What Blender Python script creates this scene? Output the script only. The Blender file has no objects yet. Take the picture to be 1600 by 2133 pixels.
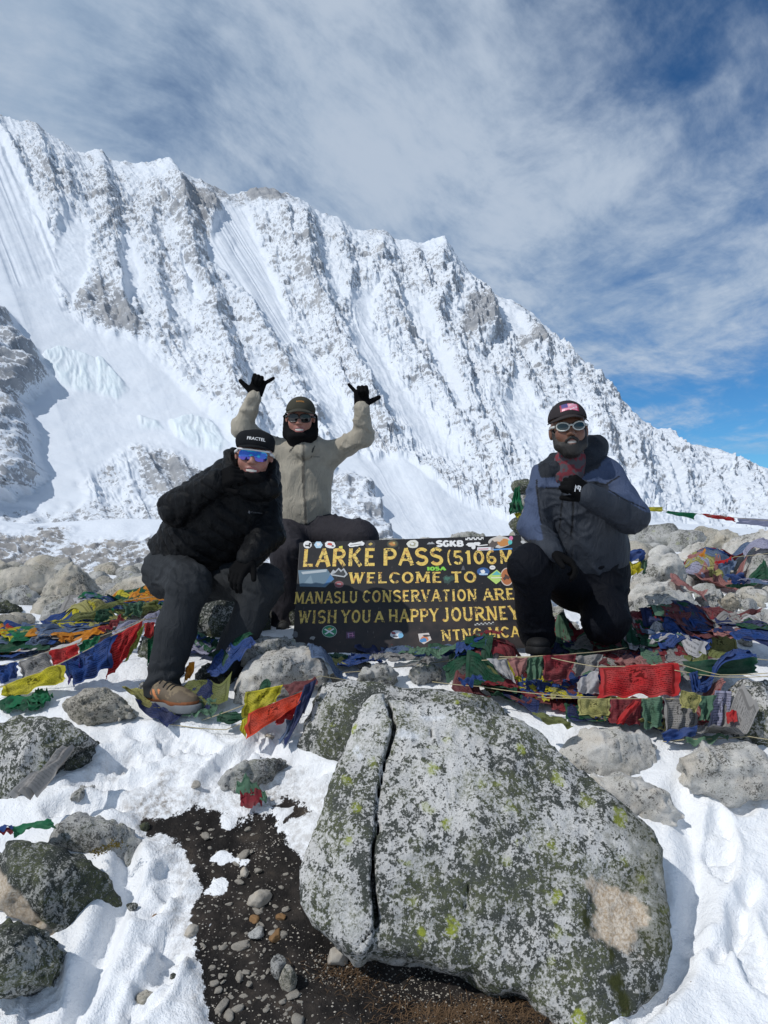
import bpy, bmesh, math, random
import numpy as np
from mathutils import Vector, Matrix, Quaternion
from mathutils.bvhtree import BVHTree

# ---------------------------------------------------------------- camera, sky, sun, exposure
SC = bpy.context.scene
COL = SC.collection
F = 1611.0            # focal length in photo pixels (1600 x 2133)
CZ = 1.40             # camera height
cam_d = bpy.data.cameras.new('camera')
cam_d.sensor_fit = 'VERTICAL'
cam_d.sensor_height = 36.0
cam_d.lens = 36.0 * F / 2133.0
cam_d.clip_start = 0.05
cam_d.clip_end = 20000
cam = bpy.data.objects.new('camera', cam_d)
cam.location = (0, 0, CZ)
cam.rotation_euler = (math.radians(90), 0, 0)
COL.objects.link(cam)
SC.camera = cam

LDIR = Vector((0.555, 0.40, -0.73)).normalized()      # direction the sunlight travels
SUN_EL = math.asin(-LDIR.z)
SUN_AZ = math.atan2(-LDIR.x, -LDIR.y)

world = bpy.data.worlds.new('World')
SC.world = world
world.use_nodes = True
wn = world.node_tree
wn.nodes.clear()


class NT:
    """small helper to write node trees"""
    def __init__(self, tree):
        self.t = tree

    def n(self, kind, **kw):
        nd = self.t.nodes.new(kind)
        for k, v in kw.items():
            if k.startswith('i_'):
                key = k[2:]
                key = int(key) if key.isdigit() else key.replace('_', ' ')
                self.put(nd.inputs[key], v)
            else:
                setattr(nd, k, v)
        return nd

    def put(self, sock, v):
        if isinstance(v, bpy.types.NodeSocket):
            self.t.links.new(v, sock)
        else:
            if isinstance(v, (tuple, list)) and sock.type == 'RGBA' and len(v) == 3:
                v = (*v, 1)
            sock.default_value = v

    def math(self, op, a, b=0.0, c=0.0, clamp=False):
        nd = self.t.nodes.new('ShaderNodeMath')
        nd.operation = op
        nd.use_clamp = clamp
        for s, v in zip(nd.inputs, (a, b, c)):
            self.put(s, v)
        return nd.outputs[0]

    def vmath(self, op, a, b=(0, 0, 0)):
        nd = self.t.nodes.new('ShaderNodeVectorMath')
        nd.operation = op
        self.put(nd.inputs[0], a)
        if op == 'SCALE':
            self.put(nd.inputs[3], b)
        else:
            self.put(nd.inputs[1], b)
        return nd.outputs[0]

    def noise(self, vec, scale, detail=4, rough=0.55, dist=0.0, ntype='FBM'):
        nd = self.t.nodes.new('ShaderNodeTexNoise')
        nd.noise_type = ntype
        self.put(nd.inputs['Vector'], vec)
        self.put(nd.inputs['Scale'], scale)
        nd.inputs['Detail'].default_value = detail
        nd.inputs['Roughness'].default_value = rough
        nd.inputs['Distortion'].default_value = dist
        return nd.outputs[0]

    def voro(self, vec, scale, feature='F1', out='Distance', rnd=1.0):
        nd = self.t.nodes.new('ShaderNodeTexVoronoi')
        nd.feature = feature
        self.put(nd.inputs['Vector'], vec)
        nd.inputs['Scale'].default_value = scale
        nd.inputs['Randomness'].default_value = rnd
        return nd.outputs[out]

    def step(self, v, a, b, lo=0.0, hi=1.0):
        nd = self.t.nodes.new('ShaderNodeMapRange')
        nd.interpolation_type = 'SMOOTHSTEP'
        self.put(nd.inputs[0], v)
        self.put(nd.inputs[1], a)
        self.put(nd.inputs[2], b)
        self.put(nd.inputs[3], lo)
        self.put(nd.inputs[4], hi)
        return nd.outputs[0]

    def mix(self, fac, a, b, blend='MIX'):
        nd = self.t.nodes.new('ShaderNodeMix')
        nd.data_type = 'RGBA'
        nd.blend_type = blend
        self.put(nd.inputs[0], fac)
        self.put(nd.inputs[6], a)
        self.put(nd.inputs[7], b)
        return nd.outputs[2]

    def ramp(self, v, stops):
        nd = self.t.nodes.new('ShaderNodeValToRGB')
        el = nd.color_ramp.elements
        while len(el) < len(stops):
            el.new(0.5)
        for e, (p, c) in zip(el, stops):
            e.position = p
            e.color = (*c, 1) if len(c) == 3 else c
        self.put(nd.inputs[0], v)
        return nd.outputs[0]


W = NT(wn)
sky = W.n('ShaderNodeTexSky', sky_type='NISHITA', sun_disc=False, sun_elevation=SUN_EL,
          sun_rotation=SUN_AZ, altitude=4500.0, air_density=1.25, dust_density=0.15, ozone_density=2.2)
tc = W.n('ShaderNodeTexCoord')
sep = W.n('ShaderNodeSeparateXYZ', i_0=tc.outputs['Generated'])
zz = W.math('MAXIMUM', sep.outputs[2], 0.0)
zz = W.math('ADD', zz, 0.09)
cx = W.math('DIVIDE', sep.outputs[0], zz)
cy = W.math('DIVIDE', sep.outputs[1], zz)
pl = W.n('ShaderNodeCombineXYZ', i_0=cx, i_1=cy, i_2=0.0).outputs[0]      # where the view ray meets a flat cloud layer
mp = W.n('ShaderNodeMapping', i_Vector=pl)
mp.inputs['Location'].default_value = (2.2, 9.0, 0.0)
mp.inputs['Rotation'].default_value = (0, 0, math.radians(-38))
mp.inputs['Scale'].default_value = (1.0, 0.62, 1.0)
warp = W.n('ShaderNodeTexNoise', i_Vector=mp.outputs[0], i_Scale=0.8, i_Detail=3.0)
wv = W.vmath('SCALE', W.vmath('SUBTRACT', warp.outputs['Color'], (0.5, 0.5, 0.5)), 0.55)
pw = W.vmath('ADD', mp.outputs[0], wv)
big = W.noise(pw, 0.55, 3, 0.5)
med = W.noise(pw, 1.9, 6, 0.60)
fin = W.noise(W.vmath('MULTIPLY', pw, (1.0, 2.0, 1.0)), 6.5, 6, 0.65)
dens = W.math('ADD', W.math('MULTIPLY', big, 0.50), W.math('MULTIPLY', med, 0.40))
dens = W.math('ADD', dens, W.math('MULTIPLY', fin, 0.16))
# the cloud sheet ends beyond the ridge: clear air close to the northern horizon, thicker to the west
edge = W.math('ADD', cy, W.math('MULTIPLY', W.math('SUBTRACT', med, 0.5), 2.2))
edge = W.math('ADD', edge, W.math('MULTIPLY', cx, 0.42))
clear = W.step(edge, 6.3, 7.0)
west = W.step(cx, -1.2, 1.6, 0.085, -0.03)
dens = W.math('ADD', dens, west)
cover = W.step(dens, 0.405, 0.625)
cover = W.math('MULTIPLY', cover, W.math('SUBTRACT', 1.0, clear))
shade = W.step(W.math('ADD', W.math('MULTIPLY', med, 0.7), W.math('MULTIPLY', fin, 0.35)), 0.40, 0.68)
ccol = W.mix(shade, (5.7, 7.5, 9.9), (8.5, 9.9, 11.8))
skyc = W.mix(1.0, sky.outputs[0], (0.50, 1.08, 1.50), 'MULTIPLY')
wcol = W.mix(W.math('MULTIPLY', cover, 0.88), skyc, ccol)
bg = W.n('ShaderNodeBackground', i_Color=wcol, i_Strength=0.08)
wo = W.n('ShaderNodeOutputWorld', i_Surface=bg.outputs[0])

sun_d = bpy.data.lights.new('sun', 'SUN')
sun_d.energy = 3.7
sun_d.angle = math.radians(0.5)
sun_d.color = (1.0, 0.975, 0.935)
sun = bpy.data.objects.new('sun', sun_d)
sun.rotation_euler = LDIR.to_track_quat('-Z', 'Y').to_euler()
sun.location = (-20, -12, 30)
COL.objects.link(sun)

SC.view_settings.view_transform = 'Standard'
SC.view_settings.look = 'None'
SC.view_settings.exposure = -0.40
SC.view_settings.gamma = 1.0
SC.view_settings.use_curve_mapping = False
SC.render.engine = 'CYCLES'
SC.cycles.use_denoising = True
SC.cycles.max_bounces = 6
SC.cycles.diffuse_bounces = 3
SC.cycles.glossy_bounces = 3
SC.cycles.transmission_bounces = 4
SC.cycles.transparent_max_bounces = 6


# ---------------------------------------------------------------- numeric helpers
def P(x, y, D):
    """photo pixel at depth D -> world point"""
    return Vector(((x - 800.0) * D / F, D, CZ + (1066.5 - y) * D / F))


def PX(X, Y, Z):
    return 800.0 + F * X / Y, 1066.5 - F * (Z - CZ) / Y


def sstep(a, b, x):
    t = np.clip((x - a) / (b - a), 0, 1)
    return t * t * (3 - 2 * t)


def _h(ix, iy, iz, s):
    h = (ix.astype(np.int64) * 374761393 + iy.astype(np.int64) * 668265263 + iz.astype(np.int64) * 2147483647 + s * 974634777) & 0xffffffff
    h = ((h ^ (h >> 13)) * 1274126177) & 0xffffffff
    h = ((h ^ (h >> 16)) * 2246822519) & 0xffffffff
    return ((h ^ (h >> 15)) & 0xffff).astype(np.float32) / 65535.0


def vn3(x, y, z, s=0):
    x, y, z = np.broadcast_arrays(np.asarray(x, np.float32), np.asarray(y, np.float32), np.asarray(z, np.float32))
    ix, iy, iz = np.floor(x), np.floor(y), np.floor(z)
    fx, fy, fz = x - ix, y - iy, z - iz
    fx = fx * fx * fx * (fx * (fx * 6 - 15) + 10)
    fy = fy * fy * fy * (fy * (fy * 6 - 15) + 10)
    fz = fz * fz * fz * (fz * (fz * 6 - 15) + 10)
    ix, iy, iz = ix.astype(np.int64), iy.astype(np.int64), iz.astype(np.int64)
    def L(dz):
        a = _h(ix, iy, iz + dz, s); b = _h(ix + 1, iy, iz + dz, s)
        c = _h(ix, iy + 1, iz + dz, s); d = _h(ix + 1, iy + 1, iz + dz, s)
        p = a + (b - a) * fx
        q = c + (d - c) * fx
        return p + (q - p) * fy
    lo, hi = L(0), L(1)
    return (lo + (hi - lo) * fz) * 2 - 1


def vn2(x, y, s=0):
    x, y = np.broadcast_arrays(np.asarray(x, np.float32), np.asarray(y, np.float32))
    ix, iy = np.floor(x), np.floor(y)
    fx, fy = x - ix, y - iy
    fx = fx * fx * fx * (fx * (fx * 6 - 15) + 10)
    fy = fy * fy * fy * (fy * (fy * 6 - 15) + 10)
    ix, iy = ix.astype(np.int64), iy.astype(np.int64)
    z = np.zeros_like(ix)
    a = _h(ix, iy, z, s); b = _h(ix + 1, iy, z, s)
    c = _h(ix, iy + 1, z, s); d = _h(ix + 1, iy + 1, z, s)
    p = a + (b - a) * fx
    q = c + (d - c) * fx
    return (p + (q - p) * fy) * 2 - 1


def fbm2(x, y, oct=4, s=0, gain=0.5, ridged=False):
    t, a, n = 0, 1.0, 0
    for i in range(oct):
        v = vn2(x * 2 ** i + 13.7 * i, y * 2 ** i - 7.1 * i, s + i)
        if ridged:
            v = 1 - 2 * np.abs(v)
        t = t + v * a
        n += a
        a *= gain
    return t / n


def fbm3(x, y, z, oct=4, s=0, gain=0.5, ridged=False):
    t, a, n = 0, 1.0, 0
    for i in range(oct):
        v = vn3(x * 2 ** i + 13.7 * i, y * 2 ** i - 7.1 * i, z * 2 ** i + 3.3 * i, s + i)
        if ridged:
            v = 1 - 2 * np.abs(v)
        t = t + v * a
        n += a
        a *= gain
    return t / n


def poly_sd(px, py, poly):
    """signed distance to a polygon, negative inside"""
    poly = np.asarray(poly, float)
    d = np.full(px.shape, 1e18)
    ins = np.zeros(px.shape, bool)
    n = len(poly)
    for i in range(n):
        x0, y0 = poly[i]
        x1, y1 = poly[(i + 1) % n]
        ex, ey = x1 - x0, y1 - y0
        wx, wy = px - x0, py - y0
        t = np.clip((wx * ex + wy * ey) / (ex * ex + ey * ey + 1e-12), 0, 1)
        d = np.minimum(d, (wx - ex * t) ** 2 + (wy - ey * t) ** 2)
        c = ((y0 <= py) & (y1 > py)) | ((y1 <= py) & (y0 > py))
        if c.any() and abs(y1 - y0) > 1e-12:
            xi = x0 + (py - y0) / (y1 - y0) * ex
            ins ^= c & (px < xi)
    d = np.sqrt(d)
    return np.where(ins, -d, d)


def line_sd(px, py, pts):
    """distance to a polyline and side sign (+ right of travel)"""
    d = np.full(px.shape, 1e18)
    sg = np.ones(px.shape)
    for (x0, y0), (x1, y1) in zip(pts[:-1], pts[1:]):
        ex, ey = x1 - x0, y1 - y0
        wx, wy = px - x0, py - y0
        t = np.clip((wx * ex + wy * ey) / (ex * ex + ey * ey + 1e-12), 0, 1)
        dd = (wx - ex * t) ** 2 + (wy - ey * t) ** 2
        m = dd < d
        d = np.where(m, dd, d)
        sg = np.where(m, np.sign(ex * wy - ey * wx), sg)
    return np.sqrt(d), sg


def np_mesh(name, V, faces, smooth=True, attrs=None):
    """fast mesh from arrays; faces (n,4) or (n,3) or a list of both"""
    me = bpy.data.meshes.new(name)
    V = np.asarray(V, np.float32).reshape(-1, 3)
    fl = faces if isinstance(faces, list) else [faces]
    fl = [np.asarray(f, np.int32) for f in fl if len(f)]
    loops = np.concatenate([f.ravel() for f in fl])
    sizes = np.concatenate([np.full(len(f), f.shape[1], np.int32) for f in fl])
    starts = np.concatenate([[0], np.cumsum(sizes)[:-1]]).astype(np.int32)
    me.vertices.add(len(V))
    me.vertices.foreach_set('co', V.ravel())
    me.loops.add(len(loops))
    me.loops.foreach_set('vertex_index', loops)
    me.polygons.add(len(sizes))
    me.polygons.foreach_set('loop_start', starts)
    me.polygons.foreach_set('loop_total', sizes)
    if smooth:
        me.polygons.foreach_set('use_smooth', np.ones(len(sizes), bool))
    me.update(calc_edges=True)
    for k, a in (attrs or {}).items():
        a = np.asarray(a, np.float32)
        if a.ndim == 2:
            at = me.attributes.new(k, 'FLOAT_COLOR', 'POINT')
            if a.shape[1] == 3:
                a = np.concatenate([a, np.ones((len(a), 1), np.float32)], 1)
            at.data.foreach_set('color', a.ravel())
        else:
            at = me.attributes.new(k, 'FLOAT', 'POINT')
            at.data.foreach_set('value', a.ravel())
    return me


def grid_faces(nr, nc, flip=False):
    i = np.arange(nr * nc).reshape(nr, nc)
    a, b, c, d = i[:-1, :-1], i[:-1, 1:], i[1:, 1:], i[1:, :-1]
    f = np.stack([a, d, c, b] if flip else [a, b, c, d], -1).reshape(-1, 4)
    return f


def link(name, data, mat=None, parent=None, loc=None, label=None, cat=None, group=None, kind=None):
    o = bpy.data.objects.new(name, data)
    COL.objects.link(o)
    if mat is not None and data is not None:
        for m in (mat if isinstance(mat, (list, tuple)) else [mat]):
            data.materials.append(m)
    if parent is not None:
        o.parent = parent
    if loc is not None:
        o.location = loc
    tag(o, label, cat, group, kind)
    return o


def tag(o, label=None, cat=None, group=None, kind=None):
    if label: o['label'] = label
    if cat: o['category'] = cat
    if group: o['group'] = group
    if kind: o['kind'] = kind


# ---------------------------------------------------------------- materials
MATS = {}


def newmat(name):
    m = bpy.data.materials.new(name)
    m.use_nodes = True
    t = m.node_tree
    t.nodes.clear()
    w = NT(t)
    out = w.n('ShaderNodeOutputMaterial')
    b = w.n('ShaderNodeBsdfPrincipled')
    t.links.new(b.outputs[0], out.inputs[0])
    MATS[name] = m
    return m, w, b


def bump(w, b, h, strength=0.5, dist=0.01):
    nd = w.n('ShaderNodeBump', i_Height=h, i_Strength=strength, i_Distance=dist)
    w.put(b.inputs['Normal'], nd.outputs[0])
    return nd


def plain(name, col, rough=0.7, spec=0.3, metal=0.0, bump_s=0, bump_scale=60, var=0.12):
    m, w, b = newmat(name)
    oc = w.n('ShaderNodeTexCoord').outputs['Object']
    nz = w.noise(oc, bump_scale, 4)
    c = w.mix(nz, tuple(v * (1 - var) for v in col), tuple(min(1, v * (1 + var)) for v in col))
    w.put(b.inputs['Base Color'], c)
    b.inputs['Roughness'].default_value = rough
    b.inputs['Specular IOR Level'].default_value = spec
    b.inputs['Metallic'].default_value = metal
    if bump_s:
        bump(w, b, nz, bump_s, 0.004)
    return m


def attr(w, name, out='Fac'):
    a = w.n('ShaderNodeAttribute', attribute_name=name)
    return a.outputs[out]


# mountain: snow over grey rock
def mat_mountain():
    m, w, b = newmat('mountain_face')
    pos = w.n('ShaderNodeNewGeometry').outputs['Position']
    rock = attr(w, 'rock')
    ice = attr(w, 'ice')
    n1 = w.noise(pos, 0.11, 5, 0.62)
    n2 = w.noise(pos, 0.35, 4, 0.6)
    v = w.math('ADD', rock, w.math('MULTIPLY', w.math('SUBTRACT', n1, 0.5), 1.7))
    v = w.math('ADD', v, w.math('MULTIPLY', w.math('SUBTRACT', n2, 0.5), 1.5))
    k = w.math('MULTIPLY', w.step(v, 0.38, 0.68), 0.86)
    rc = w.ramp(w.noise(pos, 0.035, 4), [(0.28, (0.14, 0.148, 0.165)), (0.5, (0.24, 0.246, 0.258)), (0.72, (0.36, 0.352, 0.342))])
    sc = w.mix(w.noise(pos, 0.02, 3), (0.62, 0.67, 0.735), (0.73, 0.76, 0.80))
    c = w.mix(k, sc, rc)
    ic = w.mix(w.noise(w.vmath('MULTIPLY', pos, (1, 1, 0.25)), 0.12, 4), (0.55, 0.69, 0.72), (0.84, 0.89, 0.91))
    c = w.mix(ice, c, ic)
    w.put(b.inputs['Base Color'], c)
    b.inputs['Roughness'].default_value = 0.75
    b.inputs['Specular IOR Level'].default_value = 0.15
    bump(w, b, w.math('MULTIPLY', n1, w.math('ADD', rock, 0.15)), 0.5, 4.0)
    return m


def mat_hill():
    m, w, b = newmat('snowy_moraine')
    pos = w.n('ShaderNodeNewGeometry').outputs['Position']
    rock = attr(w, 'rock')
    n1 = w.noise(pos, 1.2, 5, 0.6)
    n2 = w.noise(pos, 4.0, 4, 0.6)
    v = w.math('ADD', rock, w.math('MULTIPLY', w.math('SUBTRACT', n1, 0.5), 0.8))
    v = w.math('ADD', v, w.math('MULTIPLY', w.math('SUBTRACT', n2, 0.5), 0.5))
    k = w.step(v, 0.45, 0.65)
    rc = w.ramp(w.noise(pos, 0.4, 4), [(0.3, (0.16, 0.16, 0.165)), (0.55, (0.30, 0.29, 0.28)), (0.75, (0.42, 0.39, 0.36))])
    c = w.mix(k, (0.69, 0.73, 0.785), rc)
    w.put(b.inputs['Base Color'], c)
    b.inputs['Roughness'].default_value = 0.8
    b.inputs['Specular IOR Level'].default_value = 0.15
    bump(w, b, n1, 0.4, 0.3)
    return m


def mat_ground():
    m, w, b = newmat('snow_and_dirt')
    pos = w.n('ShaderNodeNewGeometry').outputs['Position']
    dirt = attr(w, 'dirt')
    grime = attr(w, 'grime')
    n1 = w.noise(pos, 9.0, 6, 0.65)
    n2 = w.noise(pos, 45.0, 5, 0.65)
    n3 = w.noise(pos, 160.0, 3, 0.6)
    v = w.math('ADD', dirt, w.math('MULTIPLY', w.math('SUBTRACT', n2, 0.5), 0.9))
    v = w.math('ADD', v, w.math('MULTIPLY', w.math('SUBTRACT', n3, 0.5), 0.5))
    k = w.step(v, 0.44, 0.56)
    dc = w.ramp(n1, [(0.25, (0.006, 0.0055, 0.0055)), (0.46, (0.016, 0.014, 0.013)), (0.6, (0.036, 0.030, 0.026)), (0.78, (0.09, 0.07, 0.052))])
    speck = w.step(w.voro(pos, 75.0), 0.16, 0.10)
    dc = w.mix(w.math('MULTIPLY', speck, w.step(n1, 0.42, 0.55, 0.15, 0.6)), dc, (0.38, 0.36, 0.33))
    sc = w.mix(n1, (0.83, 0.855, 0.89), (0.90, 0.905, 0.91))
    gv = w.math('MULTIPLY', grime, w.step(n2, 0.35, 0.7))
    sc = w.mix(gv, sc, (0.27, 0.235, 0.20))
    c = w.mix(k, sc, dc)
    w.put(b.inputs['Base Color'], c)
    w.put(b.inputs['Roughness'], w.mix(k, (0.55, 0.55, 0.55), (0.9, 0.9, 0.9)))
    b.inputs['Specular IOR Level'].default_value = 0.2
    hh = w.math('ADD', w.math('MULTIPLY', n2, 0.7), w.math('MULTIPLY', n3, 0.35))
    bump(w, b, hh, 0.85, 0.014)
    return m


def mat_rock(name, light, dark, spot, lichen=0.0, green=0.0, scale=1.0, speck=0.5, tan=0.0, streak=0.0):
    """granite: pale base, dark mineral and lichen blotches, optional yellow-green lichen"""
    m, w, b = newmat(name)
    oc = w.n('ShaderNodeTexCoord').outputs['Object']
    rnd = w.n('ShaderNodeObjectInfo').outputs['Random']
    oc = w.vmath('ADD', oc, w.n('ShaderNodeCombineXYZ', i_0=w.math('MULTIPLY', rnd, 37.0), i_1=w.math('MULTIPLY', rnd, 11.0), i_2=0.0).outputs[0])
    oc = w.vmath('SCALE', oc, scale)
    big = w.noise(oc, 3.0, 5, 0.6, 0.4)
    med = w.noise(oc, 30.0, 6, 0.72, 0.3)
    fin = w.noise(oc, 95.0, 5, 0.72)
    gr = w.noise(oc, 190.0, 3, 0.65)
    base = w.mix(w.step(big, 0.3, 0.7), light, tuple(v * 0.68 for v in light))
    if tan:
        base = w.mix(w.math('MULTIPLY', w.step(w.noise(oc, 5.0, 4, 0.6), 0.5, 0.7), tan), base, (0.46, 0.37, 0.26))
    dk = w.math('ADD', w.math('MULTIPLY', med, 0.56), w.math('MULTIPLY', fin, 0.56))
    dk = w.math('ADD', dk, w.math('MULTIPLY', w.math('SUBTRACT', big, 0.5), 0.45))
    if streak:
        st = w.noise(w.vmath('MULTIPLY', oc, (46.0, 46.0, 12.0)), 1.0, 4, 0.7)
        dk = w.math('ADD', dk, w.math('MULTIPLY', w.math('SUBTRACT', st, 0.5), streak))
    kd = w.step(dk, 0.635 - 0.2 * (spot - 0.5), 0.70 - 0.2 * (spot - 0.5))
    c = w.mix(kd, base, dark)
    ks = w.step(gr, 0.56, 0.66)
    c = w.mix(w.math('MULTIPLY', ks, speck), c, tuple(v * 0.55 for v in dark))
    ks2 = w.step(gr, 0.42, 0.33)
    c = w.mix(w.math('MULTIPLY', ks2, speck * 0.7), c, tuple(min(0.72, v * 1.5) for v in light))
    if green:
        gn = w.noise(oc, 6.5, 5, 0.62, 0.2)
        kg = w.math('MULTIPLY', w.step(gn, 0.44, 0.60), w.step(fin, 0.38, 0.6))
        c = w.mix(w.math('MULTIPLY', kg, green), c, (0.10, 0.112, 0.052))
    if lichen:
        vo = w.voro(w.vmath('ADD', oc, w.vmath('SCALE', w.n('ShaderNodeTexNoise', i_Vector=oc, i_Scale=30.0).outputs['Color'], 0.06)), 8.5)
        cell = w.noise(oc, 3.1, 2, 0.5)
        kl = w.math('MULTIPLY', w.step(vo, 0.27, 0.17), w.step(cell, 0.52, 0.60))
        kl = w.math('MULTIPLY', kl, w.step(fin, 0.36, 0.52))
        c = w.mix(w.math('MULTIPLY', kl, lichen), c, (0.30, 0.34, 0.035))
    # marks with a place of their own (bare chips, moss and dark green tone, lichen roses)
    c = w.mix(attr(w, 'bare'), c, w.mix(w.step(fin, 0.35, 0.65), (0.40, 0.30, 0.20), (0.68, 0.60, 0.50)))
    c = w.mix(w.math('MULTIPLY', attr(w, 'rose'), w.step(fin, 0.36, 0.48)), c, w.mix(med, (0.20, 0.24, 0.02), (0.42, 0.46, 0.06)))
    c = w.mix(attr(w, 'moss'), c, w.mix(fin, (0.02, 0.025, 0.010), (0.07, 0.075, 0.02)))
    # snow caught on the rock
    c = w.mix(w.math('MULTIPLY', attr(w, 'snow'), w.step(med, 0.38, 0.5)), c, (0.85, 0.87, 0.9))
    w.put(b.inputs['Base Color'], c)
    b.inputs['Roughness'].default_value = 0.86
    b.inputs['Specular IOR Level'].default_value = 0.2
    hh = w.math('ADD', w.math('MULTIPLY', fin, 0.6), w.math('MULTIPLY', med, 0.9))
    hh = w.math('ADD', hh, w.math('MULTIPLY', gr, 0.3))
    fac = w.voro(w.vmath('ADD', oc, w.vmath('SCALE', w.n('ShaderNodeTexNoise', i_Vector=oc, i_Scale=9.0).outputs['Color'], 0.09)), 11.0)
    hh = w.math('ADD', hh, w.math('MULTIPLY', fac, 1.1))
    bump(w, b, hh, 0.75, 0.012 / scale)
    return m


M_MOUNT = mat_mountain()
M_HILL = mat_hill()
M_GROUND = mat_ground()
M_BIG = mat_rock('lichen_granite', (0.60, 0.59, 0.57), (0.056, 0.062, 0.055), 1.02, lichen=0.85, green=0.72, scale=1.0, streak=0.35)
M_PALE = mat_rock('pale_granite', (0.62, 0.60, 0.56), (0.11, 0.105, 0.095), 0.66, lichen=0.0, green=0.2, scale=1.6, tan=0.35)
M_GREY = mat_rock('grey_granite', (0.47, 0.465, 0.445), (0.09, 0.09, 0.088), 0.74, lichen=0.25, green=0.45, scale=1.5)
M_TAN = mat_rock('tan_granite', (0.50, 0.465, 0.40), (0.11, 0.104, 0.09), 0.68, lichen=0.1, green=0.3, scale=1.3, tan=0.35)
M_DARK = mat_rock('dark_lichen_rock', (0.36, 0.36, 0.34), (0.038, 0.044, 0.038), 1.2, lichen=0.0, green=0.8, scale=1.3)
# ---------------------------------------------------------------- the mountain
CREST = [(-2600, 60), (-1900, -60), (-1300, -220), (-700, -150), (-300, 80), (-150, 160), (0, 240), (40, 255), (72, 264), (100, 281), (135, 300), (160, 318), (213, 322), (225, 335), (290, 342),
         (357, 340), (375, 362), (410, 374), (440, 392), (480, 404), (515, 404), (522, 394), (545, 392), (572, 397), (583, 409), (600, 405), (620, 415),
         (650, 437), (700, 455), (740, 478), (780, 483), (805, 486), (820, 500), (850, 505), (872, 509), (905, 500), (925, 496), (945, 525),
         (975, 565), (1000, 590), (1050, 628), (1080, 640), (1110, 661), (1160, 705), (1200, 740), (1240, 780), (1270, 815), (1300, 850),
         (1330, 882), (1355, 894), (1385, 897), (1405, 902), (1414, 922), (1440, 930), (1470, 934), (1500, 940), (1540, 955), (1580, 972),
         (1600, 980), (1700, 1012), (1900, 1035), (2300, 1060)]
uu = np.concatenate([np.arange(-2600, -700, 22.0), np.arange(-700, -140, 6.0), np.arange(-140, 1700, 1.75), np.arange(1700, 2300, 8.0)])
NV = 500
vv = np.linspace(0, 1, NV)
cx_, cy_ = zip(*CREST)
yc = np.interp(uu, cx_, cy_) + 2.2 * fbm2(uu / 9.0, uu * 0, 3, 5)
sh = np.interp(uu, [-2600, -700, 0, 360, 640, 925, 1160, 1600, 2300], [350, 350, 420, 560, 380, 230, 180, 100, 20])
Dc = np.interp(uu, [-2600, -700, 400, 925, 1300, 1600, 2300], [2700, 2600, 2350, 2200, 1750, 1450, 1100])
Db = np.interp(uu, [-700, 900, 1700, 2300], [620, 620, 480, 420])
U, Vv = np.meshgrid(uu, vv)
mpx = U + sh * Vv
kern = np.exp(-np.linspace(-2.5, 2.5, 81) ** 2)
ycs = np.convolve(np.pad(np.interp(uu, cx_, cy_), 40, mode='edge'), kern / kern.sum(), 'valid')
mpy = ycs + (1240 - ycs) * Vv + (yc - ycs) * np.exp(-Vv / 0.05)
MD = Dc * (Db / Dc) ** Vv
MX = (mpx - 800) * MD / F
MY = MD
MZ = CZ + (1066.5 - mpy) * MD / F
# rock ribs running down the face (traced), each a sharp crest steeper on its shaded side
RIBS = [([(357, 340), (378, 420), (398, 500), (415, 590), (445, 660), (465, 740), (500, 840), (530, 900)], 52, 46),
        ([(213, 322), (222, 400), (232, 470), (250, 500)], 34, 30), ([(250, 560), (262, 640), (280, 700)], 22, 34),
        ([(72, 264), (92, 320), (112, 400), (135, 450)], 32, 30), ([(130, 290), (140, 380), (150, 420)], 16, 20),
        ([(0, 255), (30, 320), (60, 400), (95, 475)], 26, 14), ([(0, 310), (40, 400), (78, 470)], 22, 14),
        ([(340, 390), (325, 450), (305, 500), (330, 560), (335, 620), (350, 700)], 26, 34),
        ([(520, 640), (545, 690), (590, 770), (640, 860), (680, 930)], 36, 34),
        ([(430, 400), (455, 460), (480, 500)], 26, 22), ([(640, 445), (640, 560), (668, 640), (705, 720), (745, 790), (800, 900)], 38, 40),
        ([(590, 410), (600, 500), (620, 560), (660, 640)], 24, 26), ([(700, 455), (715, 520), (730, 600)], 18, 24),
        ([(800, 488), (790, 560), (815, 640), (850, 730), (900, 820), (960, 910), (1030, 990)], 36, 40),
        ([(860, 505), (875, 580), (900, 640)], 24, 24), ([(925, 498), (912, 580), (930, 600)], 34, 30),
        ([(930, 600), (905, 680), (950, 740), (962, 800), (990, 880), (1040, 950)], 36, 36),
        ([(1000, 600), (1020, 660), (1022, 700)], 40, 30), ([(1080, 645), (1120, 720), (1130, 745)], 30, 34),
        ([(1060, 760), (1110, 850), (1150, 930), (1190, 1000)], 28, 36), ([(1160, 705), (1200, 800), (1240, 880), (1280, 960)], 34, 32),
        ([(1240, 780), (1290, 880), (1330, 960), (1350, 1020)], 34, 32), ([(1310, 850), (1370, 930), (1420, 1010)], 26, 34),
        ([(1410, 905), (1450, 970), (1500, 1040)], 22, 40), ([(1500, 945), (1560, 1010), (1600, 1060)], 18, 36),
        ([(700, 780), (760, 900), (830, 960), (900, 1000)], 24, 40), ([(200, 640), (240, 690), (300, 700)], 14, 30),
        ([(560, 800), (600, 880), (640, 960)], 20, 30), ([(980, 900), (1050, 980), (1090, 1050)], 20, 34)]
wob = 7.0 * fbm2(mpx / 26, mpy / 26, 3, 3)
wob2 = 7.0 * fbm2(mpx / 26, mpy / 26, 3, 9)
rib = np.zeros_like(mpx)
near = np.zeros_like(mpx)
shadeside = np.zeros_like(mpx)
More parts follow.
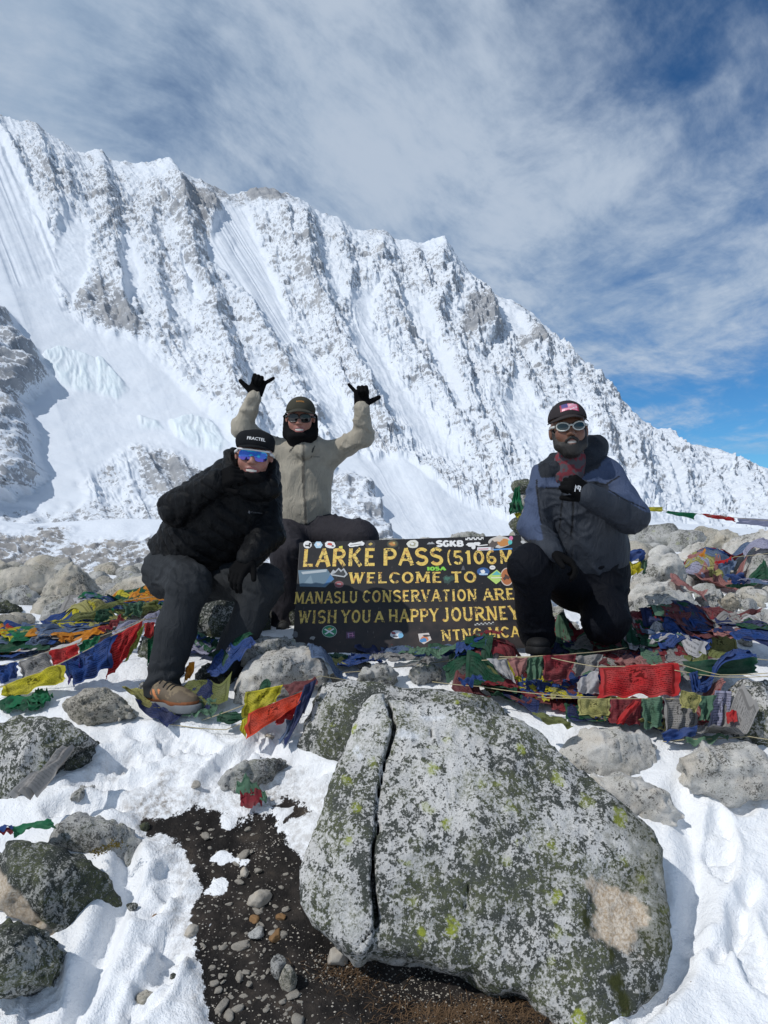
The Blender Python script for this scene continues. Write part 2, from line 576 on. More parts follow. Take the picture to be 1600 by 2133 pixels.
for pts, amp, wd in RIBS:
    xs = [p[0] for p in pts]; ys = [p[1] for p in pts]
    sel = (mpx > min(xs) - 90) & (mpx < max(xs) + 90) & (mpy > min(ys) - 90) & (mpy < max(ys) + 90)
    d, sg = line_sd(mpx[sel] + wob[sel], mpy[sel] + wob2[sel], pts)
    # travelling down, the left hand side of the picture is the sunny one
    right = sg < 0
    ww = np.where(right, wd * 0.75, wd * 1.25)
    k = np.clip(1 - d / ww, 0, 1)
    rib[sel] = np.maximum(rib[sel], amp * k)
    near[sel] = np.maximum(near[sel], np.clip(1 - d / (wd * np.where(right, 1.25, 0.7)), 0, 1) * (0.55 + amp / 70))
SMOOTH = [([(-520, 420), (-420, 300), (-200, 330), (-60, 260), (0, 300), (55, 420), (110, 560), (130, 640), (195, 690), (290, 712), (350, 770), (430, 850), (500, 900), (520, 1010), (330, 935), (270, 930), (160, 1010), (190, 1040), (100, 1058), (20, 1045), (-120, 1075), (-300, 1050), (-560, 800), (-640, 600)], 1.0, 14),
          ([(0, 270), (15, 290), (100, 480), (130, 560), (60, 600), (-60, 560), (-60, 250)], 0.9, 10),
          ([(140, 440), (180, 470), (190, 560), (150, 640), (100, 560)], 0.9, 12), ([(255, 500), (285, 520), (300, 600), (270, 650), (255, 560)], 0.8, 9),
          ([(380, 560), (410, 600), (428, 660), (400, 640)], 0.8, 8), ([(465, 425), (515, 440), (560, 560), (590, 630), (615, 720), (590, 725), (520, 620), (450, 560), (432, 520)], 1.0, 9),
          ([(610, 720), (660, 760), (720, 850), (770, 950), (700, 900), (640, 800)], 0.7, 12), ([(735, 620), (790, 600), (770, 680), (830, 800), (900, 880), (960, 960), (880, 930), (800, 840), (740, 740)], 0.85, 14),
          ([(660, 500), (690, 520), (720, 620), (700, 640), (670, 560)], 0.5, 10), ([(840, 620), (890, 660), (930, 760), (960, 860), (900, 760)], 0.6, 12),
          ([(1030, 640), (1075, 660), (1110, 720), (1060, 700)], 0.8, 8), ([(1070, 780), (1140, 900), (1120, 960), (1040, 860)], 0.6, 14),
          ([(1180, 800), (1220, 900), (1300, 1020), (1230, 980)], 0.5, 12), ([(1380, 960), (1440, 1050), (1480, 1110), (1420, 1060)], 0.7, 10),
          ([(690, 930), (760, 955), (850, 955), (960, 1045), (1070, 1085), (1130, 1130), (1130, 1240), (640, 1240), (700, 1000)], 1.0, 8),
          ([(960, 1000), (1040, 1030), (1140, 1110), (1090, 1100)], 0.2, 8), ([(1340, 1060), (1440, 1100), (1500, 1160), (1340, 1130)], 0.6, 16)]
smooth_m = np.zeros_like(mpx)
for pl_, a, soft in SMOOTH:
    xs = [p[0] for p in pl_]; ys = [p[1] for p in pl_]
    sel = (mpx > min(xs) - 60) & (mpx < max(xs) + 60) & (mpy > min(ys) - 60) & (mpy < max(ys) + 60)
    sd = poly_sd(mpx[sel] + wob[sel] * 0.7, mpy[sel] + wob2[sel] * 0.7, pl_)
    smooth_m[sel] = np.maximum(smooth_m[sel], a * sstep(soft, -soft, sd))
ROCKY = [([(975, 620), (1020, 650), (1025, 700), (985, 705), (960, 690)], 0.6), ([(520, 392), (570, 396), (590, 410), (575, 420), (540, 408), (515, 412)], 1.2),
         ([(1070, 690), (1130, 700), (1140, 745), (1080, 735)], 0.5), ([(130, 615), (210, 590), (310, 700), (290, 715), (200, 690)], 0.45),
         ([(270, 930), (340, 900), (420, 960), (500, 960), (500, 1060), (380, 1060), (300, 1020)], 0.5), ([(165, 960), (230, 955), (270, 1010), (200, 1010)], 0.35),
         ([(-200, 1060), (20, 1055), (120, 1062), (200, 1045), (340, 1060), (420, 1080), (420, 1240), (-200, 1240)], 0.30),
         ([(860, 960), (1000, 1000), (1080, 1070), (1000, 1065), (900, 1010)], 0.35), ([(395, 380), (440, 400), (520, 410), (500, 440), (470, 450), (400, 460), (380, 400)], 0.45)]
rockp = np.zeros_like(mpx)
for pl_, a in ROCKY:
    sd = poly_sd(mpx + wob, mpy + wob2, pl_)
    rockp = np.maximum(rockp, a * sstep(14, -14, sd))
fall = fbm2(U / 34.0 + 0.8 * fbm2(U / 40, Vv * 9, 3, 31), Vv * 7.5 + 0.5 * fbm2(U / 30, Vv * 12, 2, 37), 4, 21, 0.55, True)
crestfade = 0.25 + 0.75 * sstep(0.0, 0.10, Vv)
rough = (1 - 0.93 * smooth_m)
big_n = fbm3(MX / 170, MY / 170, MZ / 170, 3, 41)
mid_n = fbm3(MX / 48, MY / 48, MZ / 48, 4, 51, 0.55, True)
fin_n = fbm3(MX / 15, MY / 15, MZ / 11, 3, 61, 0.6, True)
sc_ = (MD / 1600.0)
h = rib * crestfade * (1 - 0.75 * smooth_m) * sc_ * 0.72 + (fall * 10 * sc_ + big_n * 14 + mid_n * 14 * sc_ + fin_n * 6.5 * sc_) * crestfade * rough
# fluted snow in the couloirs
flute = np.abs(vn2(U / 9.0, Vv * 2.0, 77))
flm = sstep(10, -10, poly_sd(mpx, mpy, SMOOTH[5][0])) + sstep(10, -10, poly_sd(mpx, mpy, SMOOTH[1][0]))
h = h - flute * 3.5 * flm * sc_
# hanging ice cliffs on the glacier
ice = np.zeros_like(mpx)
for pl_, amp in (([(92, 742), (130, 735), (165, 745), (215, 755), (250, 790), (268, 812), (245, 832), (205, 818), (160, 815), (125, 800)], 15.0),
                 ([(355, 878), (400, 872), (440, 880), (476, 925), (455, 942), (405, 930), (370, 912)], 9.0), ([(290, 870), (330, 880), (340, 892), (295, 895)], 5.0)):
    sd = poly_sd(mpx + wob * 0.5, mpy + wob2 * 0.5, pl_)
    k = sstep(5, -5, sd)
    col = fbm2(mpx / 15.0 + 0.5 * vn2(mpx / 30, mpy / 18, 3), mpy / 40.0, 4, 87, 0.6, True)
    ice = np.maximum(ice, k * np.clip(0.42 + 0.4 * col, 0.05, 0.75))
    ly = np.clip((mpy - min(p[1] for p in pl_)) / (max(p[1] for p in pl_) - min(p[1] for p in pl_)), 0, 1)
    h = h + k * amp * (1 - ly) + k * col * 3.0
# faint crevasse steps
h = h + smooth_m * 2.0 * fbm2(mpx / 60, mpy / 26, 4, 91)
# buttresses standing out of the snow towards the valley, their right sides steep
hc = np.zeros_like(mpx)
for pl_, amp in (([(-240, 690), (-140, 630), (-20, 640), (15, 655), (40, 690), (75, 725), (104, 770), (108, 798), (70, 835), (20, 850), (-120, 850), (-210, 790)], 75.0),
                 ([(-190, 900), (-110, 850), (20, 832), (52, 840), (72, 880), (88, 950), (97, 1000), (60, 1030), (0, 1042), (-120, 1050), (-230, 990)], 70.0),
                 ([(676, 1000), (700, 985), (740, 985), (770, 1005), (792, 1050), (812, 1100), (818, 1180), (660, 1180)], 34.0)):
    sd = poly_sd(mpx + 1.6 * wob, mpy + 1.2 * wob2, pl_)
    k = sstep(7, -16, sd)
    kk = sstep(5, -8, sd)
    hc = np.maximum(hc, amp * k * (0.75 + 0.25 * sstep(0, 70, -sd)))
    h = h * (1 - kk) + kk * (22 * fbm3(MX / 42, MY / 60, MZ / 42, 4, 141, 0.55, True) + 6 * fbm3(MX / 12, MY / 20, MZ / 12, 3, 143, 0.6, True)) * (0.5 if amp < 50 else 1.0)
    rockp = np.maximum(rockp, 0.34 * kk)
    smooth_m = smooth_m * (1 - kk)
nx_, ny_, nz_ = 0.15, -0.62, 0.77
MX = MX + h * nx_ + 0.12 * hc
MY = MY + h * ny_ - 0.97 * hc
MZ = MZ + h * nz_ + 0.10 * hc
GV = np.stack([MX, MY, MZ], -1)
du = np.gradient(GV, axis=1)
dv = np.gradient(GV, axis=0)
NN = np.cross(du, dv)
NN /= np.linalg.norm(NN, axis=-1, keepdims=True) + 1e-9
NN = np.where(NN[..., 2:3] < 0, -NN, NN)
steep = 1 - NN[..., 2]
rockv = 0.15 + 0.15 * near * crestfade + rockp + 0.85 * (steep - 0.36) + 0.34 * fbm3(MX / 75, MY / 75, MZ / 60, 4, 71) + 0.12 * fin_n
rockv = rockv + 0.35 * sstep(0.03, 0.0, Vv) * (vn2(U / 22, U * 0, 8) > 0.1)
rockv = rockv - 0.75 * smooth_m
rockv = np.clip(rockv, -0.4, 1.1)
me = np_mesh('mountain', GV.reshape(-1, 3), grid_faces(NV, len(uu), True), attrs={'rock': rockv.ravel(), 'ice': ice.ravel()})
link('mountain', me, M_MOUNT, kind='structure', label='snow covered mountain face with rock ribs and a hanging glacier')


def blob(center, radii, seed, sub=6, rough=0.22, fr=1.4, cut=6, yaw=0.0, chip=0.5):
    """faceted rock form as (V, F): plane-cut ball plus noise"""
    bm = bmesh.new()
    bmesh.ops.create_icosphere(bm, subdivisions=sub, radius=1)
    V = np.array([v.co[:] for v in bm.verts])
    Fc = np.array([[v.index for v in f.verts] for f in bm.faces])
    bm.free()
    rs = np.random.RandomState(seed)
    r = np.ones(len(V)) * 1.12
    for i in range(cut):
        n = rs.normal(size=3)
        n /= np.linalg.norm(n)
        off = rs.uniform(0.68, 0.98)
        c = V @ n
        rr = np.where(c > 0.05, off / np.maximum(c, 0.05), 9)
        k = 0.06
        hh = np.clip(0.5 + 0.5 * (r - rr) / k, 0, 1)
        r = rr * hh + r * (1 - hh) - k * hh * (1 - hh)
    o = rs.uniform(-50, 50, 3)
    q = V * fr + o
    r = r * (1 + rough * fbm3(q[:, 0], q[:, 1], q[:, 2], 4, seed) + rough * chip * 0.4 * fbm3(q[:, 0] * 3.1, q[:, 1] * 3.1, q[:, 2] * 3.1, 3, seed + 9, 0.5, True))
    V = V * r[:, None]
    V = V * np.asarray(radii)
    c, s = math.cos(yaw), math.sin(yaw)
    V = V @ np.array([[c, s, 0], [-s, c, 0], [0, 0, 1]])
    return V + np.asarray(center), Fc


def norms(V, Fc):
    n = np.zeros_like(V)
    a = np.cross(V[Fc[:, 1]] - V[Fc[:, 0]], V[Fc[:, 2]] - V[Fc[:, 0]])
    for i in range(3):
        np.add.at(n, Fc[:, i], a)
    return n / (np.linalg.norm(n, axis=1, keepdims=True) + 1e-12)


def cliff(name, px, py, D, w, hgt, dep, seed, mat, label, base=0.30, fine=8.0, sub=7):
    c = P(px, py, D)
    s = D / F
    V, Fc = blob((0, 0, 0), (w * s, dep * s, hgt * s), seed, sub, 0.34, 1.3, 9)
    V = V + np.array(c)
    n = norms(V, Fc)
    det = fbm3(V[:, 0] / fine, V[:, 1] / fine, V[:, 2] / fine, 4, seed + 3, 0.55, True)
    V = V + n * (det * fine * 0.16)[:, None]
    n = norms(V, Fc)
    rk = base + 0.62 * (0.62 - n[:, 2]) + 0.28 * fbm3(V[:, 0] / fine / 2, V[:, 1] / fine / 2, V[:, 2] / fine / 2, 4, seed + 5)
    me = np_mesh(name, V, Fc, attrs={'rock': rk, 'ice': rk * 0})
    link(name, me, mat, kind='structure', label=label)


# lower moraine slope of snow plastered rubble
hu = np.arange(-900, 2300, 3.2)
hv = np.linspace(0, 1, 150)
HU, HV = np.meshgrid(hu, hv)
top = np.interp(hu, [-900, -60, 0, 60, 150, 260, 330, 420, 520, 640, 760, 900, 1050, 1200, 1330, 1450, 1600, 2300],
                [1075, 1080, 1084, 1092, 1086, 1080, 1082, 1086, 1096, 1120, 1150, 1170, 1150, 1110, 1085, 1092, 1105, 1120])
hpy = top + (1290 - top) * HV
HD = 150 * (105 / 150) ** HV
HX = (HU - 800) * HD / F
HZ = CZ + (1066.5 - hpy) * HD / F
wx = HX + 1.5 * vn2(HX / 4, HD / 4, 3)
wy = HD + 1.5 * vn2(HX / 4, HD / 4, 4)
cell = fbm2(wx / 2.6, wy / 4.2, 4, 101, 0.62, True)
cover_ = fbm2(HX / 16, HD / 22, 4, 111)
rmask = sstep(-0.35, 0.25, cover_ + 1.6 * (HV - 0.08)) * sstep(0.0, 0.08, HV)
hh_ = cell * 1.1 * rmask + 1.2 * fbm2(HX / 14, HD / 20, 3, 121)
hh_ = hh_ * sstep(0, 0.06, HV)
H3 = np.stack([HX, HD - 0.4 * hh_, HZ + 0.85 * hh_], -1)
hn = np.cross(np.gradient(H3, axis=1), np.gradient(H3, axis=0))
hn /= np.linalg.norm(hn, axis=-1, keepdims=True) + 1e-9
hrock = rmask * (0.66 + 0.9 * (1 - np.abs(hn[..., 2]) - 0.22)) + 0.2 * rmask * fbm2(HX / 1.5, HD / 2, 3, 131)
me = np_mesh('moraine_slope', H3.reshape(-1, 3), grid_faces(len(hv), len(hu), True), attrs={'rock': hrock.ravel()})
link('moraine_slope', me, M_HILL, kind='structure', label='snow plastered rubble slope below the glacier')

# ---------------------------------------------------------------- the ground of the pass
GT_Y = [-4000, -300, -20, 0, 1.2, 1.6, 2.0, 2.4, 2.8, 3.2, 3.5, 3.8, 4.2, 5, 6, 7, 8, 9, 11, 14, 25, 60, 200, 600, 5000]
GT_Z = [-90, -30, -3, -1.52, -1.50, -1.45, -1.36, -1.20, -1.015, -0.845, -0.735, -0.68, -0.65, -0.63, -0.62, -0.59, -0.53, -0.56, -1.0, -2.2, -6, -14, -36, -68, -90]


def ground_base(X, Y):
    z = np.interp(Y, GT_Y, GT_Z)
    # the rubble bank on the right of the sign is higher further back, the left one lower
    z = z + 0.10 * sstep(1.2, 3.2, X) * sstep(4.0, 6.0, Y) * (1 - sstep(9, 14, Y))
    z = z - 0.16 * sstep(0.5, -1.2, X) * sstep(4.6, 6.5, Y)
    return z


def grow(a, b, st, rate):
    out = [a]
    while (out[-1] < b if b > a else out[-1] > b):
        out.append(out[-1] + (st if b > a else -st))
        st *= rate
    return out[1:]


gx = list(np.arange(-1.75, 1.76, 0.0115))
gx = grow(gx[0], -4000, 0.014, 1.055)[::-1] + gx + grow(gx[-1], 4000, 0.014, 1.055)
gy = list(np.arange(1.55, 3.6, 0.0115)) + list(np.arange(3.6, 5.6, 0.02))
gy = grow(gy[0], -3500, 0.03, 1.25)[::-1] + gy + grow(gy[-1], 4500, 0.022, 1.05)
gx, gy = np.array(gx), np.array(gy)
GX, GY = np.meshgrid(gx, gy)
GZb = ground_base(GX, GY)
ysafe = np.maximum(GY, 0.5)
gpx, gpy = PX(GX, ysafe, GZb + CZ)
nearf = (GY > 0.8) & (GY < 14)
DIRT = [(285, 1700), (340, 1690), (420, 1688), (500, 1702), (560, 1688), (600, 1655), (655, 1690), (600, 1722), (605, 1765), (640, 1780), (660, 1850), (900, 1800), (1200, 1900),
        (1210, 2200), (1130, 2290), (980, 2270), (860, 2340), (700, 2300), (560, 2360), (440, 2280), (432, 2133), (428, 2050), (400, 1965), (385, 1915), (410, 1850), (398, 1795), (365, 1758), (300, 1750)]
wq = 22 * fbm2(GX * 5, GY * 5, 4, 201) + 10 * fbm2(GX * 24, GY * 24, 3, 204)
sdd = np.where(nearf, poly_sd(gpx, gpy, DIRT), 500.0) + np.where(nearf, wq, 0)
dirt = sstep(26, -26, sdd)
# small remnants of snow lying on the dirt
dirt = dirt - np.where(nearf, 0.9 * sstep(0.30, 0.46, fbm2(GX * 17, GY * 17, 3, 261)) * sstep(-110, -10, sdd) * (fbm2(GX * 3, GY * 3, 2, 263) > -0.05), 0)
dirt = np.clip(dirt, 0, 1)
for (sx, sy, sr) in ((470, 1790, 22), (430, 1745, 12), (470, 1720, 16), (505, 1800, 12), (455, 1855, 26), (585, 1725, 10)):
    dd = np.hypot((gpx - sx) / 1.5, gpy - sy) + wq * 0.9 + 9 * fbm2(GX * 30, GY * 30, 2, 207)
    dirt = np.where(nearf, dirt * sstep(sr * 0.6, sr * 1.3, dd), dirt)
ICY = [(180, 1630), (330, 1600), (520, 1640), (620, 1660), (560, 1700), (420, 1700), (280, 1715), (240, 1680)]
TRAMP = [(220, 1560), (420, 1520), (640, 1600), (640, 1760), (400, 1800), (430, 2000), (440, 2250), (250, 2250), (280, 2000), (330, 1860), (260, 1740)]
icy = np.where(nearf, sstep(45, -45, poly_sd(gpx, gpy, ICY) + 1.5 * wq), 0)
tramp = np.where(nearf, sstep(50, -50, poly_sd(gpx, gpy, TRAMP) + wq), 0)
# muddy edge of the snow
rim = np.where(nearf, np.exp(-((sdd - 18) / 30.0) ** 2), 0)
grime = np.clip(0.85 * icy * sstep(-0.1, 0.5, fbm2(GX * 9, GY * 9, 4, 211)) + 0.25 * tramp * sstep(0.25, 0.6, fbm2(GX * 14, GY * 14, 3, 213)) + 0.55 * rim, 0, 1)
lump = fbm2(GX * 2.1, GY * 2.1, 4, 221)
clod = fbm2(GX * 13, GY * 13, 4, 223, 0.55)
clod2 = fbm2(GX * 30, GY * 30, 3, 225, 0.55, True)
snow_h = 0.035 + 0.030 * lump + (0.010 + 0.016 * tramp) * clod + (0.0025 + 0.006 * tramp) * clod2
snow_h = snow_h - 0.012 * icy


def trough(pts, wd, dep, bank=0.4):
    d, sg = line_sd(gpx + 8 * clod, gpy + 8 * lump, pts)
    return -dep * np.exp(-(d / wd) ** 2) + bank * dep * np.exp(-((d - 1.7 * wd) / (0.8 * wd)) ** 2)


near_tr = trough([(262, 1770), (268, 1850), (235, 1940), (215, 2010), (165, 2110), (120, 2200)], 24, 0.055)
near_tr = near_tr + trough([(1420, 1680), (1450, 1800), (1440, 1950), (1400, 2060), (1330, 2140)], 26, 0.038, 0.25)
near_tr = near_tr + trough([(1560, 1880), (1540, 1960), (1500, 2010)], 18, 0.03)
for (sx, sy) in ((1500, 1790), (1545, 1700), (300, 1560), (250, 1600), (560, 1580), (1460, 1990), (60, 2060), (340, 1980), (300, 2080), (360, 1870)):
    dd = np.hypot((gpx - sx) / 1.6, gpy - sy)
    near_tr = near_tr - 0.028 * np.exp(-(dd / 17) ** 2) + 0.012 * np.exp(-((dd - 26) / 9) ** 2)
for (sx, sy, an) in ((300, 1590, 0.4), (385, 1560, -0.3), (480, 1600, 0.9), (230, 1640, 0.2), (345, 1830, 1.2), (370, 1960, 1.5), (330, 2060, 1.3), (1500, 1770, 1.2), (1560, 1990, 1.4), (90, 2080, 1.9), (600, 1640, 0.3), (560, 1545, 1.0), (180, 1700, 0.1)):
    D_ = float(np.interp(sy, [1480, 1642, 1845, 2133, 2250], [3.2, 2.8, 2.4, 2.02, 1.9]))
    X_ = (sx - 800) * D_ / F
    u_ = (GX - X_) * math.cos(an) + (GY - D_) * math.sin(an)
    v_ = -(GX - X_) * math.sin(an) + (GY - D_) * math.cos(an)
    r_ = np.sqrt((u_ / 0.135) ** 2 + (v_ / (0.047 - 0.05 * np.clip(u_, -0.1, 0.1) * 0.6)) ** 2) + 0.18 * clod
    tread = 0.006 * np.sin(u_ * 190) * (r_ < 0.9)
    near_tr = near_tr - (0.032 + tread) * sstep(1.12, 0.86, r_) + 0.011 * np.exp(-((r_ - 1.3) / 0.16) ** 2)
snow_h = snow_h + np.where(nearf, near_tr, 0)
snow_h = snow_h * (0.25 + 0.75 * sstep(-10, 75, sdd + 10 * clod))
dirt_h = 0.020 * fbm2(GX * 7, GY * 7, 4, 231) + 0.011 * fbm2(GX * 24, GY * 24, 3, 233, 0.6)
GZ = GZb + np.where(nearf, dirt_h * dirt + snow_h * (1 - dirt), 0)
# hollow under the big boulder's overhang
hol = np.where(nearf, np.exp(-(((gpx - 930) / 190) ** 2 + ((gpy - 2030) / 70) ** 2)), 0)
GZ = GZ - 0.06 * hol
far_n = fbm2(GX / 30, GY / 30, 4, 241) * 1.5 * sstep(14, 60, np.hypot(GX, GY))
GZ = GZ + far_n + 0.05 * fbm2(GX * 0.7, GY * 0.7, 3, 243) * sstep(3.6, 5.0, GY) * (1 - sstep(14, 30, GY))
G3 = np.stack([GX, GY, GZ + CZ], -1)
me = np_mesh('ground', G3.reshape(-1, 3), grid_faces(len(gy), len(gx)), attrs={'dirt': dirt.ravel(), 'grime': grime.ravel()})
ground = link('ground', me, M_GROUND, kind='structure', label='trampled snow with a patch of bare dark dirt')
BV = {'ground': BVHTree.FromPolygons([tuple(v) for v in G3[(gy > 1.2) & (gy < 12)][:, (gx > -7) & (gx < 7)].reshape(-1, 3)],
                                     grid_faces(int(((gy > 1.2) & (gy < 12)).sum()), int(((gx > -7) & (gx < 7)).sum())).tolist())}


def gz(x, y):
    hit = BV['ground'].ray_cast(Vector((x, y, 6)), Vector((0, 0, -1)))
    return hit[0].z if hit[0] is not None else float(ground_base(np.array(x), np.array(y))) + CZ
# ---------------------------------------------------------------- solid modelling on a distance grid
import openvdb as vdb


class Solid:
    """a signed distance field on a grid; shapes are blended in, the surface is read out as quads"""
    def __init__(self, lo, hi, h):
        self.lo = np.asarray(lo, float)
        self.h = h
        self.n = np.ceil((np.asarray(hi, float) - self.lo) / h).astype(int) + 1
        self.f = np.full(tuple(self.n), 0.25, np.float32)
        self.ax = [self.lo[i] + h * np.arange(self.n[i]) for i in range(3)]

    def window(self, lo, hi):
        a = np.clip(np.floor((np.asarray(lo) - self.lo) / self.h).astype(int), 0, self.n - 1)
        b = np.clip(np.ceil((np.asarray(hi) - self.lo) / self.h).astype(int) + 1, 1, self.n)
        s = tuple(slice(int(i), int(j)) for i, j in zip(a, b))
        g = np.meshgrid(self.ax[0][s[0]], self.ax[1][s[1]], self.ax[2][s[2]], indexing='ij', sparse=True)
        return s, g

    def blend(self, s, d, k):
        f = self.f[s]
        if k <= 0:
            self.f[s] = np.minimum(f, d)
        else:
            hh = np.clip(0.5 + 0.5 * (f - d) / k, 0, 1)
            self.f[s] = d * hh + f * (1 - hh) - k * hh * (1 - hh)

    def cut(self, s, d, k):
        f = self.f[s]
        hh = np.clip(0.5 - 0.5 * (f + d) / max(k, 1e-5), 0, 1)
        self.f[s] = f * (1 - hh) + (-d) * hh + k * hh * (1 - hh)

    def cone(self, a, b, ra, rb, k=0.03, sq=None):
        """round cone between two points"""
        a = np.asarray(a, float); b = np.asarray(b, float)
        m = max(ra, rb) + k + 3 * self.h
        s, (x, y, z) = self.window(np.minimum(a, b) - m, np.maximum(a, b) + m)
        e = b - a
        L2 = max(float(e @ e), 1e-9)
        t = np.clip(((x - a[0]) * e[0] + (y - a[1]) * e[1] + (z - a[2]) * e[2]) / L2, 0, 1)
        d = np.sqrt((x - a[0] - e[0] * t) ** 2 + (y - a[1] - e[1] * t) ** 2 + (z - a[2] - e[2] * t) ** 2) - (ra + (rb - ra) * t)
        self.blend(s, d, k)

    def chain(self, pts, k=0.03):
        for (a, ra), (b, rb) in zip(pts[:-1], pts[1:]):
            self.cone(a, b, ra, rb, k)

    def ell(self, c, r, rot=None, k=0.03, sub=False):
        c = np.asarray(c, float); r = np.asarray(r, float)
        m = r.max() + k + 3 * self.h
        s, (x, y, z) = self.window(c - m, c + m)
        R = np.array(rot) if rot is not None else np.eye(3)      # columns: local axes in world
        q = [(x - c[0]) * R[0, i] + (y - c[1]) * R[1, i] + (z - c[2]) * R[2, i] for i in range(3)]
        k0 = np.sqrt(sum((q[i] / r[i]) ** 2 for i in range(3)))
        k1 = np.sqrt(sum((q[i] / r[i] ** 2) ** 2 for i in range(3))) + 1e-9
        d = k0 * (k0 - 1) / k1
        (self.cut if sub else self.blend)(s, d, k)

    def box(self, c, r, rot=None, rnd=0.01, k=0.02, sub=False):
        c = np.asarray(c, float); r = np.asarray(r, float)
        m = np.linalg.norm(r) + k + 3 * self.h
        s, (x, y, z) = self.window(c - m, c + m)
        R = np.array(rot) if rot is not None else np.eye(3)
        q = [np.abs((x - c[0]) * R[0, i] + (y - c[1]) * R[1, i] + (z - c[2]) * R[2, i]) - (r[i] - rnd) for i in range(3)]
        d = np.sqrt(sum(np.maximum(v, 0) ** 2 for v in q)) + np.minimum(np.maximum(np.maximum(q[0], q[1]), q[2]), 0) - rnd
        (self.cut if sub else self.blend)(s, d, k)

    def full(self):
        return np.meshgrid(*self.ax, indexing='ij', sparse=True)

    def mesh(self, iso=0.0):
        g = vdb.FloatGrid(0.25)
        g.copyFromArray(np.ascontiguousarray(self.f))
        pts, quads = g.convertToQuads(isovalue=iso)
        V = pts * self.h + self.lo
        return V.astype(np.float64), np.asarray(quads).astype(np.int32)


def qnorm(V, Q):
    n = np.zeros_like(V)
    a = np.cross(V[Q[:, 2]] - V[Q[:, 0]], V[Q[:, 3]] - V[Q[:, 1]])
    for i in range(4):
        np.add.at(n, Q[:, i], a)
    return n / (np.linalg.norm(n, axis=1, keepdims=True) + 1e-12)


# ---------------------------------------------------------------- boulders traced from the photograph
ROCK_BVH = []
ALLROCK = []


def finish_rock(name, V, Fc, mat, label, group, attrs=None, cat='rock'):
    c = V.mean(0).copy()
    c[2] = V[:, 2].min()
    me = np_mesh(name, V - c, Fc, attrs=attrs)
    o = link(name, me, mat, loc=tuple(c), label=label, cat=cat, group=group)
    ALLROCK.append((V, Fc))
    return o


def slab(name, poly, D, label, mat, tilt=35, thick=0.35, rnd=0.016, seed=1, facets=7, rough=0.019, h=None, group=None, yaw=0, edit=None, bury=0.0, marks=None, dome=0.10, cat='rock'):
    """a boulder whose outline seen from the camera is poly (photo pixels); front face leans back by tilt degrees"""
    poly = np.asarray(poly, float)
    mx, my = poly.mean(0)
    c0 = np.array(P(mx, my, D))
    t = math.radians(tilt)
    yw = math.radians(yaw)
    nrm = np.array([math.sin(yw) * math.cos(t), -math.cos(yw) * math.cos(t), math.sin(t)])
    ea = np.array([math.cos(yw), math.sin(yw), 0.0])
    eb = np.cross(nrm, ea)
    O = np.array([0, 0, CZ])
    pa = []
    for x, y in poly:
        r = np.array(P(x, y, 1.0)) - O
        s = ((c0 - O) @ nrm) / (r @ nrm)
        q = O + r * s - c0
        pa.append((q @ ea, q @ eb))
    pa = np.array(pa)
    lo = np.array([pa[:, 0].min() - 0.06, pa[:, 1].min() - 0.06, -thick - 0.05])
    hi = np.array([pa[:, 0].max() + 0.06, pa[:, 1].max() + 0.06, dome + 0.09])
    if h is None:
        h = max(hi - lo) / 74
    S = Solid(lo, hi, h)
    x, y, z = S.full()
    d2 = poly_sd((x + 0 * y)[..., 0], (y + 0 * x)[..., 0], pa)[..., None]
    rs = np.random.RandomState(seed)
    size = max(np.ptp(pa[:, 0]), np.ptp(pa[:, 1]))
    nzf = 3.2 / size
    inset = np.clip(-d2 / (0.35 * size), 0, 1)
    top = dome * (inset ** 0.6) - dome * 0.55
    for i in range(facets):
        an = rs.uniform(0, 2 * math.pi)
        sl = rs.uniform(0.3, 1.5)
        off = rs.uniform(0.06, 0.36) * size
        pln = -(x * math.cos(an) + y * math.sin(an) - off) * sl
        top = np.minimum(top, pln)
    warpn = fbm3(x * nzf + seed, y * nzf, z * nzf, 3, seed)
    d = d2 + (z < 0) * 0.25 * (-z) * 0.35
    dz = np.maximum(z - top, -z - thick)
    k = rnd
    hh = np.clip(0.5 + 0.5 * (dz - d) / k, 0, 1)
    S.f = (d + (dz - d) * hh + k * hh * (1 - hh) + 0 * z).astype(np.float32)
    S.f += (rough * 1.6 * warpn * sstep(0, 1, inset * 3 + 0.5)).astype(np.float32)
    f2 = 26.0 if size < 0.6 else 20.0
    S.f -= (rough * 0.55 * fbm3(x * f2, y * f2, z * f2 + seed, 3, seed + 4, 0.6, True)).astype(np.float32)
    S.f -= (rough * 0.9 * np.abs(vn3(x * nzf * 2.6 + 5, y * nzf * 2.6, z * nzf * 2.6 + seed, seed + 8))).astype(np.float32)
    if edit:
        edit(S, x, y, z, lambda px, py: _to_ab(px, py, c0, nrm, ea, eb))
    V, Q = S.mesh()
    at = {}
    if marks:
        at = marks(V, lambda px, py: _to_ab(px, py, c0, nrm, ea, eb))
    Wd = c0 + V[:, :1] * ea + V[:, 1:2] * eb + V[:, 2:] * nrm
    return finish_rock(name, Wd, Q, mat, label, group, at, cat)


def _to_ab(px, py, c0, nrm, ea, eb):
    O = np.array([0, 0, CZ])
    r = np.array(P(px, py, 1.0)) - O
    s = ((c0 - O) @ nrm) / (r @ nrm)
    q = O + r * s - c0
    return q @ ea, q @ eb


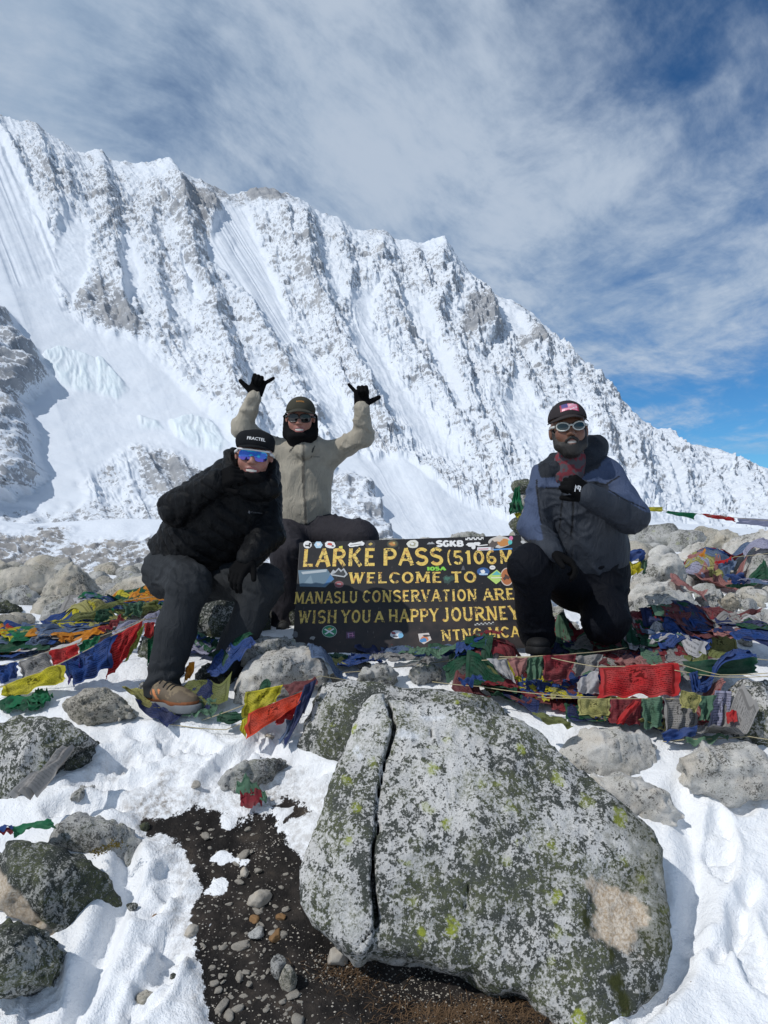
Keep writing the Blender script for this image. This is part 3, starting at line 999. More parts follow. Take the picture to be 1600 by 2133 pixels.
# the big lichen-covered boulder in front
BIG = [(640, 1830), (655, 1790), (680, 1700), (700, 1610), (725, 1560), (745, 1490), (775, 1448), (800, 1440), (830, 1440), (880, 1448), (960, 1458),
       (1030, 1470), (1090, 1478), (1130, 1500), (1180, 1545), (1250, 1615), (1320, 1680), (1375, 1725), (1392, 1760), (1393, 1830), (1402, 1900), (1408, 1970),
       (1385, 2040), (1330, 2105), (1290, 2160), (1190, 2160), (1140, 2110), (1110, 2068), (1040, 2062), (985, 2030), (900, 2000), (800, 1992), (745, 1985), (720, 1955), (665, 1905), (645, 1870)]


def big_edit(S, x, y, z, ab):
    def groove(pts, wd, dep, k=0.006):
        q = [ab(*p) for p in pts]
        X2 = (x + 0 * y)[..., 0]; Y2 = (y + 0 * x)[..., 0]
        jx = 0.020 * fbm2(Y2 * 11, X2 * 11, 3, 7)
        d, sg = line_sd(X2 + jx, Y2 + jx, q)
        d3 = np.maximum(d[..., None] - wd * (1 + 0.35 * vn2(Y2 * 14, X2 * 0, 3))[..., None], -(z + dep))
        S.cut((slice(None), slice(None), slice(None)), d3.astype(np.float32), k)
        return d, sg
    # the piece left of the long crack stands a little proud
    q = [ab(*p) for p in [(805, 1430), (822, 1500), (800, 1580), (786, 1660), (780, 1760), (780, 1940), (760, 2000)]]
    X2 = (x + 0 * y)[..., 0]; Y2 = (y + 0 * x)[..., 0]
    d, sg = line_sd(X2, Y2, q)
    S.f -= (0.020 * sstep(-0.004, 0.006, d * np.where(sg > 0, -1, 1))[..., None] * (z > -0.12)).astype(np.float32)
    groove([(800, 1445), (824, 1500), (802, 1580), (788, 1660), (782, 1760), (781, 1925)], 0.0065, 0.10)
    groove([(781, 1930), (750, 1965)], 0.004, 0.03)
    groove([(870, 1480), (900, 1500), (905, 1540)], 0.003, 0.02)
    groove([(970, 1850), (968, 1900)], 0.002, 0.02)
    # flaked pocket low on the right
    a, b = ab(1285, 1905)
    S.f += (0.022 * sstep(1.15, 0.75, np.sqrt(((X2 - a) / 0.090) ** 2 + ((Y2 - b) / 0.125) ** 2) + 0.25 * fbm2(X2 * 16, Y2 * 16, 3, 5))[..., None]).astype(np.float32)


def big_marks(V, ab):
    a, b = ab(1282, 1902)
    n = fbm2(V[:, 0] * 14, V[:, 1] * 14, 3, 5)
    n2_ = fbm2(V[:, 0] * 60, V[:, 1] * 60, 3, 15)
    ang = 0.35
    u = (V[:, 0] - a) * math.cos(ang) + (V[:, 1] - b) * math.sin(ang)
    v = -(V[:, 0] - a) * math.sin(ang) + (V[:, 1] - b) * math.cos(ang)
    bare = sstep(1.08, 0.88, np.hypot(u / 0.076, v / 0.102) + 0.45 * n + 0.25 * n2_)
    rose = np.zeros(len(V))
    for px, py, r in ((722, 1628, 13), (742, 1690, 12), (725, 1760, 8), (945, 1933, 12), (880, 1947, 11), (1160, 1950, 15), (1335, 1830, 12), (1160, 1615, 15), (1000, 1640, 9),
                      (1085, 1560, 9), (900, 1605, 10), (860, 1880, 9), (1220, 1670, 14), (890, 1690, 12), (1060, 1690, 10), (935, 1540, 9), (780, 1590, 9), (1300, 1800, 9), (1150, 2000, 9), (1050, 1800, 8)):
        pa, pb = ab(px, py)
        rose = np.maximum(rose, sstep(1.25, 0.75, np.hypot(V[:, 0] - pa, (V[:, 1] - pb) * 0.85) / (r * 0.00135) + 1.1 * n2_ + 0.5 * n) * (0.35 + 0.65 * ((px * 7 + py) % 10) / 10))
    moss = np.zeros(len(V))
    for px, py, r in ((1290, 2045, 12), (1215, 1915, 11), (1345, 1900, 8), (1272, 1992, 9), (1300, 2085, 9)):
        pa, pb = ab(px, py)
        moss = np.maximum(moss, sstep(1.3, 0.6, np.hypot(V[:, 0] - pa, (V[:, 1] - pb) * 0.7) / (r * 0.00155) + 0.8 * n + 0.9 * n2_))
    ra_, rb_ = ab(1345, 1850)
    moss = np.maximum(moss, 0.6 * sstep(-0.10, 0.05, V[:, 0] - ra_ + 0.10 * n + 0.06 * n2_))  # dark green tone growing towards the right side
    snow = np.zeros(len(V))
    for px, py, rx, ry in ((840, 1530, 40, 7), (745, 1560, 8, 16), (900, 1490, 40, 5)):
        pa, pb = ab(px, py)
        snow = np.maximum(snow, 0.6 * sstep(1.2, 0.5, 0.8 * n2_ + np.hypot((V[:, 0] - pa) / (rx * 0.0015), (V[:, 1] - pb) / (ry * 0.0018)) + 0.7 * n))
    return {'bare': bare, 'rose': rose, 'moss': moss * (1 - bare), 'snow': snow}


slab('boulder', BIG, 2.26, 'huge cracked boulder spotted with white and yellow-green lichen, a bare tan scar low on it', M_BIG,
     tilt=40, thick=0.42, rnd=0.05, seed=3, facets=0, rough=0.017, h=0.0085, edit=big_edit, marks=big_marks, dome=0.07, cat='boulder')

def pale_foot(V, ab):
    a0, b0 = ab(0, 1810)
    a1, b1 = ab(110, 1955)
    s_ = (V[:, 0] - a0) * (b1 - b0) - (V[:, 1] - b0) * (a1 - a0)
    return {'bare': 0.75 * sstep(-0.004, 0.004, -s_ / math.hypot(a1 - a0, b1 - b0) * -1 + 0.01 * fbm2(V[:, 0] * 20, V[:, 1] * 20, 3, 3) * -1) * 1.0}


# boulders one can tell apart, nearest first: name, outline, depth, label, material, options
TR = [
    ('boulder', [(598, 1575), (625, 1520), (650, 1450), (670, 1408), (720, 1405), (790, 1412), (870, 1420), (960, 1425), (1040, 1440), (1100, 1470), (1000, 1540), (850, 1600), (700, 1640), (640, 1600)], 2.95,
     'grey lichen boulder tucked behind the huge cracked boulder, its pointed corner beside the red flag', M_BIG, dict(tilt=30, thick=0.3, seed=5, facets=8)),
    ('boulder', [(-60, 1500), (20, 1488), (100, 1490), (160, 1515), (168, 1528), (120, 1570), (60, 1630), (20, 1675), (-60, 1690)], 2.75, 'lichen speckled boulder with a white flag tucked under its overhanging edge', M_BIG, dict(tilt=28, thick=0.3, seed=8, facets=8)),
    ('rock', [(105, 1560), (160, 1530), (190, 1545), (185, 1580), (150, 1620), (110, 1612)], 2.86, 'small dark green rock wedged beside the white flag', M_DARK, dict(tilt=25, thick=0.2, seed=9)),
    ('boulder', [(-70, 1750), (20, 1738), (90, 1745), (160, 1775), (205, 1815), (228, 1865), (210, 1900), (150, 1945), (105, 1955), (60, 1925), (0, 1890), (-70, 1860)], 2.25,
     'dark green topped boulder with a pale grey lower face, sunk in snow', M_DARK, dict(tilt=38, thick=0.32, seed=12, facets=8, marks=pale_foot)),
    ('boulder', [(-60, 1915), (20, 1912), (60, 1918), (90, 1950), (98, 1985), (70, 2030), (0, 2060), (-60, 2065)], 2.02, 'black wet looking boulder half under snow', M_DARK, dict(tilt=40, thick=0.25, seed=14, facets=8)),
    ('boulder', [(90, 1755), (110, 1710), (165, 1684), (215, 1700), (262, 1720), (285, 1755), (270, 1785), (180, 1770)], 2.52, 'grey boulder with yellow moss along its foot beside the green flag', M_GREY, dict(tilt=45, thick=0.22, seed=16)),
    ('rock', [(120, 1460), (175, 1428), (215, 1425), (245, 1445), (262, 1482), (215, 1495), (180, 1503), (145, 1498)], 3.05, 'rusty tan rock standing alone in snow beside the trail shoe', M_TAN, dict(tilt=30, thick=0.2, seed=18, facets=8)),
    ('rock', [(450, 1612), (500, 1578), (560, 1566), (588, 1570), (560, 1608), (510, 1628), (465, 1625)], 2.8, 'flat grey stone lying in the trampled snow', M_GREY, dict(tilt=50, thick=0.15, seed=20)),
    ('boulder', [(484, 1450), (495, 1395), (530, 1350), (590, 1330), (650, 1345), (680, 1380), (668, 1405), (590, 1430), (520, 1455)], 3.22, 'pale rounded granite boulder below the sign, next to the yellow flag', M_PALE, dict(tilt=32, thick=0.25, seed=22, facets=8)),
    ('boulder', [(476, 1330), (520, 1318), (590, 1322), (640, 1335), (600, 1365), (530, 1400), (495, 1370)], 3.38, 'shaded grey boulder behind the pale rounded one, under the sign corner', M_GREY, dict(tilt=30, thick=0.2, seed=24)),
    ('boulder', [(930, 1412), (945, 1378), (985, 1352), (1025, 1340), (1058, 1352), (1062, 1372), (1030, 1398), (980, 1415)], 3.35, 'pale rounded rock under the sign beside the black boot', M_PALE, dict(tilt=38, thick=0.22, seed=26)),
    ('boulder', [(1178, 1530), (1200, 1508), (1280, 1508), (1340, 1512), (1378, 1540), (1390, 1570), (1350, 1600), (1270, 1598), (1200, 1590), (1180, 1560)], 2.85, 'flat topped pale grey boulder below the row of torn flags', M_PALE, dict(tilt=45, thick=0.25, seed=28, facets=8)),
    ('boulder', [(1235, 1605), (1300, 1600), (1360, 1618), (1405, 1650), (1425, 1690), (1400, 1705), (1320, 1680), (1260, 1640)], 2.65, 'pale granite slab half buried in snow behind the huge boulder', M_PALE, dict(tilt=45, thick=0.22, seed=30)),
    ('boulder', [(1428, 1570), (1470, 1548), (1540, 1540), (1600, 1545), (1670, 1560), (1680, 1640), (1600, 1650), (1545, 1665), (1500, 1640), (1445, 1620)], 2.68, 'blocky tan grey boulder with a snow collar below the twisted green flag', M_PALE, dict(tilt=36, thick=0.3, seed=32, facets=8)),
    ('boulder', [(1520, 1450), (1560, 1415), (1620, 1405), (1690, 1430), (1690, 1560), (1600, 1545), (1545, 1525), (1525, 1490)], 3.0, 'lichen spotted boulder holding down the end of the flag strings', M_BIG, dict(tilt=28, thick=0.3, seed=34)),
    ('boulder', [(1342, 1278), (1365, 1262), (1398, 1232), (1440, 1262), (1500, 1300), (1545, 1335), (1572, 1365), (1530, 1372), (1440, 1340), (1375, 1310)], 3.95, 'wedge shaped pale boulder with dark spots and a cord tied across it', M_PALE, dict(tilt=30, thick=0.35, seed=36, facets=8)),
    ('boulder', [(1320, 1270), (1330, 1240), (1400, 1222), (1450, 1228), (1470, 1262), (1460, 1300), (1380, 1310), (1335, 1300)], 4.35, 'smooth dark boulder in shade behind the spotted wedge boulder', M_GREY, dict(tilt=25, thick=0.3, seed=38)),
    ('boulder', [(1310, 1230), (1345, 1165), (1370, 1145), (1415, 1152), (1442, 1190), (1438, 1215), (1390, 1228), (1340, 1240)], 4.7, 'rough white granite boulder beside the blue and yellow flags', M_PALE, dict(tilt=25, thick=0.35, seed=40)),
    ('boulder', [(1458, 1240), (1480, 1225), (1510, 1222), (1520, 1245), (1512, 1272), (1480, 1270), (1462, 1258)], 4.5, 'fist shaped grey rock at the edge of the snow pocket', M_GREY, dict(tilt=25, thick=0.2, seed=42)),
    ('boulder', [(1505, 1245), (1530, 1232), (1552, 1245), (1545, 1258), (1515, 1262)], 4.45, 'small reddish rock leaning on the fist shaped rock', M_TAN, dict(tilt=25, thick=0.15, seed=43)),
    ('boulder', [(1500, 1300), (1540, 1270), (1600, 1262), (1680, 1270), (1680, 1340), (1560, 1330), (1510, 1318)], 4.2, 'grey boulder under the faded maroon flag', M_GREY, dict(tilt=25, thick=0.25, seed=44)),
    ('boulder', [(1525, 1170), (1545, 1110), (1580, 1095), (1640, 1100), (1690, 1120), (1690, 1230), (1600, 1215), (1545, 1195)], 5.6, 'tall angular granite block on the skyline with snow in its notch', M_PALE, dict(tilt=15, thick=0.5, seed=46, facets=8)),
    ('boulder', [(1565, 1200), (1580, 1150), (1610, 1125), (1690, 1120), (1690, 1220), (1600, 1225)], 5.2, 'shaded grey granite block leaning on the skyline block', M_GREY, dict(tilt=20, thick=0.4, seed=47, facets=8)),
    ('boulder', [(1405, 1150), (1440, 1128), (1500, 1120), (1540, 1135), (1540, 1160), (1490, 1165), (1430, 1165)], 6.4, 'long flat white boulder below the line of flying flags', M_PALE, dict(tilt=30, thick=0.4, seed=48)),
    ('boulder', [(1490, 1130), (1505, 1098), (1530, 1095), (1545, 1115), (1540, 1145), (1510, 1145)], 6.0, 'lichen streaked upright rock beside the snow notch', M_TAN, dict(tilt=15, thick=0.3, seed=49)),
    ('boulder', [(1440, 1195), (1455, 1160), (1490, 1145), (1520, 1165), (1525, 1185), (1480, 1200)], 5.5, 'pointed slabby rock with an orange ribbon on top', M_PALE, dict(tilt=20, thick=0.3, seed=50)),
    ('boulder', [(1310, 1240), (1330, 1210), (1400, 1200), (1440, 1215), (1420, 1240), (1350, 1250)], 4.5, 'low rough granite ledge below the blue and yellow flags', M_PALE, dict(tilt=40, thick=0.25, seed=51)),
    ('boulder', [(72, 1238), (100, 1195), (135, 1165), (160, 1190), (178, 1225), (188, 1240), (160, 1255), (110, 1250)], 5.4, 'pale pointed boulder with one black shaded side', M_TAN, dict(tilt=12, thick=0.4, seed=52, facets=8)),
    ('boulder', [(-80, 1190), (0, 1178), (60, 1168), (110, 1170), (115, 1190), (80, 1215), (30, 1230), (-80, 1240)], 5.9, 'long tan boulder with striped layers behind the pointed one', M_TAN, dict(tilt=30, thick=0.5, seed=54, facets=8)),
    ('boulder', [(-60, 1240), (0, 1225), (40, 1215), (72, 1230), (70, 1250), (20, 1262), (-60, 1270)], 5.0, 'rounded grey boulder in front of the layered tan one', M_GREY, dict(tilt=30, thick=0.3, seed=56)),
    ('boulder', [(40, 1262), (70, 1240), (130, 1232), (160, 1248), (150, 1270), (90, 1282), (50, 1278)], 4.7, 'low brown boulder at the foot of the pointed boulder', M_TAN, dict(tilt=35, thick=0.25, seed=57)),
    ('boulder', [(75, 1290), (90, 1258), (130, 1240), (160, 1262), (172, 1272), (140, 1292), (100, 1300)], 4.4, 'dark grey boulder with a black strap beside it', M_GREY, dict(tilt=25, thick=0.25, seed=58)),
    ('boulder', [(205, 1245), (230, 1205), (255, 1190), (290, 1195), (330, 1200), (350, 1260), (280, 1265), (225, 1255)], 4.9, 'ribbed tan boulder behind the leg in grey trousers', M_TAN, dict(tilt=22, thick=0.35, seed=60, facets=8)),
    ('rock', [(-40, 1268), (0, 1248), (25, 1252), (30, 1272), (0, 1290), (-40, 1290)], 4.6, 'black rock at the edge of the snow drift', M_DARK, dict(tilt=25, thick=0.2, seed=61)),
    ('rock', [(150, 1310), (165, 1288), (200, 1280), (212, 1300), (190, 1318), (160, 1320)], 4.0, 'pinkish rock poking through the heap of flags', M_TAN, dict(tilt=35, thick=0.2, seed=62)),
    ('rock', [(272, 1370), (285, 1330), (318, 1310), (335, 1340), (330, 1385), (290, 1390)], 3.6, 'mossy rock behind the green flag by the grey trouser leg', M_DARK, dict(tilt=20, thick=0.2, seed=63)),
    ('rock', [(275, 1455), (290, 1420), (305, 1415), (310, 1455)], 3.3, 'narrow dark stone behind the trail shoe', M_GREY, dict(tilt=20, thick=0.12, seed=64)),
    ('rock', [(400, 1400), (420, 1380), (480, 1385), (500, 1410), (480, 1432), (420, 1425)], 3.35, 'dark rubble stone draped with faded cloth between the legs', M_DARK, dict(tilt=30, thick=0.2, seed=65)),
    ('rock', [(385, 1442), (400, 1425), (440, 1422), (455, 1440), (430, 1455)], 3.25, 'brown oval stone beside the trail shoe', M_TAN, dict(tilt=40, thick=0.12, seed=66)),
    ('rock', [(740, 1400), (755, 1382), (800, 1376), (830, 1392), (820, 1412), (760, 1412)], 3.3, 'grey stone under the middle of the sign', M_GREY, dict(tilt=35, thick=0.15, seed=67)),
    ('rock', [(850, 1392), (880, 1375), (915, 1380), (920, 1400), (870, 1410)], 3.35, 'small grey stone with striped cloth under the sign', M_GREY, dict(tilt=35, thick=0.15, seed=68)),
    ('rock', [(1138, 1300), (1150, 1262), (1175, 1258), (1182, 1285), (1165, 1305)], 3.95, 'speckled grey rock between the kneeling person\'s legs', M_GREY, dict(tilt=25, thick=0.2, seed=69)),
    ('rock', [(1138, 1320), (1150, 1295), (1172, 1292), (1178, 1312), (1160, 1325)], 3.75, 'lower tan rock between the kneeling person\'s legs', M_TAN, dict(tilt=25, thick=0.15, seed=70)),
    ('boulder', [(1300, 1330), (1330, 1308), (1370, 1302), (1400, 1320), (1380, 1350), (1320, 1352)], 3.7, 'pale rock under the blue scarf beside the wedge boulder', M_PALE, dict(tilt=38, thick=0.2, seed=71)),
    ('boulder', [(925, 1125), (950, 1106), (985, 1102), (1015, 1112), (1020, 1130), (960, 1135)], 4.9, 'lichen rock peeping over the top edge of the sign', M_GREY, dict(tilt=20, thick=0.3, seed=72)),
    ('boulder', [(640, 1240), (600, 1215), (560, 1215), (545, 1260), (560, 1330), (640, 1340), (700, 1300)], 4.25, 'shaded boulder behind the left edge of the sign', M_DARK, dict(tilt=10, thick=0.35, seed=73)),
    ('boulder', [(560, 1200), (640, 1165), (740, 1160), (800, 1200), (790, 1330), (600, 1330)], 4.65, 'hidden seat boulder behind the sign under the person in the beige jacket', M_GREY, dict(tilt=15, thick=0.4, seed=74)),
    ('boulder', [(330, 1300), (380, 1235), (470, 1225), (540, 1240), (560, 1330), (480, 1360), (380, 1370)], 3.95, 'dark seat boulder under the person in the black jacket', M_DARK, dict(tilt=15, thick=0.35, seed=75)),
    ('boulder', [(830, 1360), (850, 1260), (950, 1230), (1060, 1240), (1090, 1340), (980, 1370)], 4.45, 'grey boulder propping the sign from behind', M_GREY, dict(tilt=15, thick=0.3, seed=76)),
    ('rock', [(1560, 1330), (1575, 1300), (1620, 1295), (1650, 1330), (1600, 1345)], 4.0, 'grey rubble rock beside the snow pocket and faded flags', M_GREY, dict(tilt=25, thick=0.15, seed=77)),
    ('rock', [(1225, 1340), (1250, 1318), (1300, 1325), (1310, 1345), (1260, 1352)], 3.62, 'flat dark rock beneath the kneeling person\'s shoe', M_DARK, dict(tilt=45, thick=0.15, seed=78)),
    ('rock', [(140, 1672), (155, 1640), (180, 1635), (175, 1660), (155, 1682)], 2.72, 'thin upright grey stone standing in snow', M_GREY, dict(tilt=30, thick=0.06, seed=79)),
]
for nm, pl_, D, lab, mt, kw in TR:
    slab(nm, pl_, D, lab, mt, group='boulders of the rubble bank', **kw)

# loose lesser rocks lying around the bank
rs = np.random.RandomState(5)
proto = []
for i in range(6):
    V, Fc = blob((0, 0, 0), (1, rs.uniform(0.7, 1.0), rs.uniform(0.5, 0.8)), 300 + i, 4, 0.2, 1.6, 13)
    proto.append((V, Fc))
LOOSE = [(270, 1290, 4.6, 30), (20, 1310, 4.3, 20), (700, 1395, 3.4, 16), (905, 1415, 3.25, 22), (760, 1380, 3.5, 16), (1150, 1345, 3.65, 12), (1400, 1390, 3.5, 20),
         (1470, 1185, 5.2, 26), (1330, 1145, 7.5, 40), (1380, 1135, 7.2, 32), (1260, 1150, 7.8, 36), (1570, 1265, 4.9, 30), (1590, 1240, 5.1, 26), (1430, 1110, 8.3, 40),
         (10, 1340, 3.9, 16), (230, 1260, 5.2, 22), (170, 1280, 4.9, 14), (560, 1480, 3.05, 10), (690, 1420, 3.2, 14), (1300, 1300, 4.4, 20), (1490, 1290, 4.4, 16), (1450, 1330, 4.1, 14),
         (1360, 1120, 8.6, 60), (1480, 1112, 8.8, 46), (900, 1155, 8.3, 60), (820, 1150, 8.6, 50), (1580, 1300, 4.5, 18), (220, 1215, 6.8, 26), (190, 1235, 6.2, 18), (300, 1245, 5.5, 20)]
for k in range(185):
    D = rs.uniform(3.6, 9.0)
    if k % 4 == 0:
        D = rs.uniform(6.0, 9.2)
    px = rs.uniform(1290, 1640) if k % 2 else rs.uniform(-40, 330)
    if k % 6 == 0:
        px = rs.uniform(480, 1300)
    c = ((px - 800) * D / F, D)
    zz_ = gz(*c)
    py = PX(c[0], D, zz_)[1]
    size = (abs(rs.normal(0, 0.055)) + 0.022) * (1 + 0.16 * max(0, D - 4.5))
    LOOSE.append((px, py - 3, D, size * F / D))
LM = [M_PALE, M_GREY, M_TAN]
for i, (px, py, D, r) in enumerate(LOOSE):
    V, Fc = proto[i % 6]
    s = r * D / F
    a = rs.uniform(0, 6.28)
    R = np.array([[math.cos(a), math.sin(a), 0], [-math.sin(a), math.cos(a), 0], [0, 0, 1]])
    c = np.array(P(px, py, D))
    c[2] = max(c[2], gz(c[0], c[1]) + s * 0.15)
    c[2] = min(c[2], gz(c[0], c[1]) + s * 0.35)
    finish_rock('loose_rock', (V * s) @ R + c, Fc, LM[i % 3], f"loose lump of {('pale white', 'grey', 'tan')[i % 3]} granite in the rubble {'behind the sign' if 420 < px < 1180 else ('left of the sitting people' if px < 800 else 'beyond the kneeling person')}", 'loose rocks of the rubble bank')
# ---------------------------------------------------------------- the painted sign board
SG_T, SG_B = 4.08, 3.66      # depth of its upper and lower edge
c_tl, c_tr = np.array(P(628, 1130, SG_T + 0.01)), np.array(P(1087, 1114, SG_T - 0.01))
c_bl, c_br = np.array(P(604, 1362, SG_B + 0.01)), np.array(P(1120, 1347, SG_B - 0.01))
sx = ((c_tr - c_tl) + (c_br - c_bl)) / 2
SW = np.linalg.norm(sx)
sx = sx / SW
sy = ((c_tl - c_bl) + (c_tr - c_br)) / 2
sy = sy - sx * (sy @ sx)
SH = np.linalg.norm(sy)
sy = sy / SH
sn = np.cross(sx, sy)
so = (c_tl + c_tr + c_bl + c_br) / 4
SROT = np.stack([sx, sy, sn], 1)


def sign_uv(px, py):
    """where the ray through a photo pixel meets the board"""
    O = np.array([0, 0, CZ])
    r = np.array(P(px, py, 1.0)) - O
    t = ((so - O) @ sn) / (r @ sn)
    q = O + r * t - so
    return np.array([q @ sx, q @ sy])


def crop_uv(x, y):
    return sign_uv(580 + x / 2.963, 1080 + y / 2.963)


m, w, b = newmat('black_sign_paint')
oc = w.n('ShaderNodeTexCoord').outputs['Object']
n1 = w.noise(oc, 7, 5, 0.6)
n2 = w.noise(w.vmath('MULTIPLY', oc, (1.0, 0.5, 1.0)), 90, 4, 0.7)
lowb = w.step(w.n('ShaderNodeSeparateXYZ', i_0=oc).outputs[1], 0.02, -0.22)
c = w.mix(w.math('MULTIPLY', lowb, w.step(n1, 0.3, 0.75)), (0.012, 0.012, 0.014), (0.050, 0.036, 0.032))
c = w.mix(w.step(n2, 0.66, 0.72), c, (0.16, 0.12, 0.10))
scr = w.noise(w.vmath('MULTIPLY', oc, (140.0, 16.0, 1.0)), 1.0, 3, 0.6)
c = w.mix(w.math('MULTIPLY', w.step(scr, 0.68, 0.74), 0.5), c, (0.28, 0.25, 0.23))
w.put(b.inputs['Base Color'], c)
w.put(b.inputs['Roughness'], w.step(n1, 0.2, 0.8, 0.38, 0.62))
b.inputs['Specular IOR Level'].default_value = 0.35
bump(w, b, n2, 0.15, 0.002)
M_SIGN = m

m, w, b = newmat('yellow_lettering')
oc = w.n('ShaderNodeTexCoord').outputs['Object']
n1 = w.noise(oc, 55, 5, 0.68, 0.6)
n2 = w.noise(oc, 9, 3, 0.5)
crk = w.step(w.voro(w.vmath('ADD', oc, w.vmath('SCALE', w.n('ShaderNodeTexNoise', i_Vector=oc, i_Scale=40.0).outputs['Color'], 0.02)), 34, 'DISTANCE_TO_EDGE'), 0.05, 0.015)
wear = w.math('MAXIMUM', w.step(w.math('ADD', n1, w.math('MULTIPLY', w.math('SUBTRACT', n2, 0.5), 0.55)), 0.62, 0.68), w.math('MULTIPLY', crk, w.step(n2, 0.42, 0.55)))
c = w.mix(n2, (0.66, 0.44, 0.07), (0.80, 0.60, 0.17))
c = w.mix(w.step(n1, 0.52, 0.62), c, (0.48, 0.22, 0.05))
c = w.mix(wear, c, (0.018, 0.016, 0.016))
w.put(b.inputs['Base Color'], c)
b.inputs['Roughness'].default_value = 0.6
M_YEL = m

m, w, b = newmat('printed_vinyl')
w.put(b.inputs['Base Color'], attr(w, 'col', 'Color'))
b.inputs['Roughness'].default_value = 0.5
M_STICK = m

T_ = 0.20


def arc(cx, cy, rx, ry, a0, a1, n=14):
    return [(cx + rx * math.cos(math.radians(a0 + (a1 - a0) * i / n)), cy + ry * math.sin(math.radians(a0 + (a1 - a0) * i / n))) for i in range(n + 1)]


# each letter: advance width, strokes as (points, weight), serif spots as (x, y)
GL = {
    'L': (0.62, [([(.14, 0), (.14, 1)], 1), ([(.05, .08), (.60, .08)], .8)], [(.14, 1)]),
    'A': (0.84, [([(.08, 0), (.44, 1)], .75), ([(.42, 1), (.78, 0)], 1.1), ([(.2, .32), (.66, .32)], .65)], [(.08, 0), (.78, 0)]),
    'R': (0.80, [([(.14, 0), (.14, 1)], 1), ([(.14, .93)] + arc(.42, .71, .25, .22, 90, -90) + [(.14, .49)], .85), ([(.38, .48), (.72, 0)], 1)], [(.14, 0), (.74, 0), (.1, 1)]),
    'K': (0.82, [([(.14, 0), (.14, 1)], 1), ([(.16, .42), (.68, 1)], .75), ([(.32, .58), (.74, 0)], 1)], [(.14, 0), (.14, 1), (.74, 0), (.68, 1)]),
    'E': (0.66, [([(.14, 0), (.14, 1)], 1), ([(.05, .08), (.60, .08)], .8), ([(.14, .52), (.5, .52)], .7), ([(.05, .92), (.58, .92)], .8)], []),
    'P': (0.74, [([(.14, 0), (.14, 1)], 1), ([(.14, .93)] + arc(.42, .68, .26, .25, 90, -90) + [(.14, .43)], .85)], [(.14, 0), (.1, 1)]),
    'S': (0.72, [(arc(.36, .74, .27, .20, 20, 180, 10) + arc(.36, .74, .27, .22, 190, 262, 6) + arc(.36, .27, .27, .22, 82, 10, 6) + arc(.36, .27, .27, .21, 0, -160, 12), .9)], []),
    '(': (0.34, [(arc(.42, .5, .28, .62, 115, 245), .55)], []),
    ')': (0.34, [(arc(-.06, .5, .28, .62, 65, -65), .55)], []),
    '5': (0.66, [([(.56, .93), (.16, .93), (.12, .54)], .8), ([(.12, .54)] + arc(.31, .31, .24, .25, 110, -150), .85)], []),
    '1': (0.42, [([(.24, 0), (.24, 1)], 1), ([(.24, .97), (.06, .8)], .6)], [(.24, 0)]),
    '0': (0.72, [(arc(.36, .5, .25, .43, 90, 450, 24), .9)], []),
    '6': (0.66, [(arc(.36, .5, .26, .43, 60, 190) + arc(.33, .28, .22, .22, 180, 540, 18), .85)], []),
    'M': (0.98, [([(.12, 0), (.16, 1)], .75), ([(.16, 1), (.48, .14)], 1), ([(.48, .14), (.80, 1)], .7), ([(.82, 1), (.86, 0)], 1)], [(.12, 0), (.86, 0), (.14, 1), (.84, 1)]),
    'W': (1.06, [([(.10, 1), (.30, 0)], 1), ([(.30, 0), (.52, .9)], .7), ([(.52, .9), (.74, 0)], 1), ([(.74, 0), (.96, 1)], .7)], [(.10, 1), (.52, .95), (.96, 1)]),
    'C': (0.74, [(arc(.40, .5, .29, .43, 42, 318, 20), .9)], [(.62, .84)]),
    'O': (0.80, [(arc(.40, .5, .30, .43, 90, 450, 24), .9)], []),
    'T': (0.72, [([(.36, 0), (.36, 1)], 1), ([(.04, .92), (.68, .92)], .8)], [(.36, 0)]),
    'N': (0.86, [([(.14, 0), (.14, 1)], .75), ([(.14, 1), (.70, 0)], 1.05), ([(.72, 0), (.72, 1)], .75)], [(.14, 0), (.72, 1), (.1, 1)]),
    'U': (0.80, [([(.14, 1), (.14, .34)] + arc(.40, .33, .26, .27, 180, 360, 12) + [(.66, 1)], .9)], [(.14, 1), (.66, 1)]),
    'V': (0.80, [([(.10, 1), (.40, 0)], 1.05), ([(.40, 0), (.70, 1)], .7)], [(.10, 1), (.70, 1)]),
    'I': (0.38, [([(.19, 0), (.19, 1)], 1)], [(.19, 0), (.19, 1)]),
    'H': (0.86, [([(.15, 0), (.15, 1)], 1), ([(.70, 0), (.70, 1)], 1), ([(.15, .5), (.70, .5)], .7)], [(.15, 0), (.15, 1), (.70, 0), (.70, 1)]),
    'Y': (0.80, [([(.08, 1), (.40, .46)], 1), ([(.72, 1), (.40, .46)], .7), ([(.40, .5), (.40, 0)], 1)], [(.08, 1), (.72, 1), (.40, 0)]),
    'J': (0.60, [([(.42, 1), (.42, .3)] + arc(.24, .28, .19, .22, 0, -150, 10), .9)], [(.42, 1)]),
    '-': (0.40, [([(.06, .45), (.34, .45)], .8)], []),
    'G': (0.78, [(arc(.40, .5, .29, .43, 42, 345, 20), .9), ([(.46, .42), (.70, .42)], .7)], []),
    'B': (0.74, [([(.14, 0), (.14, 1)], 1), ([(.14, .93)] + arc(.40, .73, .22, .2, 90, -90) + [(.14, .53)], .8), ([(.14, .51)] + arc(.42, .29, .25, .22, 90, -90) + [(.14, .07)], .85)], []),
    'F': (0.64, [([(.14, 0), (.14, 1)], 1), ([(.14, .5), (.5, .5)], .75), ([(.08, .92), (.60, .92)], .8)], []),
    'X': (0.74, [([(.08, 0), (.66, 1)], .8), ([(.08, 1), (.66, 0)], 1)], []),
}


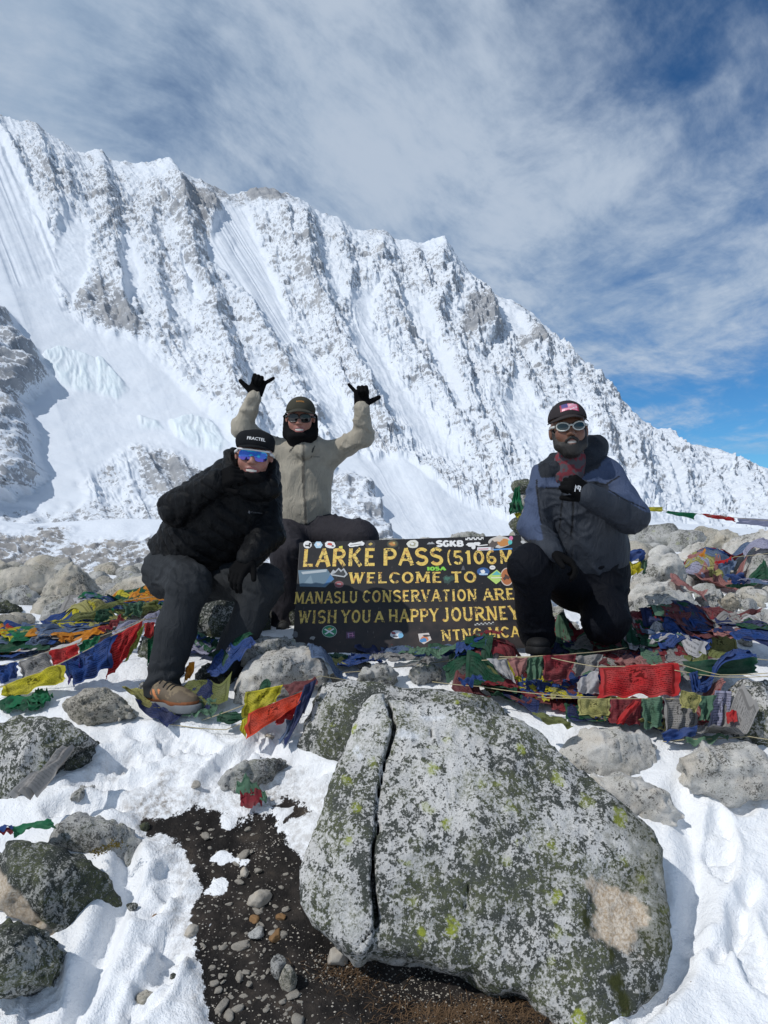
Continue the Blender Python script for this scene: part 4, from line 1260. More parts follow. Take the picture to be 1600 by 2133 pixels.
def word_width(word, gap):
    return sum(GL[c][0] + gap for c in word) - gap


def ribbon(pts, wd):
    """flat stroke of constant width along a polyline, mitred"""
    pts = [np.array(p, float) for p in pts]
    L, R = [], []
    closed = np.linalg.norm(pts[0] - pts[-1]) < 1e-6
    n = len(pts)
    for i, p in enumerate(pts):
        a = pts[i - 1] if i > 0 else (pts[-2] if closed else None)
        b_ = pts[i + 1] if i < n - 1 else (pts[1] if closed else None)
        d1 = (p - a) if a is not None else (b_ - p)
        d2 = (b_ - p) if b_ is not None else d1
        d1 = d1 / (np.linalg.norm(d1) + 1e-9)
        d2 = d2 / (np.linalg.norm(d2) + 1e-9)
        t = d1 + d2
        t = t / (np.linalg.norm(t) + 1e-9)
        nn = np.array([-t[1], t[0]])
        sc = 1 / max(0.55, nn @ np.array([-d1[1], d1[0]]))
        L.append(p + nn * wd / 2 * sc)
        R.append(p - nn * wd / 2 * sc)
    return L, R


class Flat:
    """collects flat shapes lying on a plane, each a hair above the one before"""
    def __init__(self):
        self.V, self.Fq, self.C, self.z = [], [], [], 0.0

    def poly(self, pts, col=(1, 1, 1), step=0.00018):
        self.z += step
        i = len(self.V)
        self.V += [(p[0], p[1], self.z) for p in pts]
        self.C += [col] * len(pts)
        self.Fq.append(list(range(i, i + len(pts))))

    def strip(self, L, R, col=(1, 1, 1), step=0.00018):
        self.z += step
        i = len(self.V)
        n = len(L)
        for a, b_ in zip(L, R):
            self.V += [(a[0], a[1], self.z), (b_[0], b_[1], self.z)]
            self.C += [col, col]
        for k in range(n - 1):
            j = i + 2 * k
            self.Fq.append([j, j + 1, j + 3, j + 2])

    def word(self, word, fmap, gap=0.12, tw=0.2, serif=0.0, col=(1, 1, 1)):
        """letters in unit space mapped by fmap(u in 0..1 of the word, v in 0..1 of cap height)"""
        W_ = word_width(word, gap)
        x = 0.0
        z0 = self.z
        for ch in word:
            a, strokes, sers = GL[ch]
            self.z = z0
            for pts, wt in strokes:
                L, R = ribbon(pts, tw * wt)
                self.strip([fmap((x + p[0]) / W_, p[1]) for p in L], [fmap((x + p[0]) / W_, p[1]) for p in R], col)
            if serif:
                for (qx, qy) in sers:
                    L, R = ribbon([(qx - serif, qy + (0.045 if qy < .5 else -0.045)), (qx + serif, qy + (0.045 if qy < .5 else -0.045))], 0.09)
                    self.strip([fmap((x + p[0]) / W_, p[1]) for p in L], [fmap((x + p[0]) / W_, p[1]) for p in R], col)
            x += a + gap

    def mesh(self, name):
        me = bpy.data.meshes.new(name)
        me.from_pydata(self.V, [], self.Fq)
        at = me.attributes.new('col', 'FLOAT_COLOR', 'POINT')
        at.data.foreach_set('color', np.array([(*c, 1) for c in self.C], np.float32).ravel())
        me.update()
        # all faces look outwards
        for p in me.polygons:
            if p.normal.z < 0:
                p.flip()
        return me


def bevel_box(w_, h_, t_, bev=0.003):
    bm = bmesh.new()
    bmesh.ops.create_cube(bm, size=1)
    for v in bm.verts:
        v.co = (v.co.x * w_, v.co.y * h_, v.co.z * t_)
    bmesh.ops.bevel(bm, geom=bm.edges[:], offset=bev, segments=2, affect='EDGES', profile=0.6)
    return bm


sign = bpy.data.objects.new('sign_board', None)
COL.objects.link(sign)
sign.matrix_world = Matrix(((sx[0], sy[0], sn[0], so[0]), (sx[1], sy[1], sn[1], so[1]), (sx[2], sy[2], sn[2], so[2]), (0, 0, 0, 1)))
tag(sign, 'black painted board with worn yellow lettering and rows of stickers, propped on the rocks', 'sign')
bm = bevel_box(SW, SH, 0.016)
bmesh.ops.subdivide_edges(bm, edges=bm.edges[:], cuts=3, use_grid_fill=True)
me = bpy.data.meshes.new('panel')
bm.to_mesh(me)
bm.free()
o = link('panel', me, M_SIGN, sign, (0, 0, -0.008))
# wooden battens behind it
for yy_ in (-0.22, 0.2):
    bm = bevel_box(SW * 0.94, 0.05, 0.03)
    me = bpy.data.meshes.new('batten')
    bm.to_mesh(me); bm.free()
    link('batten', me, plain('weathered_batten', (0.20, 0.15, 0.10), 0.85), sign, (0, yy_, -0.032))

LINES = [
    [('LARKE', 148, 600, 190, 299, 293, .21, 0), ('PASS', 645, 1018, 186, 291, 287, .21, 0), ('(5106', 1036, 1350, 200, 284, 281, .2, 0), ('M)', 1368, 1492, 196, 280, 278, .2, 0)],
    [('WELCOME', 432, 1010, 334, 402, 398, .19, .13), ('TO', 1066, 1224, 328, 396, 395, .2, .13)],
    [('MANASLU', 97, 487, 456, 528, 521, .19, .12), ('CONSERVATION', 518, 1228, 446, 518, 509, .19, .12), ('AREA', 1264, 1535, 436, 508, 499, .19, .12)],
    [('WISH', 122, 360, 570, 650, 646, .19, .12), ('YOU', 386, 570, 567, 645, 643, .19, .12), ('A', 592, 652, 574, 642, 641, .2, .12), ('HAPPY', 680, 990, 562, 641, 636, .19, .12), ('JOURNEY', 1012, 1492, 552, 637, 624, .19, .12)],
    [('NTNC-MCAP', 1010, 1556, 690, 757, 727, .19, .12)],
]
for words in LINES:
    for (wd, x0, x1, yt, yb0, yb1, tw, srf) in words:
        fl = Flat()
        fl.z = 0.0006
        bl, br = crop_uv(x0, yb0), crop_uv(x1, yb1)
        hgt = np.linalg.norm(crop_uv(x0, yt) - bl)
        ex = br - bl
        up = np.array([-ex[1], ex[0]]) / np.linalg.norm(ex)
        fl.word(wd, lambda u, v: bl + ex * u + up * hgt * v, 0.12, tw, srf)
        link('painted_word', fl.mesh('painted_word'), M_YEL, sign, label='hand painted worn yellow word ' + wd)


def rough_disc(cx, cy, rx, ry, n=26, jag=0.0, seed=0, rot=0):
    r_ = random.Random(seed)
    out = []
    for i in range(n):
        a = 2 * math.pi * i / n
        k = 1 + jag * (r_.random() - 0.5) * 2
        out.append(crop_uv(cx + rx * k * math.cos(a), cy - ry * k * math.sin(a)))
    return out


def rect(cx, cy, w_, h_, sk=0):
    return [crop_uv(cx - w_ / 2, cy + h_ / 2 + sk), crop_uv(cx + w_ / 2, cy + h_ / 2 - sk), crop_uv(cx + w_ / 2, cy - h_ / 2 - sk), crop_uv(cx - w_ / 2, cy - h_ / 2 + sk)]


WH, BK, BL, GD = (.75, .75, .74), (.02, .02, .02), (.06, .17, .38), (.55, .40, .10)
STK = [
    ('round white and black sticker', [(rough_disc(180, 162, 26, 23), WH), (rough_disc(184, 164, 17, 14, 12, .4, 1), BK), (rough_disc(178, 158, 9, 6, 9, .3, 2), WH)]),
    ('pale blue sticker', [(rough_disc(247, 163, 27, 23, 6), (.42, .60, .74)), (rough_disc(247, 160, 15, 10, 10, .4, 3), WH)]),
    ('ragged white sticker with red marks', [(rough_disc(320, 163, 33, 23, 18, .12, 4), WH), (rough_disc(318, 160, 14, 8, 9, .3, 5), (.5, .08, .06)), (rough_disc(334, 170, 8, 5, 8, .3, 6), (.1, .1, .1))]),
    ('tiny yellow square sticker', [(rect(385, 180, 22, 18, 2), (.65, .6, .08))]),
    ('white scribbled sticker', [(rough_disc(452, 164, 24, 15, 14, .2, 7), WH), (rough_disc(482, 160, 26, 13, 14, .2, 8), WH), (rough_disc(510, 155, 22, 14, 14, .2, 9), WH), (rect(478, 162, 70, 3, 4), BK)]),
    ('black round sticker with a gold bird', [(rough_disc(568, 160, 31, 24), (.035, .032, .03)), (rough_disc(570, 158, 12, 8, 8, .4, 10), GD)]),
    ('dark round sticker with an orange and gold centre', [(rough_disc(705, 157, 36, 25), (.04, .05, .035)), (rough_disc(705, 157, 28, 19), (.12, .09, .04)), (rough_disc(702, 158, 20, 10, 10, .4, 11), (.50, .22, .06)), (rough_disc(712, 152, 9, 5, 8, .3, 12), (.5, .42, .15))]),
    ('cream cloud shaped sticker', [(rough_disc(828, 158, 37, 26, 16, .1, 13), (.66, .65, .58)), (rough_disc(830, 160, 20, 13, 11, .3, 14), (.38, .36, .25)), (rough_disc(826, 156, 10, 7, 9, .3, 15), WH)]),
    ('small grey mountain sticker', [([crop_uv(915, 160), crop_uv(966, 158), crop_uv(948, 143), crop_uv(940, 150), crop_uv(930, 146)], (.34, .35, .36))]),
    ('large white dinosaur sticker', [(rough_disc(1190, 163, 32, 14, 14, .25, 16), WH), (rough_disc(1225, 157, 22, 11, 12, .2, 17), WH), (rough_disc(1205, 180, 14, 12, 10, .3, 18), WH), (rect(1262, 166, 60, 6, 3), WH)]),
    ('chequered black and white strip sticker', [(rect(1210, 125, 112, 16, 1), WH)] + [(rect(1160 + 14 * i, 121 + 8 * (i % 2), 10, 7), BK) for i in range(8)]),
    ('white label sticker with red print', [(rect(1277, 187, 100, 20, 1), (.72, .70, .72)), (rect(1265, 189, 62, 5, 1), (.5, .12, .16)), (rect(1318, 187, 14, 14), (.25, .25, .3))]),
    ('thin blue strip sticker', [(rect(1385, 190, 116, 9, 3), (.08, .25, .55))]),
    ('big torn picture sticker with orange, pink and teal', [(rough_disc(1365, 146, 74, 38, 20, .15, 19), (.55, .52, .48)), (rough_disc(1330, 158, 30, 18, 10, .4, 20), (.10, .08, .07)), (rough_disc(1390, 150, 36, 26, 12, .2, 21), (.52, .22, .06)), (rough_disc(1350, 132, 30, 12, 12, .3, 22), (.58, .5, .42)), (rough_disc(1436, 122, 12, 13), (.62, .16, .32)), (rough_disc(1430, 148, 13, 14), (.10, .48, .46))]),
    ('dark green smudged sticker', [(rough_disc(1045, 378, 34, 28, 14, .35, 23), (.03, .06, .05)), (rough_disc(1040, 372, 18, 12, 9, .4, 24), (.05, .14, .10))]),
    ('small dark sticker of a tower', [([crop_uv(1128, 318), crop_uv(1152, 318), crop_uv(1144, 292), crop_uv(1138, 292)], (.10, .10, .11))]),
    ('blue round sticker with a white emblem', [(rough_disc(1264, 328, 39, 25), (.03, .10, .28)), (rough_disc(1262, 330, 16, 12, 5, .3, 25), WH), (rect(1266, 344, 52, 10), (.45, .6, .75))]),
    ('small white oval sticker', [(rough_disc(1321, 303, 18, 13), WH), (rect(1321, 303, 22, 4), (.4, .4, .42))]),
    ('lime green diamond sticker', [([crop_uv(1288, 362), crop_uv(1344, 406), crop_uv(1400, 362), crop_uv(1348, 316)], (.44, .62, .16)), ([crop_uv(1316, 350), crop_uv(1374, 348), crop_uv(1348, 324)], (.10, .42, .44)), (rect(1346, 366, 66, 7, 1), (.7, .72, .5))]),
    ('orange and brown round sticker with a dark silhouette', [(rough_disc(1412, 360, 42, 56), (.60, .50, .44)), (rough_disc(1412, 360, 37, 50), (.42, .14, .05)), (rough_disc(1406, 362, 18, 20, 9, .5, 26), (.08, .04, .03))]),
    ('large blue-grey arrow shaped sticker of ice', [([crop_uv(132, 420), crop_uv(290, 425), crop_uv(345, 375), crop_uv(300, 312), crop_uv(122, 320)], (.10, .17, .23)), ([crop_uv(140, 330), crop_uv(300, 314), crop_uv(296, 330), crop_uv(150, 345)], (.40, .45, .48)), ([crop_uv(270, 424), crop_uv(344, 376), crop_uv(322, 345), crop_uv(290, 400)], (.05, .16, .34)), ([crop_uv(160, 400), crop_uv(200, 350), crop_uv(215, 400)], (.17, .25, .31))]),
    ('white outlined mountain range sticker', [([crop_uv(314, 350), crop_uv(408, 364), crop_uv(428, 344), crop_uv(404, 306), crop_uv(388, 320), crop_uv(372, 304), crop_uv(352, 325), crop_uv(338, 316)], (.40, .42, .44)), ([crop_uv(330, 344), crop_uv(404, 356), crop_uv(416, 344), crop_uv(400, 318), crop_uv(386, 332), crop_uv(372, 316), crop_uv(350, 338)], (.03, .035, .04))]),
    ('dull red oval sticker', [(rough_disc(374, 407, 29, 22), (.16, .09, .10)), (rough_disc(374, 407, 23, 17), (.26, .06, .07)), (rect(374, 405, 26, 8), (.30, .26, .28))]),
    ('green round badge sticker with crossed white blades', [(rough_disc(315, 697, 46, 37), (.5, .56, .5)), (rough_disc(315, 697, 43, 34), (.015, .22, .10)), ([crop_uv(282, 686), crop_uv(290, 680), crop_uv(346, 712), crop_uv(340, 718)], WH), ([crop_uv(346, 684), crop_uv(340, 678), crop_uv(284, 712), crop_uv(292, 718)], WH), (rough_disc(316, 683, 12, 8, 10, .2, 27), GD)]),
    ('small purple and pink sticker', [(rect(446, 720, 54, 42, 1), (.09, .04, .09)), (rect(440, 712, 30, 5, 2), (.5, .2, .34)), (rect(448, 724, 40, 5, 2), (.45, .16, .3)), (rect(434, 722, 5, 30), (.3, .25, .4)), (rect(458, 718, 5, 26), (.5, .2, .34))]),
    ('white half round sticker with blue and dark red', [(rough_disc(730, 716, 40, 26, 16, .06, 28), (.70, .70, .72)), (rough_disc(755, 722, 17, 17, 10, .1, 29), (.18, .42, .62)), (rough_disc(708, 706, 14, 9, 9, .4, 30), (.28, .05, .06)), (rough_disc(722, 728, 22, 6, 9, .3, 31), (.12, .11, .12))]),
    ('orange and blue shield shaped sticker', [([crop_uv(862, 712), crop_uv(872, 760), crop_uv(898, 776), crop_uv(945, 748), crop_uv(928, 706)], (.62, .56, .52)), (rough_disc(906, 742, 26, 14, 10, .3, 32), (.60, .20, .08)), (rough_disc(895, 752, 20, 13, 9, .3, 33), (.06, .22, .46)), (rough_disc(915, 725, 22, 6, 9, .3, 34), (.05, .04, .04))]),
    ('narrow chequered strip sticker', [(rect(1272, 653, 126, 18, 2), (.05, .05, .05))] + [(rect(1216 + 12 * i, 657 - 7 * (i % 2) - i * 0.8, 10, 6), (.55, .55, .54)) for i in range(10)]),
    ('torn grey scrap of a sticker', [(rough_disc(104, 716, 16, 18, 9, .3, 35), (.14, .14, .15))]),
    ('torn white scrap of a sticker', [(rough_disc(212, 741, 15, 10, 9, .4, 36), (.30, .29, .28))]),
    ('chip of white sticker at the board corner', [(rough_disc(1512, 146, 14, 9, 8, .4, 37), (.5, .5, .5))]),
]
for lab, layers in STK:
    fl = Flat()
    fl.z = 0.0004
    for pts, col in layers:
        fl.poly(pts, col, 0.00022)
    link('sticker', fl.mesh('sticker'), M_STICK, sign, label=lab)
for wd, x0, x1, yt, yb, col, lab in (('SGKB', 976, 1140, 138, 174, WH, 'white block letter sticker'), ('105A', 916, 1032, 300, 322, (.22, .58, .06), 'bright green letter sticker')):
    fl = Flat()
    fl.z = 0.0010
    bl, br, tl = crop_uv(x0, yb), crop_uv(x1, yb - 1), crop_uv(x0, yt)
    fl.word(wd, lambda u, v: bl + (br - bl) * u + (tl - bl) * v, 0.06, 0.34, 0, col)
    link('sticker', fl.mesh('sticker'), M_STICK, sign, label=lab)
# ---------------------------------------------------------------- people
def fabric(name, rough=0.7, sheen=0.0, weave=420, bs=0.12, spec=0.25, wr=0.25):
    m, w, b = newmat(name)
    c = attr(w, 'col', 'Color')
    oc = w.n('ShaderNodeTexCoord').outputs['Object']
    n1 = w.noise(oc, 14, 4, 0.55)
    n2 = w.noise(w.vmath('MULTIPLY', oc, (1.0, 1.0, 0.45)), 26, 4, 0.6, 0.8)
    c = w.mix(w.step(n1, 0.3, 0.7), w.mix(1.0, c, (0.86, 0.86, 0.86), 'MULTIPLY'), c)
    w.put(b.inputs['Base Color'], c)
    b.inputs['Roughness'].default_value = rough
    b.inputs['Specular IOR Level'].default_value = spec
    h_ = w.math('ADD', w.math('MULTIPLY', n2, 1.0), w.math('MULTIPLY', w.noise(oc, weave, 2), 0.12))
    bump(w, b, h_, wr, 0.02)
    return m


M_SHELL = fabric('shell_fabric', 0.6, wr=0.75, spec=0.15)
M_PUFF = fabric('quilted_fabric', 0.5, wr=0.6, spec=0.12)
M_TROUS = fabric('trouser_fabric', 0.7, wr=0.7, spec=0.12)
M_KNIT = fabric('knit_fabric', 0.9, wr=0.2, spec=0.1)
M_SHOE = fabric('shoe_fabric', 0.7, wr=0.2)
m, w, b = newmat('skin')
c = attr(w, 'col', 'Color')
oc = w.n('ShaderNodeTexCoord').outputs['Object']
nz = w.noise(oc, 60, 4, 0.6)
w.put(b.inputs['Base Color'], w.mix(nz, w.mix(1.0, c, (0.88, 0.84, 0.82), 'MULTIPLY'), c))
b.inputs['Roughness'].default_value = 0.5
b.inputs['Subsurface Weight'].default_value = 0.08
b.inputs['Subsurface Radius'].default_value = (0.01, 0.004, 0.002)
b.inputs['Subsurface Scale'].default_value = 0.3
bump(w, b, nz, 0.08, 0.003)
M_SKIN = m
m, w, b = newmat('glass_lens')
w.put(b.inputs['Base Color'], attr(w, 'col', 'Color'))
b.inputs['Roughness'].default_value = 0.06
b.inputs['Metallic'].default_value = 0.85
M_LENS = m
m, w, b = newmat('glass_lens_dark')
w.put(b.inputs['Base Color'], attr(w, 'col', 'Color'))
b.inputs['Roughness'].default_value = 0.08
b.inputs['Specular IOR Level'].default_value = 0.6
M_LENSD = m
m, w, b = newmat('moulded_plastic')
w.put(b.inputs['Base Color'], attr(w, 'col', 'Color'))
b.inputs['Roughness'].default_value = 0.35
M_PLAST = m
m, w, b = newmat('beard_hair')
oc = w.n('ShaderNodeTexCoord').outputs['Object']
nz = w.noise(w.vmath('MULTIPLY', oc, (1, 1, 0.3)), 260, 3, 0.6)
w.put(b.inputs['Base Color'], w.mix(nz, (0.004, 0.0035, 0.003), (0.016, 0.012, 0.010)))
b.inputs['Roughness'].default_value = 0.6
bump(w, b, nz, 0.6, 0.004)
M_BEARD = m


def A(*v):
    return np.array(v, float)


def p3(x, y, D):
    return np.array(P(x, y, D))


def colarr(n, c):
    return np.tile(np.array(c, float), (n, 1))


def solid_obj(name, S, mat, parent, col, fold=None, label=None, pose=None):
    """mesh a Solid into a child object; col is a colour or a function of (V, N); fold displaces along normals"""
    V, Q = S.mesh()
    N = qnorm(V, Q)
    if fold is not None:
        V = V + N * fold(V, N)[:, None]
        N = qnorm(V, Q)
    c = col(V, N) if callable(col) else colarr(len(V), col)
    me = np_mesh(name, V, Q, attrs={'col': c})
    o = link(name, me, mat, parent, label=label)
    if parent is not None:
        o.matrix_parent_inverse = Matrix.Translation(-parent.location)
    return o, V, Q


def raw_obj(name, V, Fc, mat, parent, col, base=None, label=None):
    me = np_mesh(name, V, Fc, attrs={'col': colarr(len(V), col) if np.ndim(col) == 1 else col})
    o = link(name, me, mat, parent, label=label)
    fit_parent(o, parent, base)
    return o


def fit_parent(o, parent, base):
    # meshes are written in world space: a direct child cancels its root's place, a grandchild of a mesh part needs nothing
    if parent.parent is not None and parent.type == 'MESH':
        o.matrix_parent_inverse = Matrix.Identity(4)
    else:
        o.matrix_parent_inverse = Matrix.Translation(-(base if base is not None else parent).location)


def bounds(pts, m):
    a = np.array(pts)
    return a.min(0) - m, a.max(0) + m


def frame(f, u):
    f = np.asarray(f, float); f = f / np.linalg.norm(f)
    u = np.asarray(u, float); u = u - f * (u @ f); u = u / np.linalg.norm(u)
    r = np.cross(u, f)
    return np.stack([r, f, u], 1)


def tube(pts, r, n=8, closed=False):
    """tube mesh along points, r number or list"""
    pts = [np.asarray(p, float) for p in pts]
    V, Fc = [], []
    m_ = len(pts)
    rr = r if hasattr(r, '__len__') else [r] * m_
    up = A(0.1, 0.2, 1)
    for i, p in enumerate(pts):
        a = pts[i - 1] if (i > 0 or closed) else p
        b_ = pts[(i + 1) % m_] if (i < m_ - 1 or closed) else p
        t = b_ - a
        t = t / (np.linalg.norm(t) + 1e-9)
        e1 = np.cross(t, up)
        if np.linalg.norm(e1) < 1e-3:
            e1 = np.cross(t, A(1, 0, 0))
        e1 = e1 / np.linalg.norm(e1)
        e2 = np.cross(t, e1)
        for k in range(n):
            an = 2 * math.pi * k / n
            V.append(p + rr[i] * (math.cos(an) * e1 + math.sin(an) * e2))
    for i in range(m_ if closed else m_ - 1):
        for k in range(n):
            a = i * n + k; b_ = i * n + (k + 1) % n
            c_ = ((i + 1) % m_) * n + (k + 1) % n; d = ((i + 1) % m_) * n + k
            Fc.append([a, b_, c_, d])
    if not closed:
        Fc2 = [list(range(n))[::-1], [(m_ - 1) * n + k for k in range(n)]]
    else:
        Fc2 = []
    fq = [np.array(Fc)]
    for f in Fc2:
        fq.append(np.array([f]))
    return np.array(V), fq


def head_prims(S, c, R, neck, grow=0.0, chubby=1.0):
    L = lambda x, y, z: c + R @ A(x, y, z)
    S.ell(L(0, -0.012, 0.035), A(0.074, 0.094, 0.085) + grow, R, 0.02)
    S.ell(L(0, 0.022, -0.040), A(0.058 * chubby, 0.068, 0.074) + grow, R, 0.03)
    S.ell(L(0, 0.064, -0.092), A(0.026, 0.022, 0.022) + grow, R, 0.025)
    for s in (-1, 1):
        S.ell(L(0.036 * s, 0.052, -0.028), A(0.027, 0.028, 0.028) + grow, R, 0.02)
        S.ell(L(0.077 * s, -0.008, -0.012), A(0.010, 0.022, 0.032) + grow, R, 0.008)
    S.ell(L(0, 0.074, 0.024), A(0.052, 0.018, 0.012) + grow, R, 0.015)
    for s in (-1, 1):
        S.ell(L(0.031 * s, 0.094, 0.004), A(0.019, 0.012, 0.011), R, 0.008, True)
        S.ell(L(0.031 * s, 0.076, 0.003), A(0.012, 0.011, 0.011) + grow, R, 0.002)
    S.cone(L(0, 0.084, 0.014), L(0, 0.106, -0.028), 0.008 + grow, 0.0125 + grow, 0.012)
    for s in (-1, 1):
        S.ell(L(0.012 * s, 0.094, -0.033), A(0.009, 0.010, 0.008) + grow, R, 0.006)
    S.ell(L(0, 0.086, -0.058), A(0.026, 0.010, 0.006) + grow, R, 0.008)
    S.ell(L(0, 0.083, -0.076), A(0.022, 0.010, 0.006) + grow, R, 0.008)
    S.ell(L(0, 0.094, -0.067), A(0.027, 0.012, 0.0045), R, 0.003, True)
    S.cone(L(0, -0.014, -0.06), neck, 0.056 + grow, 0.062 + grow, 0.03)


def skin_col(c, R, tone, lip):
    def f(V, N):
        q = (V - c) @ R
        col = colarr(len(V), tone)
        k = sstep(1.25, 0.85, np.sqrt((q[:, 0] / 0.030) ** 2 + ((q[:, 2] + 0.067) / 0.016) ** 2)) * (q[:, 1] > 0.06)
        col = col * (1 - k[:, None]) + np.array(lip) * k[:, None]
        k = sstep(1.3, 0.7, np.sqrt(((np.abs(q[:, 0]) - 0.042) / 0.022) ** 2 + ((q[:, 2] + 0.03) / 0.02) ** 2)) * (q[:, 1] > 0.02) * 0.35
        red = np.array([tone[0] * 1.05, tone[1] * 0.72, tone[2] * 0.68])
        return col * (1 - k[:, None]) + red * k[:, None]
    return f


def hand(S, wrist, d, n, side, curls, grow=0.0, thumb=(0.9, 0.35, 10), spread=None, scale=1.0, straight=()):
    """five-fingered hand. d: wrist to knuckles, n: the way the palm faces, side: +1/-1 which side the thumb is on"""
    d = np.asarray(d, float); d = d / np.linalg.norm(d)
    n = np.asarray(n, float); n = n - d * (n @ d); n = n / np.linalg.norm(n)
    s = np.cross(n, d) * side
    k = scale
    R = np.stack([s, d, n], 1)
    S.cone(wrist - d * 0.012 * k, wrist + d * 0.02 * k, 0.028 * k + grow, 0.027 * k + grow, 0.012)
    S.box(wrist + d * 0.055 * k, A(0.040 * k + grow, 0.046 * k + grow, 0.015 * k + grow), R, 0.014 * k, 0.012)
    ln = [0.074, 0.082, 0.076, 0.060]
    off = [0.030, 0.010, -0.010, -0.029]
    rad = [0.0095, 0.0098, 0.0093, 0.0082]
    spread = spread or (0.08, 0.02, -0.05, -0.14)
    for i in range(4):
        b_ = wrist + d * (0.098 if i < 3 else 0.088) * k + s * off[i] * k
        ang = 0.0
        dirv = d + s * spread[i]
        dirv = dirv / np.linalg.norm(dirv)
        p = b_ - dirv * 0.012
        S.cone(p, b_, rad[i] * k + grow, rad[i] * k + grow, 0.006)
        p = b_
        for j, fr in enumerate((0.44, 0.31, 0.25)):
            ang += math.radians(curls[i] * (0.8, 1.0, 0.75)[j])
            dv = dirv * math.cos(ang) + n * math.sin(ang)
            q = p + dv * ln[i] * fr * k
            r0 = rad[i] * (1 - 0.08 * j) * k
            S.cone(p, q, r0 + grow, r0 * 0.94 + grow, 0.003)
            p = q
    ts, tn, tc = thumb
    b_ = wrist + d * 0.026 * k + s * 0.030 * k + n * 0.006
    dv = d * math.sqrt(max(0.01, 1 - min(0.98, ts * ts))) + s * ts + n * tn
    dv = dv / np.linalg.norm(dv)
    q = b_ + dv * 0.040 * k
    S.cone(b_, q, 0.0145 * k + grow, 0.0115 * k + grow, 0.010)
    dv2 = dv + d * math.sin(math.radians(tc))
    dv2 = dv2 / np.linalg.norm(dv2)
    S.cone(q, q + dv2 * 0.034 * k, 0.0112 * k + grow, 0.0092 * k + grow, 0.004)


def lens_patch(c, R, x0, x1, z0, z1, rad, yoff, shape=2.6, n=9, m=28, drop=0.0, thick=0.0025):
    """curved lens following the face, outline a superellipse; returns mesh arrays and its rim points"""
    cx_l, cz_l = (x0 + x1) / 2, (z0 + z1) / 2
    V = []
    rim = []
    for layer in (0, 1):
        for i in range(n + 1):
            rr = i / n
            for k in range(m):
                a = 2 * math.pi * k / m
                ca, sa = math.cos(a), math.sin(a)
                x = cx_l + (x1 - x0) / 2 * rr * abs(ca) ** (2 / shape) * np.sign(ca)
                z = cz_l + (z1 - z0) / 2 * rr * abs(sa) ** (2 / shape) * np.sign(sa) - drop * abs(x) * 8
                th = x / rad
                p = A(rad * math.sin(th), yoff + rad * (math.cos(th) - 1) - 0.35 * max(0, -z - 0.005) - layer * thick, z)
                V.append(c + R @ p)
                if i == n and layer == 0:
                    rim.append(c + R @ (p - A(0, thick / 2, 0)))
    Fc = []
    for layer in (0, 1):
        o = layer * (n + 1) * m
        for i in range(n):
            for k in range(m):
                q = [o + i * m + k, o + i * m + (k + 1) % m, o + (i + 1) * m + (k + 1) % m, o + (i + 1) * m + k]
                Fc.append(q if layer else q[::-1])
    return np.array(V), np.array(Fc), rim


def brim(c, R, z, y0, y1, half, drop, tilt=0.0, thick=0.004):
    n, m = 22, 8
    V = []
    for layer in (0, 1):
        for i in range(n + 1):
            t = -1 + 2 * i / n
            for j in range(m + 1):
                s = j / m
                x = half * t * (1 - 0.05 * s)
                yin = y0 - 0.075 * (t * t)
                yout = y1 - (y1 - y0 + 0.070) * abs(t) ** 2.6
                y = yin + (yout - yin) * s
                zz_ = z - drop * t * t - tilt * (y - y0) - layer * thick + 0.004 * s
                V.append(c + R @ A(x, y, zz_))
    Fc = []
    w_ = m + 1
    N1 = (n + 1) * w_
    for i in range(n):
        for j in range(m):
            a = i * w_ + j
            Fc.append([a, a + 1, a + w_ + 1, a + w_][::-1])
            Fc.append([N1 + a, N1 + a + 1, N1 + a + w_ + 1, N1 + a + w_])
    for i in range(n):
        a, b_ = i * w_ + m, (i + 1) * w_ + m
        Fc.append([a, b_, N1 + b_, N1 + a])
        a, b_ = i * w_, (i + 1) * w_
        Fc.append([b_, a, N1 + a, N1 + b_])
    return np.array(V), np.array(Fc)


def decal(name, fl_pts, faces, cols, bvh, C, ux, uy, off, mat, parent, base, label=None):
    """flat print laid onto a surface: 2-D points mapped to ux, uy around C and dropped on the cloth"""
    ux = np.asarray(ux, float); uy = np.asarray(uy, float)
    nn = np.cross(ux, uy)
    V = []
    for p in fl_pts:
        q = C + ux * p[0] + uy * p[1] + nn * 0.05
        hit = bvh.ray_cast(Vector(q), Vector(-nn), 0.12)
        V.append(np.array(hit[0]) + nn * off if hit[0] is not None else q - nn * (0.05 - off))
    me = bpy.data.meshes.new(name)
    me.from_pydata([tuple(v) for v in V], [], [list(f) for f in faces])
    at = me.attributes.new('col', 'FLOAT_COLOR', 'POINT')
    at.data.foreach_set('color', np.array([(*c, 1) for c in cols], np.float32).ravel())
    me.update()
    o = link(name, me, mat, parent, label=label)
    fit_parent(o, parent, base)
    return o


def text_flat(body, width):
    """letter outlines from the built-in typeface as 2-D points and faces, centred, scaled to a width"""
    cu = bpy.data.curves.new('txt', 'FONT')
    cu.body = body
    cu.resolution_u = 2
    cu.offset = 0.012
    ob = bpy.data.objects.new('txt', cu)
    COL.objects.link(ob)
    dg = bpy.context.evaluated_depsgraph_get()
    me = bpy.data.meshes.new_from_object(ob.evaluated_get(dg))
    V = np.array([v.co[:] for v in me.vertices])
    Fc = [list(p.vertices) for p in me.polygons]
    bpy.data.objects.remove(ob)
    bpy.data.meshes.remove(me)
    s = width / np.ptp(V[:, 0])
    V = (V - np.array([(V[:, 0].min() + V[:, 0].max()) / 2, (V[:, 1].min() + V[:, 1].max()) / 2, 0])) * s
    return V[:, :2], Fc


